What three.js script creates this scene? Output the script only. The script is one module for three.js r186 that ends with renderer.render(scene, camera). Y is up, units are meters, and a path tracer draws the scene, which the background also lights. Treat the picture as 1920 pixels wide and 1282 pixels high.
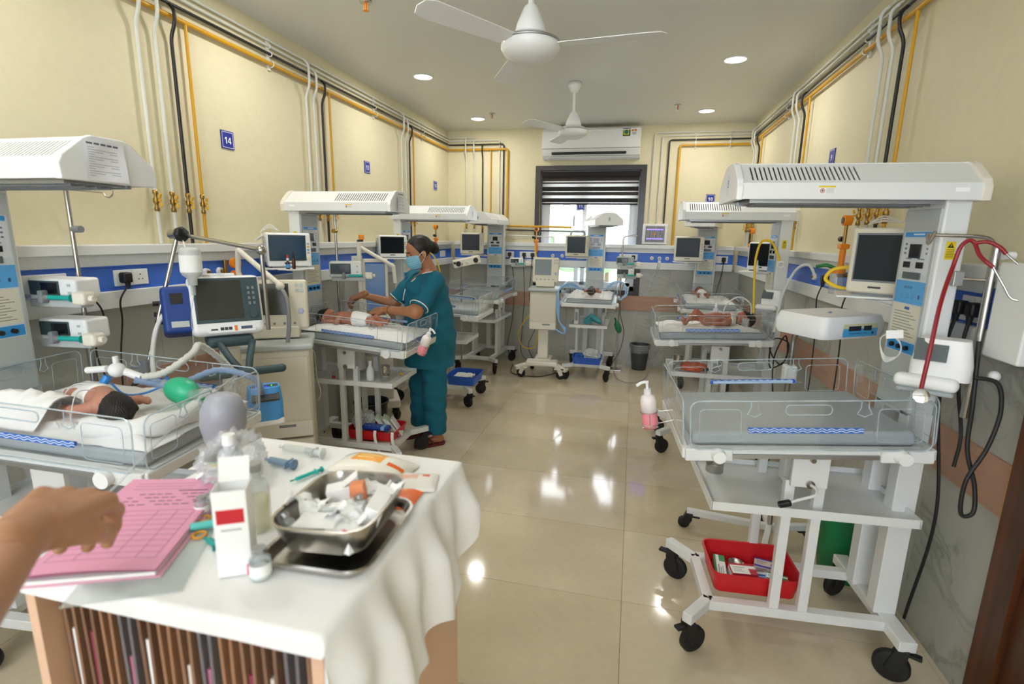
import * as THREE from 'three';
import { RoundedBoxGeometry } from 'three/addons/geometries/RoundedBoxGeometry.js';
import { mergeGeometries, toCreasedNormals } from 'three/addons/utils/BufferGeometryUtils.js';
import { RectAreaLightUniformsLib } from 'three/addons/lights/RectAreaLightUniformsLib.js';

// ---------------------------------------------------------------- camera, sky, lights, exposure
const scene = new THREE.Scene();
const renderer = new THREE.WebGLRenderer({ antialias: true });
renderer.toneMapping = THREE.LinearToneMapping;
renderer.toneMappingExposure = 1.1;
const LAMP = 155;          // radiance of each recessed downlight
renderer.shadowMap.enabled = true;
RectAreaLightUniformsLib.init();

const XL = -2.423, XR = 1.256, ZB = -6.625, ZF = 1.6, HC = 2.917;     // the room, metres
const camera = new THREE.PerspectiveCamera(67.45, 1920 / 1282, 0.05, 200);
camera.position.set(0, 1.6, 0);
camera.rotation.set(-0.2023, 0.2269, 0.0178, 'YXZ');
camera.focus = 3.2;
camera.userData.fStop = 2.8;
scene.add(camera);

function hash(x, y) { let h = Math.imul(x, 374761393) + Math.imul(y, 668265263) | 0; h = Math.imul(h ^ (h >>> 13), 1274126177); return ((h ^ (h >>> 16)) >>> 0) / 4294967296; }
function vnoise(x, y, per = 0) {
  const xi = Math.floor(x), yi = Math.floor(y), fx = x - xi, fy = y - yi, s = fx * fx * (3 - 2 * fx), t = fy * fy * (3 - 2 * fy);
  const w = (a) => per ? ((a % per) + per) % per : a;
  const a = hash(w(xi), w(yi)), b = hash(w(xi + 1), w(yi)), c = hash(w(xi), w(yi + 1)), d = hash(w(xi + 1), w(yi + 1));
  return (a + (b - a) * s) * (1 - t) + (c + (d - c) * s) * t;
}
function fbm(x, y, o = 4, per = 0) { let v = 0, a = 0.5, n = 0; for (let i = 0; i < o; i++) { v += a * vnoise(x, y, per); n += a; a *= 0.5; x *= 2; y *= 2; per *= 2; } return v / n; }
let seedState = 12345;
function rnd() { seedState = (Math.imul(seedState, 1664525) + 1013904223) >>> 0; return seedState / 4294967296; }
const rr = (a, b) => a + (b - a) * rnd();

// overcast sky: even, a little brighter overhead, soft cloud
{
  const W = 512, Hh = 256, d = new Float32Array(W * Hh * 4);
  for (let y = 0; y < Hh; y++) for (let x = 0; x < W; x++) {
    const u = x / W * 16, v = y / Hh * 8, n = fbm(u, v, 5, 16);
    const k = 0.92 + 0.22 * (n - 0.5), i = (y * W + x) * 4;
    d[i] = 0.93 * k; d[i + 1] = 0.98 * k; d[i + 2] = 1.06 * k; d[i + 3] = 1;
  }
  const t = new THREE.DataTexture(d, W, Hh, THREE.RGBAFormat, THREE.FloatType);
  t.mapping = THREE.EquirectangularReflectionMapping; t.magFilter = t.minFilter = THREE.LinearFilter; t.needsUpdate = true;
  scene.background = t; scene.backgroundIntensity = 7; scene.environment = t; scene.environmentIntensity = 7;
}

// ---------------------------------------------------------------- helpers
const used = new Map();
function numbered(n) { const k = used.get(n) || 0; used.set(n, k + 1); return k ? n + '_' + String(k).padStart(3, '0') : n; }
function tag(o, label, category, group) { o.userData.label = label; o.userData.category = category; if (group) o.userData.group = group; return o; }
function thing(name, label, category, pos = [0, 0, 0], turn = 0, group) {
  const o = new THREE.Group(); o.name = numbered(name); o.position.set(...pos); o.rotation.y = turn; scene.add(o);
  return tag(o, label, category, group);
}
function clean(g) {
  let q = g.index ? g.toNonIndexed() : g;
  if (!q.attributes.uv) q.setAttribute('uv', new THREE.BufferAttribute(new Float32Array(q.attributes.position.count * 2), 2));
  if (!q.attributes.normal) q.computeVertexNormals();
  for (const k of Object.keys(q.attributes)) if (!['position', 'normal', 'uv'].includes(k)) q.deleteAttribute(k);
  return q;
}
function join(gs) { gs = gs.flat(Infinity).filter(Boolean); return gs.length === 1 ? gs[0] : mergeGeometries(gs.map(clean), false); }
function P(name, gs, m, parent) {
  const g = Array.isArray(gs) ? join(gs) : gs;
  const o = new THREE.Mesh(g, m); o.name = parent ? name : numbered(name); o.castShadow = o.receiveShadow = true; (parent || scene).add(o); return o;
}
function S(name, gs, m, label) { const o = P(name, gs, m); o.userData.kind = 'structure'; if (label) o.userData.label = label; return o; }
function T(name, label, category, gs, m, group) { return tag(P(name, gs, m), label, category, group); }
const mv = (g, x = 0, y = 0, z = 0, rx = 0, ry = 0, rz = 0) => { const e = new THREE.Matrix4().makeRotationFromEuler(new THREE.Euler(rx, ry, rz, 'YXZ')); e.setPosition(x, y, z); return g.applyMatrix4(e); };
// box: size, centre, edge radius, turn
function bx(w, h, d, x = 0, y = 0, z = 0, r = 0, rx = 0, ry = 0, rz = 0) {
  const g = r > 0 ? new RoundedBoxGeometry(w, h, d, 2, Math.min(r, w / 2.02, h / 2.02, d / 2.02)) : new THREE.BoxGeometry(w, h, d);
  return mv(g, x, y, z, rx, ry, rz);
}
// box between two corners
function bb(x0, x1, y0, y1, z0, z1, r = 0) { return bx(Math.abs(x1 - x0), Math.abs(y1 - y0), Math.abs(z1 - z0), (x0 + x1) / 2, (y0 + y1) / 2, (z0 + z1) / 2, r); }
function cy(r1, r2, h, x = 0, y = 0, z = 0, axis = 'y', seg = 20) {
  const g = new THREE.CylinderGeometry(r2, r1, h, seg);
  return mv(g, x, y, z, axis === 'z' ? Math.PI / 2 : 0, 0, axis === 'x' ? -Math.PI / 2 : 0);
}
function sp(r, x, y, z, sx = 1, sy = 1, sz = 1, seg = 16) { const g = new THREE.SphereGeometry(r, seg, Math.max(8, seg * 0.6 | 0)); g.scale(sx, sy, sz); return mv(g, x, y, z); }
function lt(prof, x = 0, y = 0, z = 0, seg = 28, rx = 0, ry = 0, rz = 0) { return mv(new THREE.LatheGeometry(prof.map((p) => new THREE.Vector2(p[0], p[1])), seg), x, y, z, rx, ry, rz); }
const V = (p) => p.isVector3 ? p : new THREE.Vector3(...p);
// round bar through points: corners get a bend radius, then swept
function fillet(pts, bend) {
  pts = pts.map(V); if (!bend) return pts; const out = [pts[0]];
  for (let i = 1; i < pts.length - 1; i++) {
    const a = pts[i - 1].clone().sub(pts[i]), b = pts[i + 1].clone().sub(pts[i]), l = Math.min(bend, a.length() * 0.49, b.length() * 0.49);
    const p = pts[i].clone().add(a.setLength(l)), q = pts[i].clone().add(b.setLength(l));
    for (let k = 0; k <= 6; k++) { const t = k / 6; out.push(p.clone().multiplyScalar((1 - t) * (1 - t)).addScaledVector(pts[i], 2 * t * (1 - t)).addScaledVector(q, t * t)); }
  }
  out.push(pts[pts.length - 1]); return out;
}
function sweep(pts, r, seg = 8, caps = true) {
  const n = pts.length, tan = pts.map((p, i) => pts[Math.min(i + 1, n - 1)].clone().sub(pts[Math.max(i - 1, 0)]).normalize());
  let nor = Math.abs(tan[0].y) < 0.9 ? new THREE.Vector3(0, 1, 0) : new THREE.Vector3(1, 0, 0);
  const pos = [], nrm = [], uv = [], idx = []; let len = 0; const R = typeof r === 'function' ? r : () => r;
  for (let i = 0; i < n; i++) {
    nor = nor.clone().addScaledVector(tan[i], -nor.dot(tan[i])).normalize(); const bi = tan[i].clone().cross(nor), rad = R(i / (n - 1));
    if (i) len += pts[i].distanceTo(pts[i - 1]);
    for (let k = 0; k <= seg; k++) { const a = k / seg * Math.PI * 2, d = nor.clone().multiplyScalar(Math.cos(a)).addScaledVector(bi, Math.sin(a)); pos.push(pts[i].x + d.x * rad, pts[i].y + d.y * rad, pts[i].z + d.z * rad); nrm.push(d.x, d.y, d.z); uv.push(k / seg, len); }
  }
  for (let i = 0; i < n - 1; i++) for (let k = 0; k < seg; k++) { const a = i * (seg + 1) + k, b = a + seg + 1; idx.push(a, a + 1, b, b, a + 1, b + 1); }
  if (caps) for (const [i, s] of [[0, -1], [n - 1, 1]]) {
    const c = pos.length / 3, t = tan[i]; pos.push(pts[i].x, pts[i].y, pts[i].z); nrm.push(t.x * s, t.y * s, t.z * s); uv.push(0, 0);
    for (let k = 0; k <= seg; k++) { const j = (i * (seg + 1) + k) * 3; pos.push(pos[j], pos[j + 1], pos[j + 2]); nrm.push(t.x * s, t.y * s, t.z * s); uv.push(0, 0); }
    for (let k = 0; k < seg; k++) s > 0 ? idx.push(c, c + 1 + k, c + 2 + k) : idx.push(c, c + 2 + k, c + 1 + k);
  }
  const g = new THREE.BufferGeometry(); g.setAttribute('position', new THREE.Float32BufferAttribute(pos, 3)); g.setAttribute('normal', new THREE.Float32BufferAttribute(nrm, 3)); g.setAttribute('uv', new THREE.Float32BufferAttribute(uv, 2)); g.setIndex(idx); return g;
}
const bar = (pts, r, bend = 0, seg = 10) => sweep(fillet(pts, bend), r, seg);
const hose = (pts, r, n = 40, seg = 8, closed = false) => { const c = new THREE.CatmullRomCurve3(pts.map(V), closed, 'centripetal'); return sweep(c.getPoints(n), r, seg, !closed); };
// outline (list of [x, y]) with holes, extruded along z, centred on z = 0
function ex(pts, depth, holes = [], bevel = 0) {
  const s = pts.isShape ? pts : new THREE.Shape(pts.map((p) => new THREE.Vector2(p[0], p[1])));
  for (const h of holes) s.holes.push(new THREE.Path(h.map((p) => new THREE.Vector2(p[0], p[1]))));
  const g = new THREE.ExtrudeGeometry(s, { depth: depth - 2 * bevel, bevelEnabled: bevel > 0, bevelThickness: bevel, bevelSize: bevel, bevelOffset: -bevel, bevelSegments: 2, curveSegments: 10 });
  g.translate(0, 0, -(depth - 2 * bevel) / 2); return g;
}
function rrect(w, h, r, cx = 0, cy0 = 0, n = 5) {
  const o = []; const c = [[w / 2 - r, h / 2 - r, 0], [-w / 2 + r, h / 2 - r, 1], [-w / 2 + r, -h / 2 + r, 2], [w / 2 - r, -h / 2 + r, 3]];
  for (const [x, y, q] of c) for (let i = 0; i <= n; i++) { const a = (q + i / n) * Math.PI / 2; o.push([cx + x + r * Math.cos(a), cy0 + y + r * Math.sin(a)]); }
  return o;
}
// texture coordinates in metres from the dominant direction of each face
function boxUV(g, k = 1) {
  g = clean(g); const p = g.attributes.position, n = g.attributes.normal, uv = g.attributes.uv;
  for (let i = 0; i < p.count; i++) {
    const ax = Math.abs(n.getX(i)), ay = Math.abs(n.getY(i)), az = Math.abs(n.getZ(i));
    if (ay >= ax && ay >= az) uv.setXY(i, p.getX(i) * k, p.getZ(i) * k); else if (ax >= az) uv.setXY(i, p.getZ(i) * k, p.getY(i) * k); else uv.setXY(i, p.getX(i) * k, p.getY(i) * k);
  }
  return g;
}
// grid sheet from a function (u, v) -> [x, y, z]
function sheet(fn, nu, nv, thick = 0) {
  const pos = [], uv = [], idx = [];
  const put = (dy) => { const b = pos.length / 3; for (let j = 0; j <= nv; j++) for (let i = 0; i <= nu; i++) { const p = fn(i / nu, j / nv); pos.push(p[0], p[1] + dy, p[2]); uv.push(p[0], p[2]); } return b; };
  const a = put(0); for (let j = 0; j < nv; j++) for (let i = 0; i < nu; i++) { const k = a + j * (nu + 1) + i; idx.push(k, k + nu + 1, k + 1, k + 1, k + nu + 1, k + nu + 2); }
  if (thick) { const b = put(-thick); for (let j = 0; j < nv; j++) for (let i = 0; i < nu; i++) { const k = b + j * (nu + 1) + i; idx.push(k, k + 1, k + nu + 1, k + 1, k + nu + 2, k + nu + 1); } }
  const g = new THREE.BufferGeometry(); g.setAttribute('position', new THREE.Float32BufferAttribute(pos, 3)); g.setAttribute('uv', new THREE.Float32BufferAttribute(uv, 2)); g.setIndex(idx); g.computeVertexNormals(); return g;
}
// smooth surface of a distance function (surface nets), one closed mesh
function skin(f, lo, hi, cell) {
  const n = [0, 1, 2].map((k) => Math.ceil((hi[k] - lo[k]) / cell) + 1), [nx, ny, nz] = n, F = new Float32Array(nx * ny * nz), at = (i, j, k) => (k * ny + j) * nx + i;
  for (let k = 0; k < nz; k++) for (let j = 0; j < ny; j++) for (let i = 0; i < nx; i++) F[at(i, j, k)] = f(lo[0] + i * cell, lo[1] + j * cell, lo[2] + k * cell);
  const id = new Int32Array(nx * ny * nz).fill(-1), pos = [], nrm = [], idx = [];
  const E = [[0, 1], [0, 2], [0, 4], [1, 3], [1, 5], [2, 3], [2, 6], [3, 7], [4, 5], [4, 6], [5, 7], [6, 7]];
  for (let k = 0; k < nz - 1; k++) for (let j = 0; j < ny - 1; j++) for (let i = 0; i < nx - 1; i++) {
    const v = []; let m = 0; for (let c = 0; c < 8; c++) { const q = F[at(i + (c & 1), j + (c >> 1 & 1), k + (c >> 2))]; v.push(q); if (q < 0) m |= 1 << c; }
    if (m === 0 || m === 255) continue;
    let x = 0, y = 0, z = 0, w = 0;
    for (const [a, b] of E) if ((m >> a & 1) !== (m >> b & 1)) { const t = v[a] / (v[a] - v[b]); x += (a & 1) + t * ((b & 1) - (a & 1)); y += (a >> 1 & 1) + t * ((b >> 1 & 1) - (a >> 1 & 1)); z += (a >> 2) + t * ((b >> 2) - (a >> 2)); w++; }
    x = lo[0] + (i + x / w) * cell; y = lo[1] + (j + y / w) * cell; z = lo[2] + (k + z / w) * cell;
    id[at(i, j, k)] = pos.length / 3; pos.push(x, y, z);
    const e = cell * 0.5, g = new THREE.Vector3(f(x + e, y, z) - f(x - e, y, z), f(x, y + e, z) - f(x, y - e, z), f(x, y, z + e) - f(x, y, z - e)).normalize(); nrm.push(g.x, g.y, g.z);
  }
  const quad = (a, b, c, d, flip) => flip ? idx.push(a, c, b, a, d, c) : idx.push(a, b, c, a, c, d);
  for (let k = 1; k < nz - 1; k++) for (let j = 1; j < ny - 1; j++) for (let i = 1; i < nx - 1; i++) {
    const s = F[at(i, j, k)] < 0;
    if (s !== F[at(i + 1, j, k)] < 0) quad(id[at(i, j - 1, k - 1)], id[at(i, j, k - 1)], id[at(i, j, k)], id[at(i, j - 1, k)], !s);
    if (s !== F[at(i, j + 1, k)] < 0) quad(id[at(i - 1, j, k - 1)], id[at(i - 1, j, k)], id[at(i, j, k)], id[at(i, j, k - 1)], !s);
    if (s !== F[at(i, j, k + 1)] < 0) quad(id[at(i - 1, j - 1, k)], id[at(i, j - 1, k)], id[at(i, j, k)], id[at(i - 1, j, k)], !s);
  }
  const g = new THREE.BufferGeometry(); g.setAttribute('position', new THREE.Float32BufferAttribute(pos, 3)); g.setAttribute('normal', new THREE.Float32BufferAttribute(nrm, 3)); g.setAttribute('uv', new THREE.Float32BufferAttribute(new Float32Array(pos.length / 3 * 2), 2)); g.setIndex(idx); return g;
}
// tapered capsules [x,y,z,r, x,y,z,r] joined with a smooth minimum
function caps(list, k = 0.02) {
  const L = list.map((c) => { const [ax, ay, az, ra, bx0, by, bz, rb] = c, dx = bx0 - ax, dy = by - ay, dz = bz - az; return [ax, ay, az, ra, dx, dy, dz, rb - ra, 1 / Math.max(1e-9, dx * dx + dy * dy + dz * dz)]; });
  return (x, y, z) => {
    let d = 1e3;
    for (const [ax, ay, az, ra, dx, dy, dz, dr, il] of L) {
      const px = x - ax, py = y - ay, pz = z - az; let t = (px * dx + py * dy + pz * dz) * il; t = t < 0 ? 0 : t > 1 ? 1 : t;
      const qx = px - dx * t, qy = py - dy * t, qz = pz - dz * t, e = Math.sqrt(qx * qx + qy * qy + qz * qz) - ra - dr * t;
      if (d > 100) d = e; else { const h = Math.max(k - Math.abs(d - e), 0); d = Math.min(d, e) - h * h / (4 * k); }
    }
    return d;
  };
}
const smin = (a, b, k) => { const h = Math.max(k - Math.abs(a - b), 0); return Math.min(a, b) - h * h / (4 * k); };

// ---------------------------------------------------------------- materials
function canvas(w, h, draw, opt = {}) {
  const c = document.createElement('canvas'); c.width = w; c.height = h; const x = c.getContext('2d'); draw(x, w, h);
  const t = new THREE.CanvasTexture(c); t.colorSpace = THREE.SRGBColorSpace; t.magFilter = THREE.LinearFilter; if (opt.repeat) t.wrapS = t.wrapT = THREE.RepeatWrapping; return t;
}
function dataTex(n, fn, srgb = true) {
  const d = new Uint8Array(n * n * 4);
  for (let y = 0; y < n; y++) for (let x = 0; x < n; x++) { const c = fn(x / n, y / n), i = (y * n + x) * 4; d[i] = c[0]; d[i + 1] = c[1]; d[i + 2] = c[2]; d[i + 3] = 255; }
  const t = new THREE.DataTexture(d, n, n); t.wrapS = t.wrapT = THREE.RepeatWrapping; t.magFilter = THREE.LinearFilter; t.minFilter = THREE.LinearMipmapLinearFilter; if (srgb) t.colorSpace = THREE.SRGBColorSpace; t.needsUpdate = true; return t;
}
const mat = (color, roughness = 0.5, extra = {}) => new THREE.MeshStandardMaterial({ color, roughness, metalness: 0, ...extra });
const phy = (color, roughness = 0.5, extra = {}) => new THREE.MeshPhysicalMaterial({ color, roughness, metalness: 0, ...extra });
const bumpCloth = dataTex(256, (u, v) => { const n = 128 + 60 * Math.sin(u * 256 * Math.PI) * Math.sin(v * 256 * Math.PI) + 60 * (fbm(u * 12, v * 12, 4, 12) - 0.5); return [n, n, n]; }, false);
const bumpPaint = dataTex(256, (u, v) => { const n = 255 * fbm(u * 40, v * 40, 3, 40); return [n, n, n]; }, false);
const M = {
  white: mat('#dfe2e0', 0.38), white2: mat('#e9ebea', 0.4), grey: mat('#b4bab9', 0.42), coolGrey: mat('#9aa2a6', 0.45), midGrey: mat('#7b8084', 0.5), dark: mat('#3a3d40', 0.5),
  black: mat('#121314', 0.45), rubber: mat('#161616', 0.62), cream: mat('#d8d3bf', 0.45), creamLight: mat('#e3dfd0', 0.45),
  steel: mat('#b9b7b2', 0.24, { metalness: 1 }), chrome: mat('#d0d0ce', 0.12, { metalness: 1 }), brass: mat('#a8894e', 0.32, { metalness: 1 }), aluminium: mat('#aeb1b3', 0.38, { metalness: 0.9 }),
  blue: mat('#2a5fc4', 0.4), panelBlue: mat('#3f6fd0', 0.45), skyBlue: mat('#4b9be0', 0.4), deepBlue: mat('#123b83', 0.45), red: mat('#c81620', 0.38), yellow: mat('#d9a514', 0.42), hoseYellow: mat('#e8c21a', 0.45), orange: mat('#f08c12', 0.42),
  teal: mat('#1aa9a0', 0.35), green: mat('#0f7a3c', 0.45), pipeWhite: mat('#d6d8cf', 0.42), pipeBlack: mat('#1c1c1b', 0.4), pipeYellow: mat('#cf9a10', 0.42),
  screen: mat('#14191c', 0.12), screenGrey: mat('#5c6668', 0.2), slate: mat('#33484c', 0.5), mattress: mat('#a6adaf', 0.55, { bumpMap: bumpPaint, bumpScale: 0.0004 }),
  sheet: mat('#eeeeec', 0.9, { bumpMap: bumpCloth, bumpScale: 0.0005 }), gauze: mat('#eae8df', 0.95), paper: mat('#eeeeea', 0.85), paperWhite: mat('#f2f3f1', 0.8),
  acrylic: phy('#fcfdfe', 0.03, { transmission: 1, thickness: 0, ior: 1.45 }), acrylicEdge: phy('#dfe9ee', 0.15, { transmission: 0.55, thickness: 0, ior: 1.45 }),
  clearPlastic: phy('#eef2f2', 0.18, { transmission: 0.8, thickness: 0 }), frosted: phy('#e9edec', 0.5, { transmission: 0.45, thickness: 0 }), bag: phy('#f0f1f3', 0.16, { transmission: 0.82, thickness: 0 }),
  glass: phy('#ffffff', 0.02, { transmission: 1, thickness: 0 }), amber: mat('#3a1508', 0.2), pinkLiquid: mat('#e58c96', 0.35), cable: mat('#151515', 0.55), cableWhite: mat('#d9dad4', 0.5), cableGrey: mat('#8c8f8f', 0.5), hoseBlue: mat('#3f86cf', 0.4),
  copper: mat('#b5653a', 0.5),
};
// ---------------------------------------------------------------- the room
const tileTex = dataTex(512, (u, v) => { const n = fbm(u * 6, v * 6, 5, 6), m = fbm(u * 60, v * 60, 2, 60); const k = 0.95 + 0.08 * (n - 0.5) + 0.03 * (m - 0.5); return [221 * k, 208 * k, 181 * k]; });
tileTex.repeat.set(0.7, 0.7);
const marbleTex = dataTex(1024, (u, v) => {
  const w = fbm(u * 4 + 3, v * 4, 5, 4), q = fbm(u * 6 + 7 * w, v * 6 + 5 * w, 5, 6), r = Math.abs(q - 0.5) * 2, vein = Math.pow(1 - r, 14) * Math.max(0, fbm(u * 3 + 9, v * 3 + 4, 3, 3) - 0.42) * 2.4;
  const k = 0.97 + 0.1 * (w - 0.5) - 0.2 * vein; return [186 * k, 187 * k, 178 * k];
});
const wallTex = dataTex(512, (u, v) => { const n = fbm(u * 5, v * 5, 5, 5), m = fbm(u * 90, v * 90, 2, 90), k = 0.985 + 0.035 * (n - 0.5) + 0.02 * (m - 0.5); return [224 * k, 216 * k, 182 * k]; });
const woodTex = dataTex(512, (u, v) => { const g = fbm(u * 3 + 0.6 * fbm(u * 4, v * 4, 3, 4), v * 70, 4, 0), k = 0.97 + 0.07 * (g - 0.5) + 0.03 * (fbm(u * 30, v * 200, 2) - 0.5); return [184 * k, 144 * k, 120 * k]; });
const darkWoodTex = dataTex(256, (u, v) => { const g = fbm(u * 40, v * 3, 4), k = 0.7 + 0.6 * (g - 0.5); return [112 * k, 60 * k, 26 * k]; });
Object.assign(M, {
  tile: [0, 1, 2].map((i) => phy(['#ffffff', '#fbfaf6', '#f6f4ee'][i], 0.09, { map: tileTex, ior: 1.52, clearcoat: 0.25, clearcoatRoughness: 0.05 })), grout: mat('#8d8170', 0.8),
  wall: mat('#ffffff', 0.62, { map: wallTex, bumpMap: bumpPaint, bumpScale: 0.0005 }), ceiling: mat('#d9dad4', 0.42), marble: mat('#ffffff', 0.25, { map: marbleTex }),
  rail: mat('#ffffff', 0.45, { map: woodTex }), darkWood: mat('#ffffff', 0.35, { map: darkWoodTex }), granite: mat('#241d1b', 0.25), frame: mat('#dfe2e6', 0.4),
});

// floor: tiles with recessed joints
{
  const f = S('floor', bb(XL - 0.2, XR + 0.2, -0.2, -0.003, ZB - 0.2, ZF + 0.2), M.grout);
  const TX = 1.18, TZ = 0.589, gap = 0.0022; let n = 0;
  for (let i = -3; i < 2; i++) for (let j = -3; j < 9; j++) {
    const x0 = Math.max(0.044 + i * TX, XL), x1 = Math.min(0.044 + (i + 1) * TX, XR), z0 = Math.max(-2.682 - (j + 1) * TZ + 0.0, ZB), z1 = Math.min(-2.682 - j * TZ, ZF);
    if (x1 - x0 < 0.02 || z1 - z0 < 0.02) continue;
    P('floor_tile', boxUV(bb(x0 + gap / 2, x1 - gap / 2, -0.012, 0, z0 + gap / 2, z1 - gap / 2)), M.tile[(n += 2) * 7 % 3], f);
  }
  for (let i = -3; i < 2; i++) for (let j = 0; j < 5; j++) {
    const x0 = Math.max(0.044 + i * TX, XL), x1 = Math.min(0.044 + (i + 1) * TX, XR), z0 = -2.682 + 3 * TZ + j * TZ, z1 = Math.min(z0 + TZ, ZF);
    if (x1 - x0 < 0.02 || z1 - z0 < 0.02) continue;
    P('floor_tile', boxUV(bb(x0 + gap / 2, x1 - gap / 2, -0.012, 0, z0 + gap / 2, z1 - gap / 2)), M.tile[(i + j + 9) % 3], f);
  }
}
S('ceiling', bb(XL - 0.2, XR + 0.2, HC, HC + 0.2, ZB - 0.2, ZF + 0.2), M.ceiling);
const WX0 = -1.2, WX1 = 0.035, WY0 = 0.94, WY1 = 2.42;       // window opening
const wallL = S('wall_left', boxUV(bb(XL - 0.2, XL, 0, HC, ZB - 0.2, ZF + 0.2), 0.4), M.wall);
const wallR = S('wall_right', boxUV(bb(XR, XR + 0.2, 0, HC, ZB - 0.2, ZF + 0.2), 0.4), M.wall);
const wallB = S('wall_back', [bb(XL, WX0, 0, HC, ZB - 0.2, ZB), bb(WX1, XR, 0, HC, ZB - 0.2, ZB), bb(WX0, WX1, WY1, HC, ZB - 0.2, ZB), bb(WX0, WX1, 0, WY0, ZB - 0.2, ZB)].map((g) => boxUV(g, 0.4)), M.wall);
// the wall behind the camera has a wide glazed opening to the daylit corridor side
const FX0 = -2.1, FX1 = 1.0, FY0 = 0.9, FY1 = 2.7;
S('wall_front', [bb(XL, FX0, 0, HC, ZF, ZF + 0.2), bb(FX1, XR, 0, HC, ZF, ZF + 0.2), bb(FX0, FX1, FY1, HC, ZF, ZF + 0.2), bb(FX0, FX1, 0, FY0, ZF, ZF + 0.2)].map((g) => boxUV(g, 0.4)), M.wall);
{
  const w2 = S('window_2', [bb(FX0, FX1, FY0, FY0 + 0.05, ZF + 0.08, ZF + 0.13), bb(FX0, FX1, FY1 - 0.05, FY1, ZF + 0.08, ZF + 0.13), bb(FX0, FX0 + 0.05, FY0, FY1, ZF + 0.08, ZF + 0.13), bb(FX1 - 0.05, FX1, FY0, FY1, ZF + 0.08, ZF + 0.13), bb(-0.58, -0.52, FY0, FY1, ZF + 0.08, ZF + 0.13)], M.frame);
  P('pane', bb(FX0 + 0.05, -0.58, FY0 + 0.05, FY1 - 0.05, ZF + 0.1, ZF + 0.106), M.glass, w2); P('pane', bb(-0.52, FX1 - 0.05, FY0 + 0.05, FY1 - 0.05, ZF + 0.1, ZF + 0.106), M.glass, w2);
}
// marble cladding with a wooden bumper band let into it
const DY0 = 0.715, DY1 = 0.9, TT = 0.012, DZE = -1.87;
function clad(parent, place, a0, a1, step, off) {
  for (let a = a0 + off - step; a < a1; a += step) {
    const s = Math.max(a, a0), e = Math.min(a + step, a1); if (e - s < 0.03) continue;
    for (const [y0, y1] of [[0, DY0], [DY1, 1.26]]) { const g = boxUV(place(s + 0.0008, e - 0.0008, y0, y1), 1), u = g.attributes.uv, ox = rnd() * 5, oy = rnd() * 5; for (let i = 0; i < u.count; i++) u.setXY(i, u.getX(i) * 0.55 + ox, u.getY(i) * 0.55 + oy); P('marble_tile', g, M.marble, parent); }
  }
}
clad(wallL, (s, e, y0, y1) => bb(XL, XL + TT, y0, y1, s, e), ZB, ZF, 0.6, 0.25);
clad(wallR, (s, e, y0, y1) => bb(XR - TT, XR, y0, y1, s, e), ZB, DZE, 0.6, 0.1);
clad(wallB, (s, e, y0, y1) => bb(s, e, y0, Math.min(y1, 1.26), ZB, ZB + TT), XL + TT, WX0 - 0.05, 0.6, 0.3);
clad(wallB, (s, e, y0, y1) => bb(s, e, y0, y1, ZB, ZB + TT), WX1 + 0.05, XR - TT, 0.6, 0.37);
for (let i = 0; i < 3; i++) { const s = WX0 - 0.05 + i * 0.445; P('marble_tile', boxUV(bb(s, s + 0.443, 0, DY0, ZB, ZB + TT)), M.marble, wallB); }
S('trim_1', [boxUV(bb(XR - 0.022, XR, DY0, DY1, ZB, DZE))], M.rail, 'pinkish wooden bumper band along the right wall');
P('end_cap', bb(XR - 0.026, XR, DY0 - 0.002, DY1 + 0.002, DZE, DZE + 0.03), mat('#c9963f', 0.5), scene.getObjectByName('trim_1'));
S('trim_2', [boxUV(bb(XL + TT, XR - 0.022, DY0, DY1, ZB, ZB + 0.022))], M.rail, 'pinkish wooden bumper band along the back wall');
S('trim_3', [boxUV(bb(XL, XL + 0.022, DY0, DY1, ZB + 0.022, ZF))], M.rail, 'pinkish wooden bumper band along the left wall');
// door at the right edge of the frame
{
  const d = S('door_1', [boxUV(bb(XR - 0.05, XR + 0.0, 0, 2.12, -1.83, -1.72)), boxUV(bb(XR - 0.05, XR + 0.0, 0, 2.12, -0.88, -0.77)), boxUV(bb(XR - 0.05, XR, 2.12, 2.22, -1.83, -0.77))], M.darkWood, 'dark brown wooden door frame at the right edge');
  P('door_leaf', boxUV(bb(XR - 0.03, XR - 0.002, 0.01, 2.12, -1.72, -0.88)), M.darkWood, d); P('handle', [cy(0.01, 0.01, 0.06, XR - 0.055, 1.0, -0.98, 'x'), bb(XR - 0.095, XR - 0.08, 0.985, 1.0, -1.1, -0.97, 0.004)], M.steel, d);
}
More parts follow.
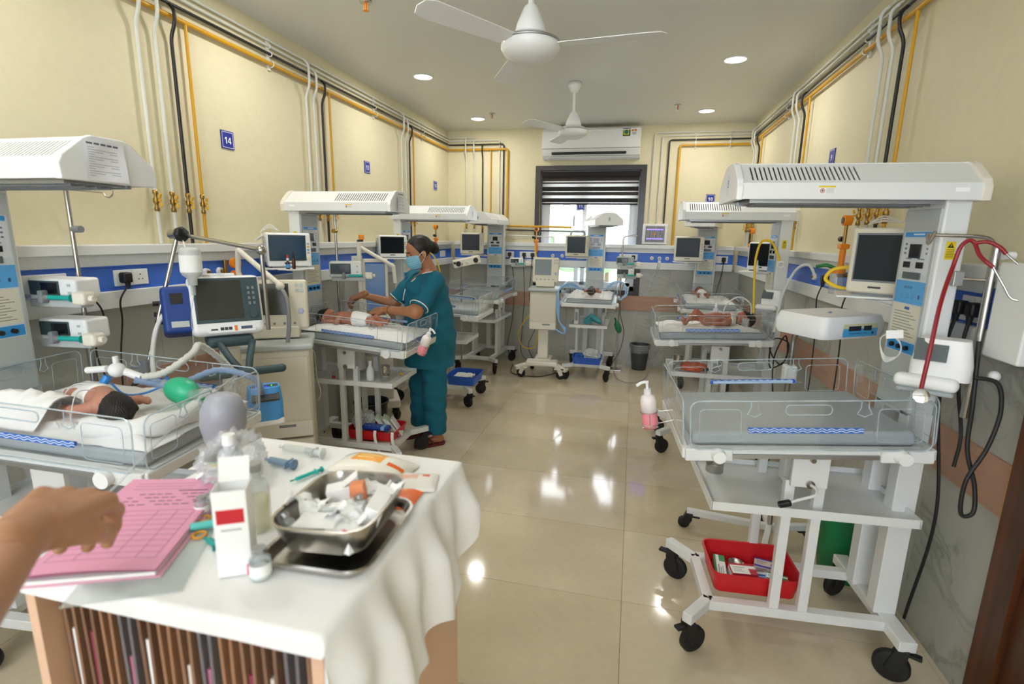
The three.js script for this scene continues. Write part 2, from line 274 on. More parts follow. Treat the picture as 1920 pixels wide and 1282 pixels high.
// window: granite surround, aluminium frames, panes, zebra blind
{
  const w = S('window_1', [bb(WX0 - 0.06, WX0, WY0 - 0.05, WY1 + 0.055, ZB - 0.02, ZB + 0.015), bb(WX1, WX1 + 0.06, WY0 - 0.05, WY1 + 0.055, ZB - 0.02, ZB + 0.015), bb(WX0, WX1, WY1, WY1 + 0.055, ZB - 0.02, ZB + 0.015), bb(WX0, WX1, WY0 - 0.05, WY0, ZB - 0.02, ZB + 0.02),
    bb(WX0 - 0.0, WX0 + 0.015, WY0, WY1, ZB - 0.2, ZB - 0.02), bb(WX1 - 0.015, WX1, WY0, WY1, ZB - 0.2, ZB - 0.02), bb(WX0, WX1, WY1 - 0.015, WY1, ZB - 0.2, ZB - 0.02), bb(WX0, WX1, WY0, WY0 + 0.015, ZB - 0.2, ZB - 0.02)], M.granite, 'window with dark granite surround in the back wall');
  const zf = ZB - 0.1, a = WX0 + 0.015, b = WX1 - 0.015, y0 = WY0 + 0.015, y1 = WY1 - 0.015, mx = -0.66;
  P('window_frame', [bb(a, a + 0.05, y0, y1, zf - 0.05, zf), bb(b - 0.05, b, y0, y1, zf - 0.05, zf), bb(a, b, y1 - 0.05, y1, zf - 0.05, zf), bb(a, b, y0, y0 + 0.05, zf - 0.05, zf), bb(a, b, 1.26, 1.31, zf - 0.05, zf)], M.frame, w);
  for (const [l, r, z] of [[a + 0.05, mx + 0.05, zf - 0.03], [mx - 0.09, b - 0.05, zf - 0.06]]) for (const [p, q] of [[y0 + 0.05, 1.26], [1.31, y1 - 0.05]]) {
    P('sash', [bb(l, l + 0.055, p, q, z, z + 0.025), bb(r - 0.055, r, p, q, z, z + 0.025), bb(l, r, p, p + 0.04, z, z + 0.025), bb(l, r, q - 0.04, q, z, z + 0.025)], M.frame, w);
    P('pane', bb(l + 0.055, r - 0.055, p + 0.04, q - 0.04, z + 0.01, z + 0.015), M.glass, w);
  }
  P('handle', bb(mx - 0.115, mx - 0.1, 1.75, 1.88, zf, zf + 0.02, 0.005), M.midGrey, w);
  const bl = thing('roller_blind', 'half-raised zebra blind with dark and sheer bands in the window', 'blind', [0, 0, ZB - 0.03]);
  const dk = mat('#1a1717', 0.8), mid = phy('#3a3533', 0.9, { transmission: 0.2, thickness: 0 }), sheer = phy('#e8e8ea', 0.9, { transmission: 0.6, thickness: 0 });
  P('headbox', bb(WX0 + 0.017, WX1 - 0.017, 2.345, 2.4, -0.03, 0.03, 0.008), dk, bl);
  let y = 2.345; for (const [h, m] of [[0.05, mid], [0.015, sheer], [0.018, mid], [0.035, sheer], [0.052, dk], [0.012, sheer], [0.04, mid], [0.035, sheer], [0.048, dk], [0.012, sheer]]) { P('blind_band', bb(WX0 + 0.025, WX1 - 0.025, y - h, y, -0.002, 0.002), m, bl); y -= h; }
  P('bottom_rail', bb(WX0 + 0.025, WX1 - 0.025, y - 0.02, y, -0.01, 0.01, 0.005), dk, bl);
}
// outside: ground, hazy trees
{
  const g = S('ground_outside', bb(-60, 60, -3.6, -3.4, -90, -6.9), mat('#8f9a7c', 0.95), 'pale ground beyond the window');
  g.name = 'ground_outside';
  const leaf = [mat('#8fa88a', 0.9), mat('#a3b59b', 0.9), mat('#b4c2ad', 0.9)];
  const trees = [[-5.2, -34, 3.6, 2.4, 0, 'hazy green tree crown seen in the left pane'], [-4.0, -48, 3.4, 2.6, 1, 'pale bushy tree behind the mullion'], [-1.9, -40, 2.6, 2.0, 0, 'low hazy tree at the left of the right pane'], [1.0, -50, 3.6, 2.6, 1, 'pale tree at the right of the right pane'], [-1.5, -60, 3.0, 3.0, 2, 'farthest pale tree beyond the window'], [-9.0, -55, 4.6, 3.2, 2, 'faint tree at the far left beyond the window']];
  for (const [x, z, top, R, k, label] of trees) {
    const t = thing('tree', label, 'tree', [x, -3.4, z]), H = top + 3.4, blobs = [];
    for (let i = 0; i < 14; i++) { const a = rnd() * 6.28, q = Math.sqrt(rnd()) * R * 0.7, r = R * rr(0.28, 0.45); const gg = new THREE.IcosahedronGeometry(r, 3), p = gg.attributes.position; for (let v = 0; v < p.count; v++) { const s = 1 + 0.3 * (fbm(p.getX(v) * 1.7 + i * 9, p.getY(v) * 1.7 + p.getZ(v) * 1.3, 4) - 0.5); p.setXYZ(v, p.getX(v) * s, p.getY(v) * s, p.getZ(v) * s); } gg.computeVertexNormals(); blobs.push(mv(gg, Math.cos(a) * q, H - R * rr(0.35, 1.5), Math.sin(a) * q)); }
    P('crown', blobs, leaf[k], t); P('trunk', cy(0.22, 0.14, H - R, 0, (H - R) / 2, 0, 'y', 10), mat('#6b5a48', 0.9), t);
  }
}

// ---------------------------------------------------------------- ceiling fittings
const lampGlow = new THREE.MeshStandardMaterial({ color: '#ffffff', emissive: '#fffaf0', emissiveIntensity: 6 });
const LZ = [-5.99, -4.4, -2.81, -1.22, 0.37];
for (const x of [-1.83, 0.645]) for (const z of LZ) {
  if (x > 0 && z > -4) continue;                               // the right row ends at the second warmer
  const w = x < 0 ? 'left' : 'right', where = { '-5.99': 'nearest the window', '-4.4': 'beside the front fan', '-2.81': 'above the near beds', '-1.22': 'above the near table end', '0.37': 'behind the camera' }[z];
  const t = thing('ceiling_downlight', `round recessed ceiling downlight ${where}, ${w} row`, 'downlight', [x, HC, z], 0, 'recessed downlights');
  P('rim', lt([[0.075, 0.0], [0.088, 0.0], [0.09, -0.004], [0.078, -0.008], [0.075, -0.004]], 0, 0, 0, 32), M.white2, t);
  const d = P('lamp_disc', cy(0.075, 0.075, 0.004, 0, -0.003, 0, 'y', 32), lampGlow, t); d.castShadow = false;
  const L = new THREE.RectAreaLight('#fffaf2', LAMP, 0.13, 0.13); L.position.set(x, HC - 0.012, z); L.rotation.x = -Math.PI / 2; L.name = 'downlight_source'; scene.add(L);
}
function fan(label, x, z, rod, a0) {
  const t = thing('ceiling_fan', label, 'fan', [x, HC, z], a0, 'ceiling fans'), y = -rod;
  P('canopy', lt([[0.001, 0], [0.06, 0], [0.055, -0.03], [0.03, -0.075], [0.014, -0.085], [0.001, -0.085]]), M.white2, t);
  P('downrod', cy(0.0125, 0.0125, rod, 0, y / 2, 0), M.white2, t);
  P('lower_cup', lt([[0.012, y + 0.12], [0.03, y + 0.105], [0.06, y + 0.04], [0.075, y - 0.02], [0.001, y - 0.02]]), M.white2, t);
  P('motor', lt([[0.001, y - 0.01], [0.1, y - 0.015], [0.128, y - 0.035], [0.13, y - 0.06], [0.115, y - 0.085], [0.07, y - 0.105], [0.001, y - 0.112]], 0, 0, 0, 40), M.white2, t);
  P('trim_ring', lt([[0.127, y - 0.03], [0.133, y - 0.033], [0.133, y - 0.04], [0.127, y - 0.043]], 0, 0, 0, 40), M.aluminium, t);
  for (let k = 0; k < 3; k++) {
    const b = k * Math.PI * 2 / 3, c = Math.cos(b), s = Math.sin(b);
    const pl = [[0.14, -0.05], [0.3, -0.058], [0.53, -0.066], [0.57, -0.05], [0.58, 0], [0.56, 0.045], [0.51, 0.058], [0.3, 0.052], [0.14, 0.045]];
    const g = ex(pl, 0.003); mv(g, 0, 0, 0, Math.PI / 2 + 0.16, 0, 0); mv(g, 0, y - 0.05, 0, 0, b, 0); P('blade', g, M.white2, t);
    const h = bx(0.12, 0.006, 0.045, 0.17, 0, 0, 0.002, 0.16); mv(h, 0, y - 0.047, 0, 0, b, 0); P('blade_bracket', h, M.white2, t);
  }
  return t;
}
fan('white three-blade ceiling fan nearest the camera', -0.5, -2.42, 0.445, -0.08);
fan('white three-blade ceiling fan farther back by the air conditioner', -0.587, -4.79, 0.35, -0.1);
function sprinkler(label, x, z, m) {
  const t = thing('sprinkler', label, 'sprinkler', [x, HC, z], 0, 'ceiling sprinklers');
  P('rosette', lt([[0.001, 0], [0.035, 0], [0.032, -0.01], [0.012, -0.014], [0.001, -0.014]]), M.chrome, t); P('bulb', cy(0.005, 0.005, 0.03, 0, -0.03, 0), m, t);
  P('deflector', [cy(0.018, 0.018, 0.002, 0, -0.052, 0), bx(0.004, 0.04, 0.004, 0.012, -0.032, 0), bx(0.004, 0.04, 0.004, -0.012, -0.032, 0)], m === M.orange ? M.orange : M.chrome, t);
}
sprinkler('orange capped sprinkler at the top edge of the ceiling', -1.594, -3.0, M.orange);
sprinkler('small red bulb sprinkler beside the far left downlight', -1.6, -5.77, M.red);
sprinkler('small red bulb sprinkler beside the far right downlight', 0.338, -5.7, M.red);
// split air conditioner above the window
{
  const t = thing('air_conditioner', 'white split air conditioner above the window', 'air conditioner', [-0.578, 2.535, ZB]);
  const w = 1.155, prof = [[0, 0], [0.11, 0], [0.17, 0.035], [0.2, 0.1], [0.205, 0.3], [0.18, 0.335], [0, 0.335]];
  const g = ex(prof.map((p) => [p[0], p[1]]), w, [], 0.006); P('body', mv(g, 0, 0, 0, 0, -Math.PI / 2, 0), M.white2, t);
  P('seam', bx(w - 0.004, 0.006, 0.01, 0, 0.108, 0.199), M.midGrey, t);
  P('outlet', bx(0.88, 0.035, 0.02, -0.02, 0.062, 0.18, 0, -0.5), M.black, t);
  for (let i = 0; i < 3; i++) P('outlet_vane', bx(0.28, 0.004, 0.03, -0.31 + i * 0.29, 0.055, 0.197, 0, 0.2), M.dark, t);
  P('louver', bx(0.98, 0.008, 0.07, 0, 0.005, 0.15, 0.003, -0.3), M.white, t);
  const st = canvas(128, 64, (c) => { c.fillStyle = '#b9c92a'; c.fillRect(4, 6, 50, 50); c.fillStyle = '#2f6a5a'; c.beginPath(); c.arc(29, 30, 18, 0, 7); c.fill(); c.fillStyle = '#e9ebea'; c.fillRect(64, 0, 64, 64); c.fillStyle = '#b3262a'; c.beginPath(); c.arc(96, 24, 22, Math.PI, 0); c.fill(); c.fillStyle = '#e0a02a'; c.beginPath(); c.arc(96, 24, 13, Math.PI, 0); c.fill(); c.fillStyle = '#333'; for (let i = 0; i < 3; i++) c.fillRect(78, 32 + i * 8, 36, 3); });
  P('energy_sticker', mv(new THREE.PlaneGeometry(0.17, 0.085), 0.455, 0.275, 0.2075), mat('#ffffff', 0.6, { map: st }), t);
}
// number plates
function plate(n, where, pos, ry) {
  const t = canvas(128, 128, (c) => { c.fillStyle = '#1d2a96'; c.fillRect(0, 0, 128, 128); c.strokeStyle = '#e8ecf4'; c.lineWidth = 4; c.strokeRect(9, 9, 110, 110); c.fillStyle = '#eef2f8'; c.font = 'bold 66px sans-serif'; c.textAlign = 'center'; c.textBaseline = 'middle'; c.fillText(n, 64, 68); });
  const o = thing('number_plate', `small blue number plate ${n} ${where}`, 'sign', pos, ry);
  P('board', bx(0.1, 0.104, 0.006, 0, 0, 0.003, 0.002), M.deepBlue, o); P('print', mv(new THREE.PlaneGeometry(0.098, 0.102), 0, 0, 0.0068), mat('#ffffff', 0.4, { map: t }), o);
}
plate('14', 'nearest on the left wall', [XL, 2.14, -2.78], Math.PI / 2); plate('13', 'in the middle of the left wall', [XL, 2.2, -4.47], Math.PI / 2); plate('12', 'on the left wall near the corner', [XL, 2.2, -6.15], Math.PI / 2);
plate('11', 'on the window mullion', [-0.69, 2.0, ZB - 0.097], 0); plate('10', 'on the back wall', [0.84, 2.08, ZB], 0); plate('9', 'on the right wall', [XR, 2.16, -4.0], -Math.PI / 2);

// ---------------------------------------------------------------- gas pipes
const FR = { left: (a, y, o) => [XL + o, y, a], back: (a, y, o) => [a, y, ZB + o], right: (a, y, o) => [XR - o, y, a] };
const YY = 2.681, YK = 2.742, YW1 = 2.79, YW2 = 2.825;
const MAIN = {};
function mainPipe(label, cat, g, m, group) { const t = thing('gas_main_pipe', label, cat, [0, 0, 0], 0, group); P('main_pipe', g, m, t); return t; }
const L3 = FR.left, B3 = FR.back, R3 = FR.right;
MAIN.lefty = mainPipe('thick yellow gas main along left wall and round the back corner', 'pipe', [bar([L3(1.5, YY, 0.03), L3(ZB + 0.03, YY, 0.03), B3(-1.62, YY, 0.03), B3(-1.62, 1.74, 0.03), B3(-0.78, 1.73, 0.03)], 0.0125, 0.03)], M.pipeYellow, 'wall gas mains');
MAIN.leftk = mainPipe('black gas main along left wall above the yellow one', 'pipe', [bar([L3(1.5, YK, 0.025), L3(ZB + 0.025, YK, 0.025), B3(-1.675, YK, 0.025), B3(-1.675, 1.69, 0.025), B3(-0.78, 1.68, 0.025)], 0.009, 0.03)], M.pipeBlack, 'wall gas mains');
MAIN.leftw1 = mainPipe('grey-white gas main along left wall just above the black one', 'pipe', [bar([L3(1.5, YW1, 0.02), L3(ZB + 0.02, YW1, 0.02), B3(-1.73, YW1, 0.02), B3(-1.73, 1.62, 0.02), B3(-1.0, 1.61, 0.02), B3(-1.0, 1.52, 0.02)], 0.008, 0.03)], M.pipeWhite, 'wall gas mains');
MAIN.leftw2 = mainPipe('topmost grey-white gas main along left wall', 'pipe', [bar([L3(1.5, YW2, 0.02), L3(ZB + 0.02, YW2, 0.02), B3(-2.05, YW2, 0.02)], 0.008, 0.03)], M.pipeWhite, 'wall gas mains');
MAIN.righty = mainPipe('thick yellow gas main along right wall to the back wall', 'pipe', [bar([R3(1.5, YY, 0.03), R3(ZB + 0.03, YY, 0.03), B3(0.45, YY, 0.03), B3(0.45, 1.53, 0.03)], 0.0125, 0.03)], M.pipeYellow, 'wall gas mains');
MAIN.rightk = mainPipe('black gas main along right wall above the yellow one', 'pipe', [bar([R3(1.5, YK, 0.025), R3(ZB + 0.025, YK, 0.025), B3(0.33, YK, 0.025), B3(0.33, 1.79, 0.025)], 0.009, 0.03)], M.pipeBlack, 'wall gas mains');
MAIN.rightw1 = mainPipe('grey-white gas main along right wall just above the black one', 'pipe', [bar([R3(1.5, YW1, 0.02), R3(ZB + 0.02, YW1, 0.02), B3(0.25, YW1, 0.02), B3(0.25, 1.79, 0.02)], 0.008, 0.03)], M.pipeWhite, 'wall gas mains');
MAIN.rightw2 = mainPipe('topmost grey-white gas main along right wall', 'pipe', [bar([R3(1.5, YW2, 0.02), R3(ZB + 0.02, YW2, 0.02), B3(0.16, YW2, 0.02), B3(0.16, 1.79, 0.02)], 0.008, 0.03)], M.pipeWhite, 'wall gas mains');
function drop(fr, a, kind, t) {
  const f = FR[fr], m = { w1: M.pipeWhite, w2: M.pipeWhite, k: M.pipeBlack, y: M.pipeYellow }[kind], top = { w1: YW1, w2: YW2, k: YK, y: YY }[kind], r = kind === 'y' ? 0.0085 : 0.009;
  const up = kind === 'y' ? [f(a, top - 0.008, 0.03), f(a, 1.8, 0.03)] : [f(a, top, 0.022), f(a, top - 0.03, 0.056), f(a, YY - 0.03, 0.056), f(a, YY - 0.1, 0.022), f(a, 1.8, 0.022)];
  const up0 = P('drop_pipe', [bar(up, r, 0.03)], m, t); const o = kind === 'y' ? 0.03 : 0.022;
  P('lower_pipe', [bar([f(a, 1.7, o), f(a, 1.535, o)], r)], m, t);
  const c = f(a, 1.75, o);
  P('valve_body', [lt([[0.001, -0.052], [0.0125, -0.052], [0.0125, -0.034], [0.008, -0.03], [0.0085, -0.015], [0.014, -0.01], [0.014, 0.01], [0.0085, 0.015], [0.008, 0.03], [0.0125, 0.034], [0.0125, 0.052], [0.001, 0.052]], ...c, 12)], M.brass, up0);
  const q = f(a, 1.752, o + 0.024), hd = [bx(0.012, 0.012, 0.012, 0, 0, 0), bx(0.013, 0.024, 0.01, 0, 0.022, 0.004, 0.004, 0.3), bx(0.013, 0.024, 0.01, 0, -0.022, 0.004, 0.004, -0.3)];
  const yaw = fr === 'left' ? Math.PI / 2 : fr === 'right' ? -Math.PI / 2 : 0; P('valve_handle', hd.map((g) => mv(g, ...q, 0, yaw, 0)), M.yellow, up0);
}
const kinds = ['w2', 'w1', 'k', 'y'];
for (const [fr, as, where] of [['left', [-2.23, -2.33, -2.43, -2.52], 'beside number plate 14'], ['left', [-3.57, -3.66, -3.77, -3.86], 'between plates 14 and 13'], ['left', [-5.17, -5.27, -5.37, -5.45], 'between plates 13 and 12'], ['back', [-2.17, -2.06, -1.95, -1.84], 'left of the window on the back wall'],
  ['right', [-3.37, -3.25, -3.14, -3.02], 'above the nearest right warmer'], ['right', [-4.93, -4.82, -4.68, -4.56], 'on the right wall past plate 9'], ['right', [-6.45, -6.34, -6.2, -6.06], 'in the back right corner']])
  as.forEach((a, i) => drop(fr, a, kinds[i], MAIN[(fr === 'right' ? 'right' : 'left') + kinds[i]]));
for (const [fr, a, w] of [['left', -3.2, 'left wall before plate 13'], ['left', -4.62, 'left wall past plate 13'], ['left', -5.75, 'left wall near the corner'], ['right', -3.6, 'right wall above plate 9'], ['right', -5.2, 'right wall past plate 9'], ['back', 0.62, 'back wall right of the window'], ['back', 1.0, 'back wall by the right corner']]) {
  const f = FR[fr], t = thing('pipe_bracket', `white clip bracket holding the gas mains on the ${w}`, 'bracket', [0, 0, 0], 0, 'pipe brackets'), c = f(a, 2.745, 0.007);
  P('plate', fr === 'back' ? bx(0.02, 0.2, 0.014, ...c) : bx(0.014, 0.2, 0.02, ...c), M.pipeWhite, t);
  for (const [y, o, r] of [[YY, 0.03, 0.017], [YK, 0.025, 0.013], [YW1, 0.02, 0.011]]) { const q = f(a, y, o), g = new THREE.TorusGeometry(r, 0.004, 6, 16); P('clip', mv(g, ...q, 0, fr === 'back' ? Math.PI / 2 : 0, 0), M.pipeWhite, t); }
}

// ---------------------------------------------------------------- bedhead service panels
function service(fr, a0, a1, label) {
  const f = FR[fr], box = (s, e, y0, y1, o0, o1, r = 0.002) => { const p = f(s, y0, o0), q = f(e, y1, o1); return bb(p[0], q[0], p[1], q[1], p[2], q[2], r); };
  const t = thing('service_panel', label, 'service panel');
  P('top_ledge', box(a0, a1, 1.487, 1.533, 0, 0.1, 0.005), M.white, t); P('upper_body', box(a0, a1, 1.432, 1.487, 0, 0.07), M.white, t);
  P('blue_strip', box(a0, a1, 1.325, 1.432, 0, 0.066), M.panelBlue, t); P('edge_strip', [box(a0, a1, 1.428, 1.436, 0.06, 0.074), box(a0, a1, 1.32, 1.328, 0.06, 0.074)], M.blue, t); P('lower_ledge', box(a0, a1, 1.24, 1.322, 0, 0.09, 0.005), M.white, t);
  return { t, f, box, fr };
}
function sockets(s, a, w = 0.17, h = 0.075) {
  const { t, f, box, fr } = s, yaw = fr === 'left' ? Math.PI / 2 : fr === 'right' ? -Math.PI / 2 : 0;
  P('socket_plate', box(a - w / 2, a + w / 2, 1.378 - h / 2, 1.378 + h / 2, 0.06, 0.076, 0.003), M.white2, t);
  const hs = []; for (const c of [-w / 4, w / 4]) { const q = f(a + c, 1.378, 0.0765); for (const [dx, dy, r] of [[0, 0.012, 0.0035], [-0.01, -0.01, 0.0028], [0.01, -0.01, 0.0028]]) hs.push(mv(cy(r, r, 0.002, dx, dy, 0, 'z', 8), ...q, 0, yaw, 0)); }
  P('socket_holes', hs, M.black, t); P('plate_seam', [mv(bx(0.001, h * 0.9, 0.001), ...f(a, 1.378, 0.0762), 0, yaw, 0)], M.midGrey, t);
}
function outlets(s, as) { const { t, f, fr } = s, yaw = fr === 'left' ? Math.PI / 2 : fr === 'right' ? -Math.PI / 2 : 0; for (const a of as) { P('gas_outlet', [mv(cy(0.022, 0.02, 0.02, 0, 0, 0, 'z'), ...f(a, 1.375, 0.075), 0, yaw, 0)], M.white2, t); P('outlet_core', [mv(cy(0.01, 0.008, 0.012, 0, 0, 0, 'z'), ...f(a, 1.375, 0.09), 0, yaw, 0)], M.brass, t); } }
const SL = service('left', ZF - 0.1, ZB + 0.1, 'long white and blue bedhead service panel on the left wall');
for (const a of [-1.62, -2.0, -3.35, -4.1, -5.4, -6.2]) sockets(SL, a); outlets(SL, [-2.35, -2.45, -2.55, -3.0, -3.1, -4.5, -4.6]);
const SB = service('back', XL + 0.11, XR - 0.11, 'white and blue bedhead service panel across the back wall and window');
for (const a of [-1.62, -1.32, -0.06, 0.98]) sockets(SB, a, 0.22, 0.08); outlets(SB, [-1.0, -0.88, -0.76, 0.22, 0.31, 0.4, 0.5]);
const SR = service('right', ZB + 0.1, -1.93, 'white and blue bedhead service panel on the right wall');
for (const a of [-2.12, -3.1, -3.5, -4.6, -5.6]) sockets(SR, a, 0.15, 0.09); outlets(SR, [-2.7, -2.8, -3.8]);
P('end_box', bx(0.13, 0.3, 0.16, XR - 0.07, 1.4, -1.85, 0.006), M.white, SR.t); P('blue_door', bx(0.006, 0.16, 0.12, XR - 0.074, 1.38, -1.985, 0.002), M.blue, SR.t);
// ---------------------------------------------------------------- shared equipment builders
const GEO = {};
const once = (k, f) => GEO[k] || (GEO[k] = f());
function place(o, x, y, z, ry = 0, rx = 0, rz = 0) { o.position.set(x, y, z); o.rotation.set(rx, ry, rz, 'YXZ'); return o; }
// swivel caster hanging from (x, top, z); r wheel radius; wheel trails along turn
function caster(parent, x, z, top, r = 0.055, turn = 0, m = M.rubber) {
  const k = 'c' + r;
  const fork = once(k + 'f', () => join([ex([[-0.018, r + 0.03], [0.02, r + 0.03], [0.034, r * 0.9], [0.03 + r * 0.35, -0.004], [0.01, -0.016], [-0.014, r * 0.6]], 0.046, [], 0.004), bx(0.05, 0.012, 0.03, -0.03, r + 0.012, 0, 0.004), cy(0.008, 0.008, 0.03, 0, r + 0.035, 0)]).translate(0, r, 0));
  const wheel = once(k + 'w', () => join([lt([[0.001, -0.016], [r * 0.6, -0.014], [r * 0.86, -0.016], [r, -0.009], [r, 0.009], [r * 0.86, 0.016], [r * 0.6, 0.014], [0.001, 0.016]], 0.028, r, 0, 28, Math.PI / 2), lt([[0.001, -0.016], [r * 0.86, -0.014], [r, -0.008], [r, 0.008], [r * 0.86, 0.014], [0.001, 0.016]], 0.028, r, 0, 24, Math.PI / 2)]));
  const c = P('caster', fork, m, parent); place(c, x, 0, z, turn); P('wheel', wheel, m, c); P('axle_cap', once(k + 'a', () => join([cy(0.008, 0.007, 0.036, 0.028, r, 0, 'z', 10)])), M.coolGrey, c);
  const gap = top - (2 * r + 0.05); if (gap > 0.002) P('stem', cy(0.008, 0.008, gap + 0.03, 0, 2 * r + 0.05 + gap / 2, 0, 'y', 10), M.steel, c);
  return c;
}
// clear acrylic sheet in the local xy plane with rounded corners, bright polished rim and moulded lines
function acrylic(parent, w, h, x, y, z, ry, rz = 0, lines = true, name = 'acrylic_side') {
  const o = P(name, once(`ac${w}_${h}`, () => ex(rrect(w, h, 0.03), 0.005)), M.acrylic, parent); place(o, x, y, z, ry, 0, rz);
  const ring = (pts, r, closed = true) => { const q = pts.map((p) => new THREE.Vector3(p[0], p[1], 0)); if (closed) q.push(q[0].clone()); return sweep(q, r, 5, false); };
  P('rim', once(`ar${w}_${h}`, () => ring(rrect(w, h, 0.03), 0.0026)), M.acrylicEdge, o);
  if (lines) P('moulded_lines', once(`al${w}_${h}`, () => {
    const g = [ring(rrect(w * 0.18, h * 0.66, 0.015, -w * 0.37, 0), 0.0014), ring(rrect(w * 0.18, h * 0.66, 0.015, w * 0.37, 0), 0.0014)];
    if (w > 0.5) g.push(ring(rrect(w * 0.19, h * 0.2, h * 0.09, 0, h * 0.32), 0.0022), ...[-1, 1].map((s) => ring([[s * w * 0.21, h * 0.5], [s * w * 0.21, h * 0.36], [s * w * 0.195, h * 0.24], [s * w * 0.225, h * 0.18], [s * w * 0.255, h * 0.24], [s * w * 0.24, h * 0.36], [s * w * 0.24, h * 0.5]], 0.002, false)), ring([[-w * 0.26, -h * 0.12], [w * 0.26, -h * 0.12]], 0.0014, false));
    else g.push(ring(rrect(w * 0.3, h * 0.3, h * 0.1, 0, h * 0.2), 0.002), ring([[-w * 0.25, -h * 0.2], [w * 0.25, -h * 0.2]], 0.0014, false));
    return join(g);
  }), M.acrylicEdge, o);
  return o;
}
const waveTex = canvas(512, 32, (c) => { c.fillStyle = '#2b64b8'; c.fillRect(0, 0, 512, 32); c.strokeStyle = '#dfeaf6'; c.lineWidth = 4; for (const y0 of [10, 22]) { c.beginPath(); for (let x = 0; x <= 512; x += 2) { const y = y0 + 4 * Math.sin(x / 512 * Math.PI * 2 * 12); x ? c.lineTo(x, y) : c.moveTo(x, y); } c.stroke(); } });
const tubeTex = canvas(512, 16, (c) => { c.fillStyle = '#c9dcf0'; c.fillRect(0, 0, 512, 16); c.fillStyle = '#5a86c2'; c.fillRect(0, 3, 512, 2); c.fillRect(0, 12, 512, 2); c.fillStyle = '#1f58bd'; c.fillRect(0, 0, 16, 16); c.fillRect(496, 0, 16, 16); });
const warnTex = canvas(128, 64, (c) => { c.fillStyle = '#e6e8e6'; c.fillRect(0, 0, 128, 64); c.fillStyle = '#e2c21e'; c.fillRect(0, 0, 128, 14); c.strokeStyle = '#c23a3a'; c.lineWidth = 5; c.beginPath(); c.arc(30, 40, 16, 0, 7); c.stroke(); c.fillStyle = '#222'; c.fillRect(20, 36, 20, 6); c.fillRect(27, 28, 6, 22); c.fillStyle = '#b5b8b6'; for (let i = 0; i < 4; i++) c.fillRect(58, 22 + i * 10, 62, 5); });
const cautionTex = canvas(64, 128, (c) => { c.fillStyle = '#e8d21c'; c.fillRect(0, 0, 64, 128); c.fillStyle = '#222'; c.beginPath(); c.moveTo(32, 6); c.lineTo(54, 44); c.lineTo(10, 44); c.fill(); c.fillStyle = '#e8d21c'; c.fillRect(30, 18, 5, 16); c.fillStyle = '#333'; for (let i = 0; i < 6; i++) c.fillRect(6, 56 + i * 11, 52, 4); });
const ctrlTex = canvas(256, 700, (c, w, h) => {
  c.fillStyle = '#c9d0d6'; c.fillRect(0, 0, w, h); c.fillStyle = '#2f93d8'; c.fillRect(10, 4, w - 20, 28); c.fillStyle = '#dcecf8'; c.fillRect(84, 13, 96, 9);
  c.fillStyle = '#d5dade'; c.fillRect(8, 40, w - 16, 200); c.fillStyle = '#5c6d86'; for (let i = 0; i < 3; i++) { c.fillRect(24, 66 + i * 26, 20, 12); c.fillRect(212, 66 + i * 26, 14, 10); } c.fillRect(50, 152, 50, 6); c.fillRect(150, 152, 60, 6);
  c.fillStyle = '#56a6e2'; c.fillRect(0, 282, w, 130); c.fillStyle = '#234a7d'; c.font = 'bold 22px sans-serif'; c.fillText('00 8 00', 78, 326); for (let i = 0; i < 3; i++) { c.beginPath(); c.arc(70 + i * 46, 370, 11, 0, 7); c.strokeStyle = '#3a78b8'; c.lineWidth = 3; c.stroke(); } c.fillRect(210, 356, 14, 22);
  c.fillStyle = '#d6d4bf'; c.fillRect(6, 420, w - 12, 200); c.fillStyle = '#2a55b8'; c.fillRect(112, 430, 44, 16); c.fillStyle = '#6d6f66'; for (let i = 0; i < 9; i++) c.fillRect(24, 460 + i * 17, 150 + 50 * ((i * 7) % 3) / 2, 4);
  c.fillStyle = '#2f93d8'; c.fillRect(4, 632, w - 8, 64); c.fillStyle = '#143a66'; for (let i = 0; i < 3; i++) { c.beginPath(); c.arc(60 + i * 66, 664, 15, 0, 7); c.fill(); }
});
const capTex = canvas(64, 128, (c) => { c.fillStyle = '#d9e4ea'; c.fillRect(0, 0, 64, 128); c.fillStyle = '#3f6f9e'; c.fillRect(18, 36, 28, 50); c.fillStyle = '#cfe0ec'; c.fillRect(24, 46, 16, 5); c.fillRect(24, 58, 16, 18); });
const noticeTex = canvas(256, 256, (c) => { c.fillStyle = '#eceef4'; c.fillRect(0, 0, 256, 256); c.fillStyle = '#555a70'; for (let i = 0; i < 5; i++) c.fillRect(18 + i * 42, 14, 34, 12); c.fillStyle = '#8a8fa8'; for (let i = 0; i < 13; i++) { c.fillRect(20, 44 + i * 15, 40 + 60 * ((i * 5) % 3), 3); if (i % 3) c.fillRect(160, 44 + i * 15, 50, 3); } });
const MS = { wave: mat('#ffffff', 0.5, { map: waveTex }), tubeStrip: mat('#ffffff', 0.4, { map: tubeTex }), warn: mat('#ffffff', 0.6, { map: warnTex }), caution: mat('#ffffff', 0.6, { map: cautionTex }), ctrl: mat('#ffffff', 0.42, { map: ctrlTex }), cap: mat('#ffffff', 0.5, { map: capTex }), notice: mat('#ffffff', 0.85, { map: noticeTex }) };
const sticker = (parent, name, w, h, m, x, y, z, ry = 0, rx = 0) => place(P(name, once(`st${w}_${h}`, () => new THREE.PlaneGeometry(w, h)), m, parent), x, y, z, ry, rx);

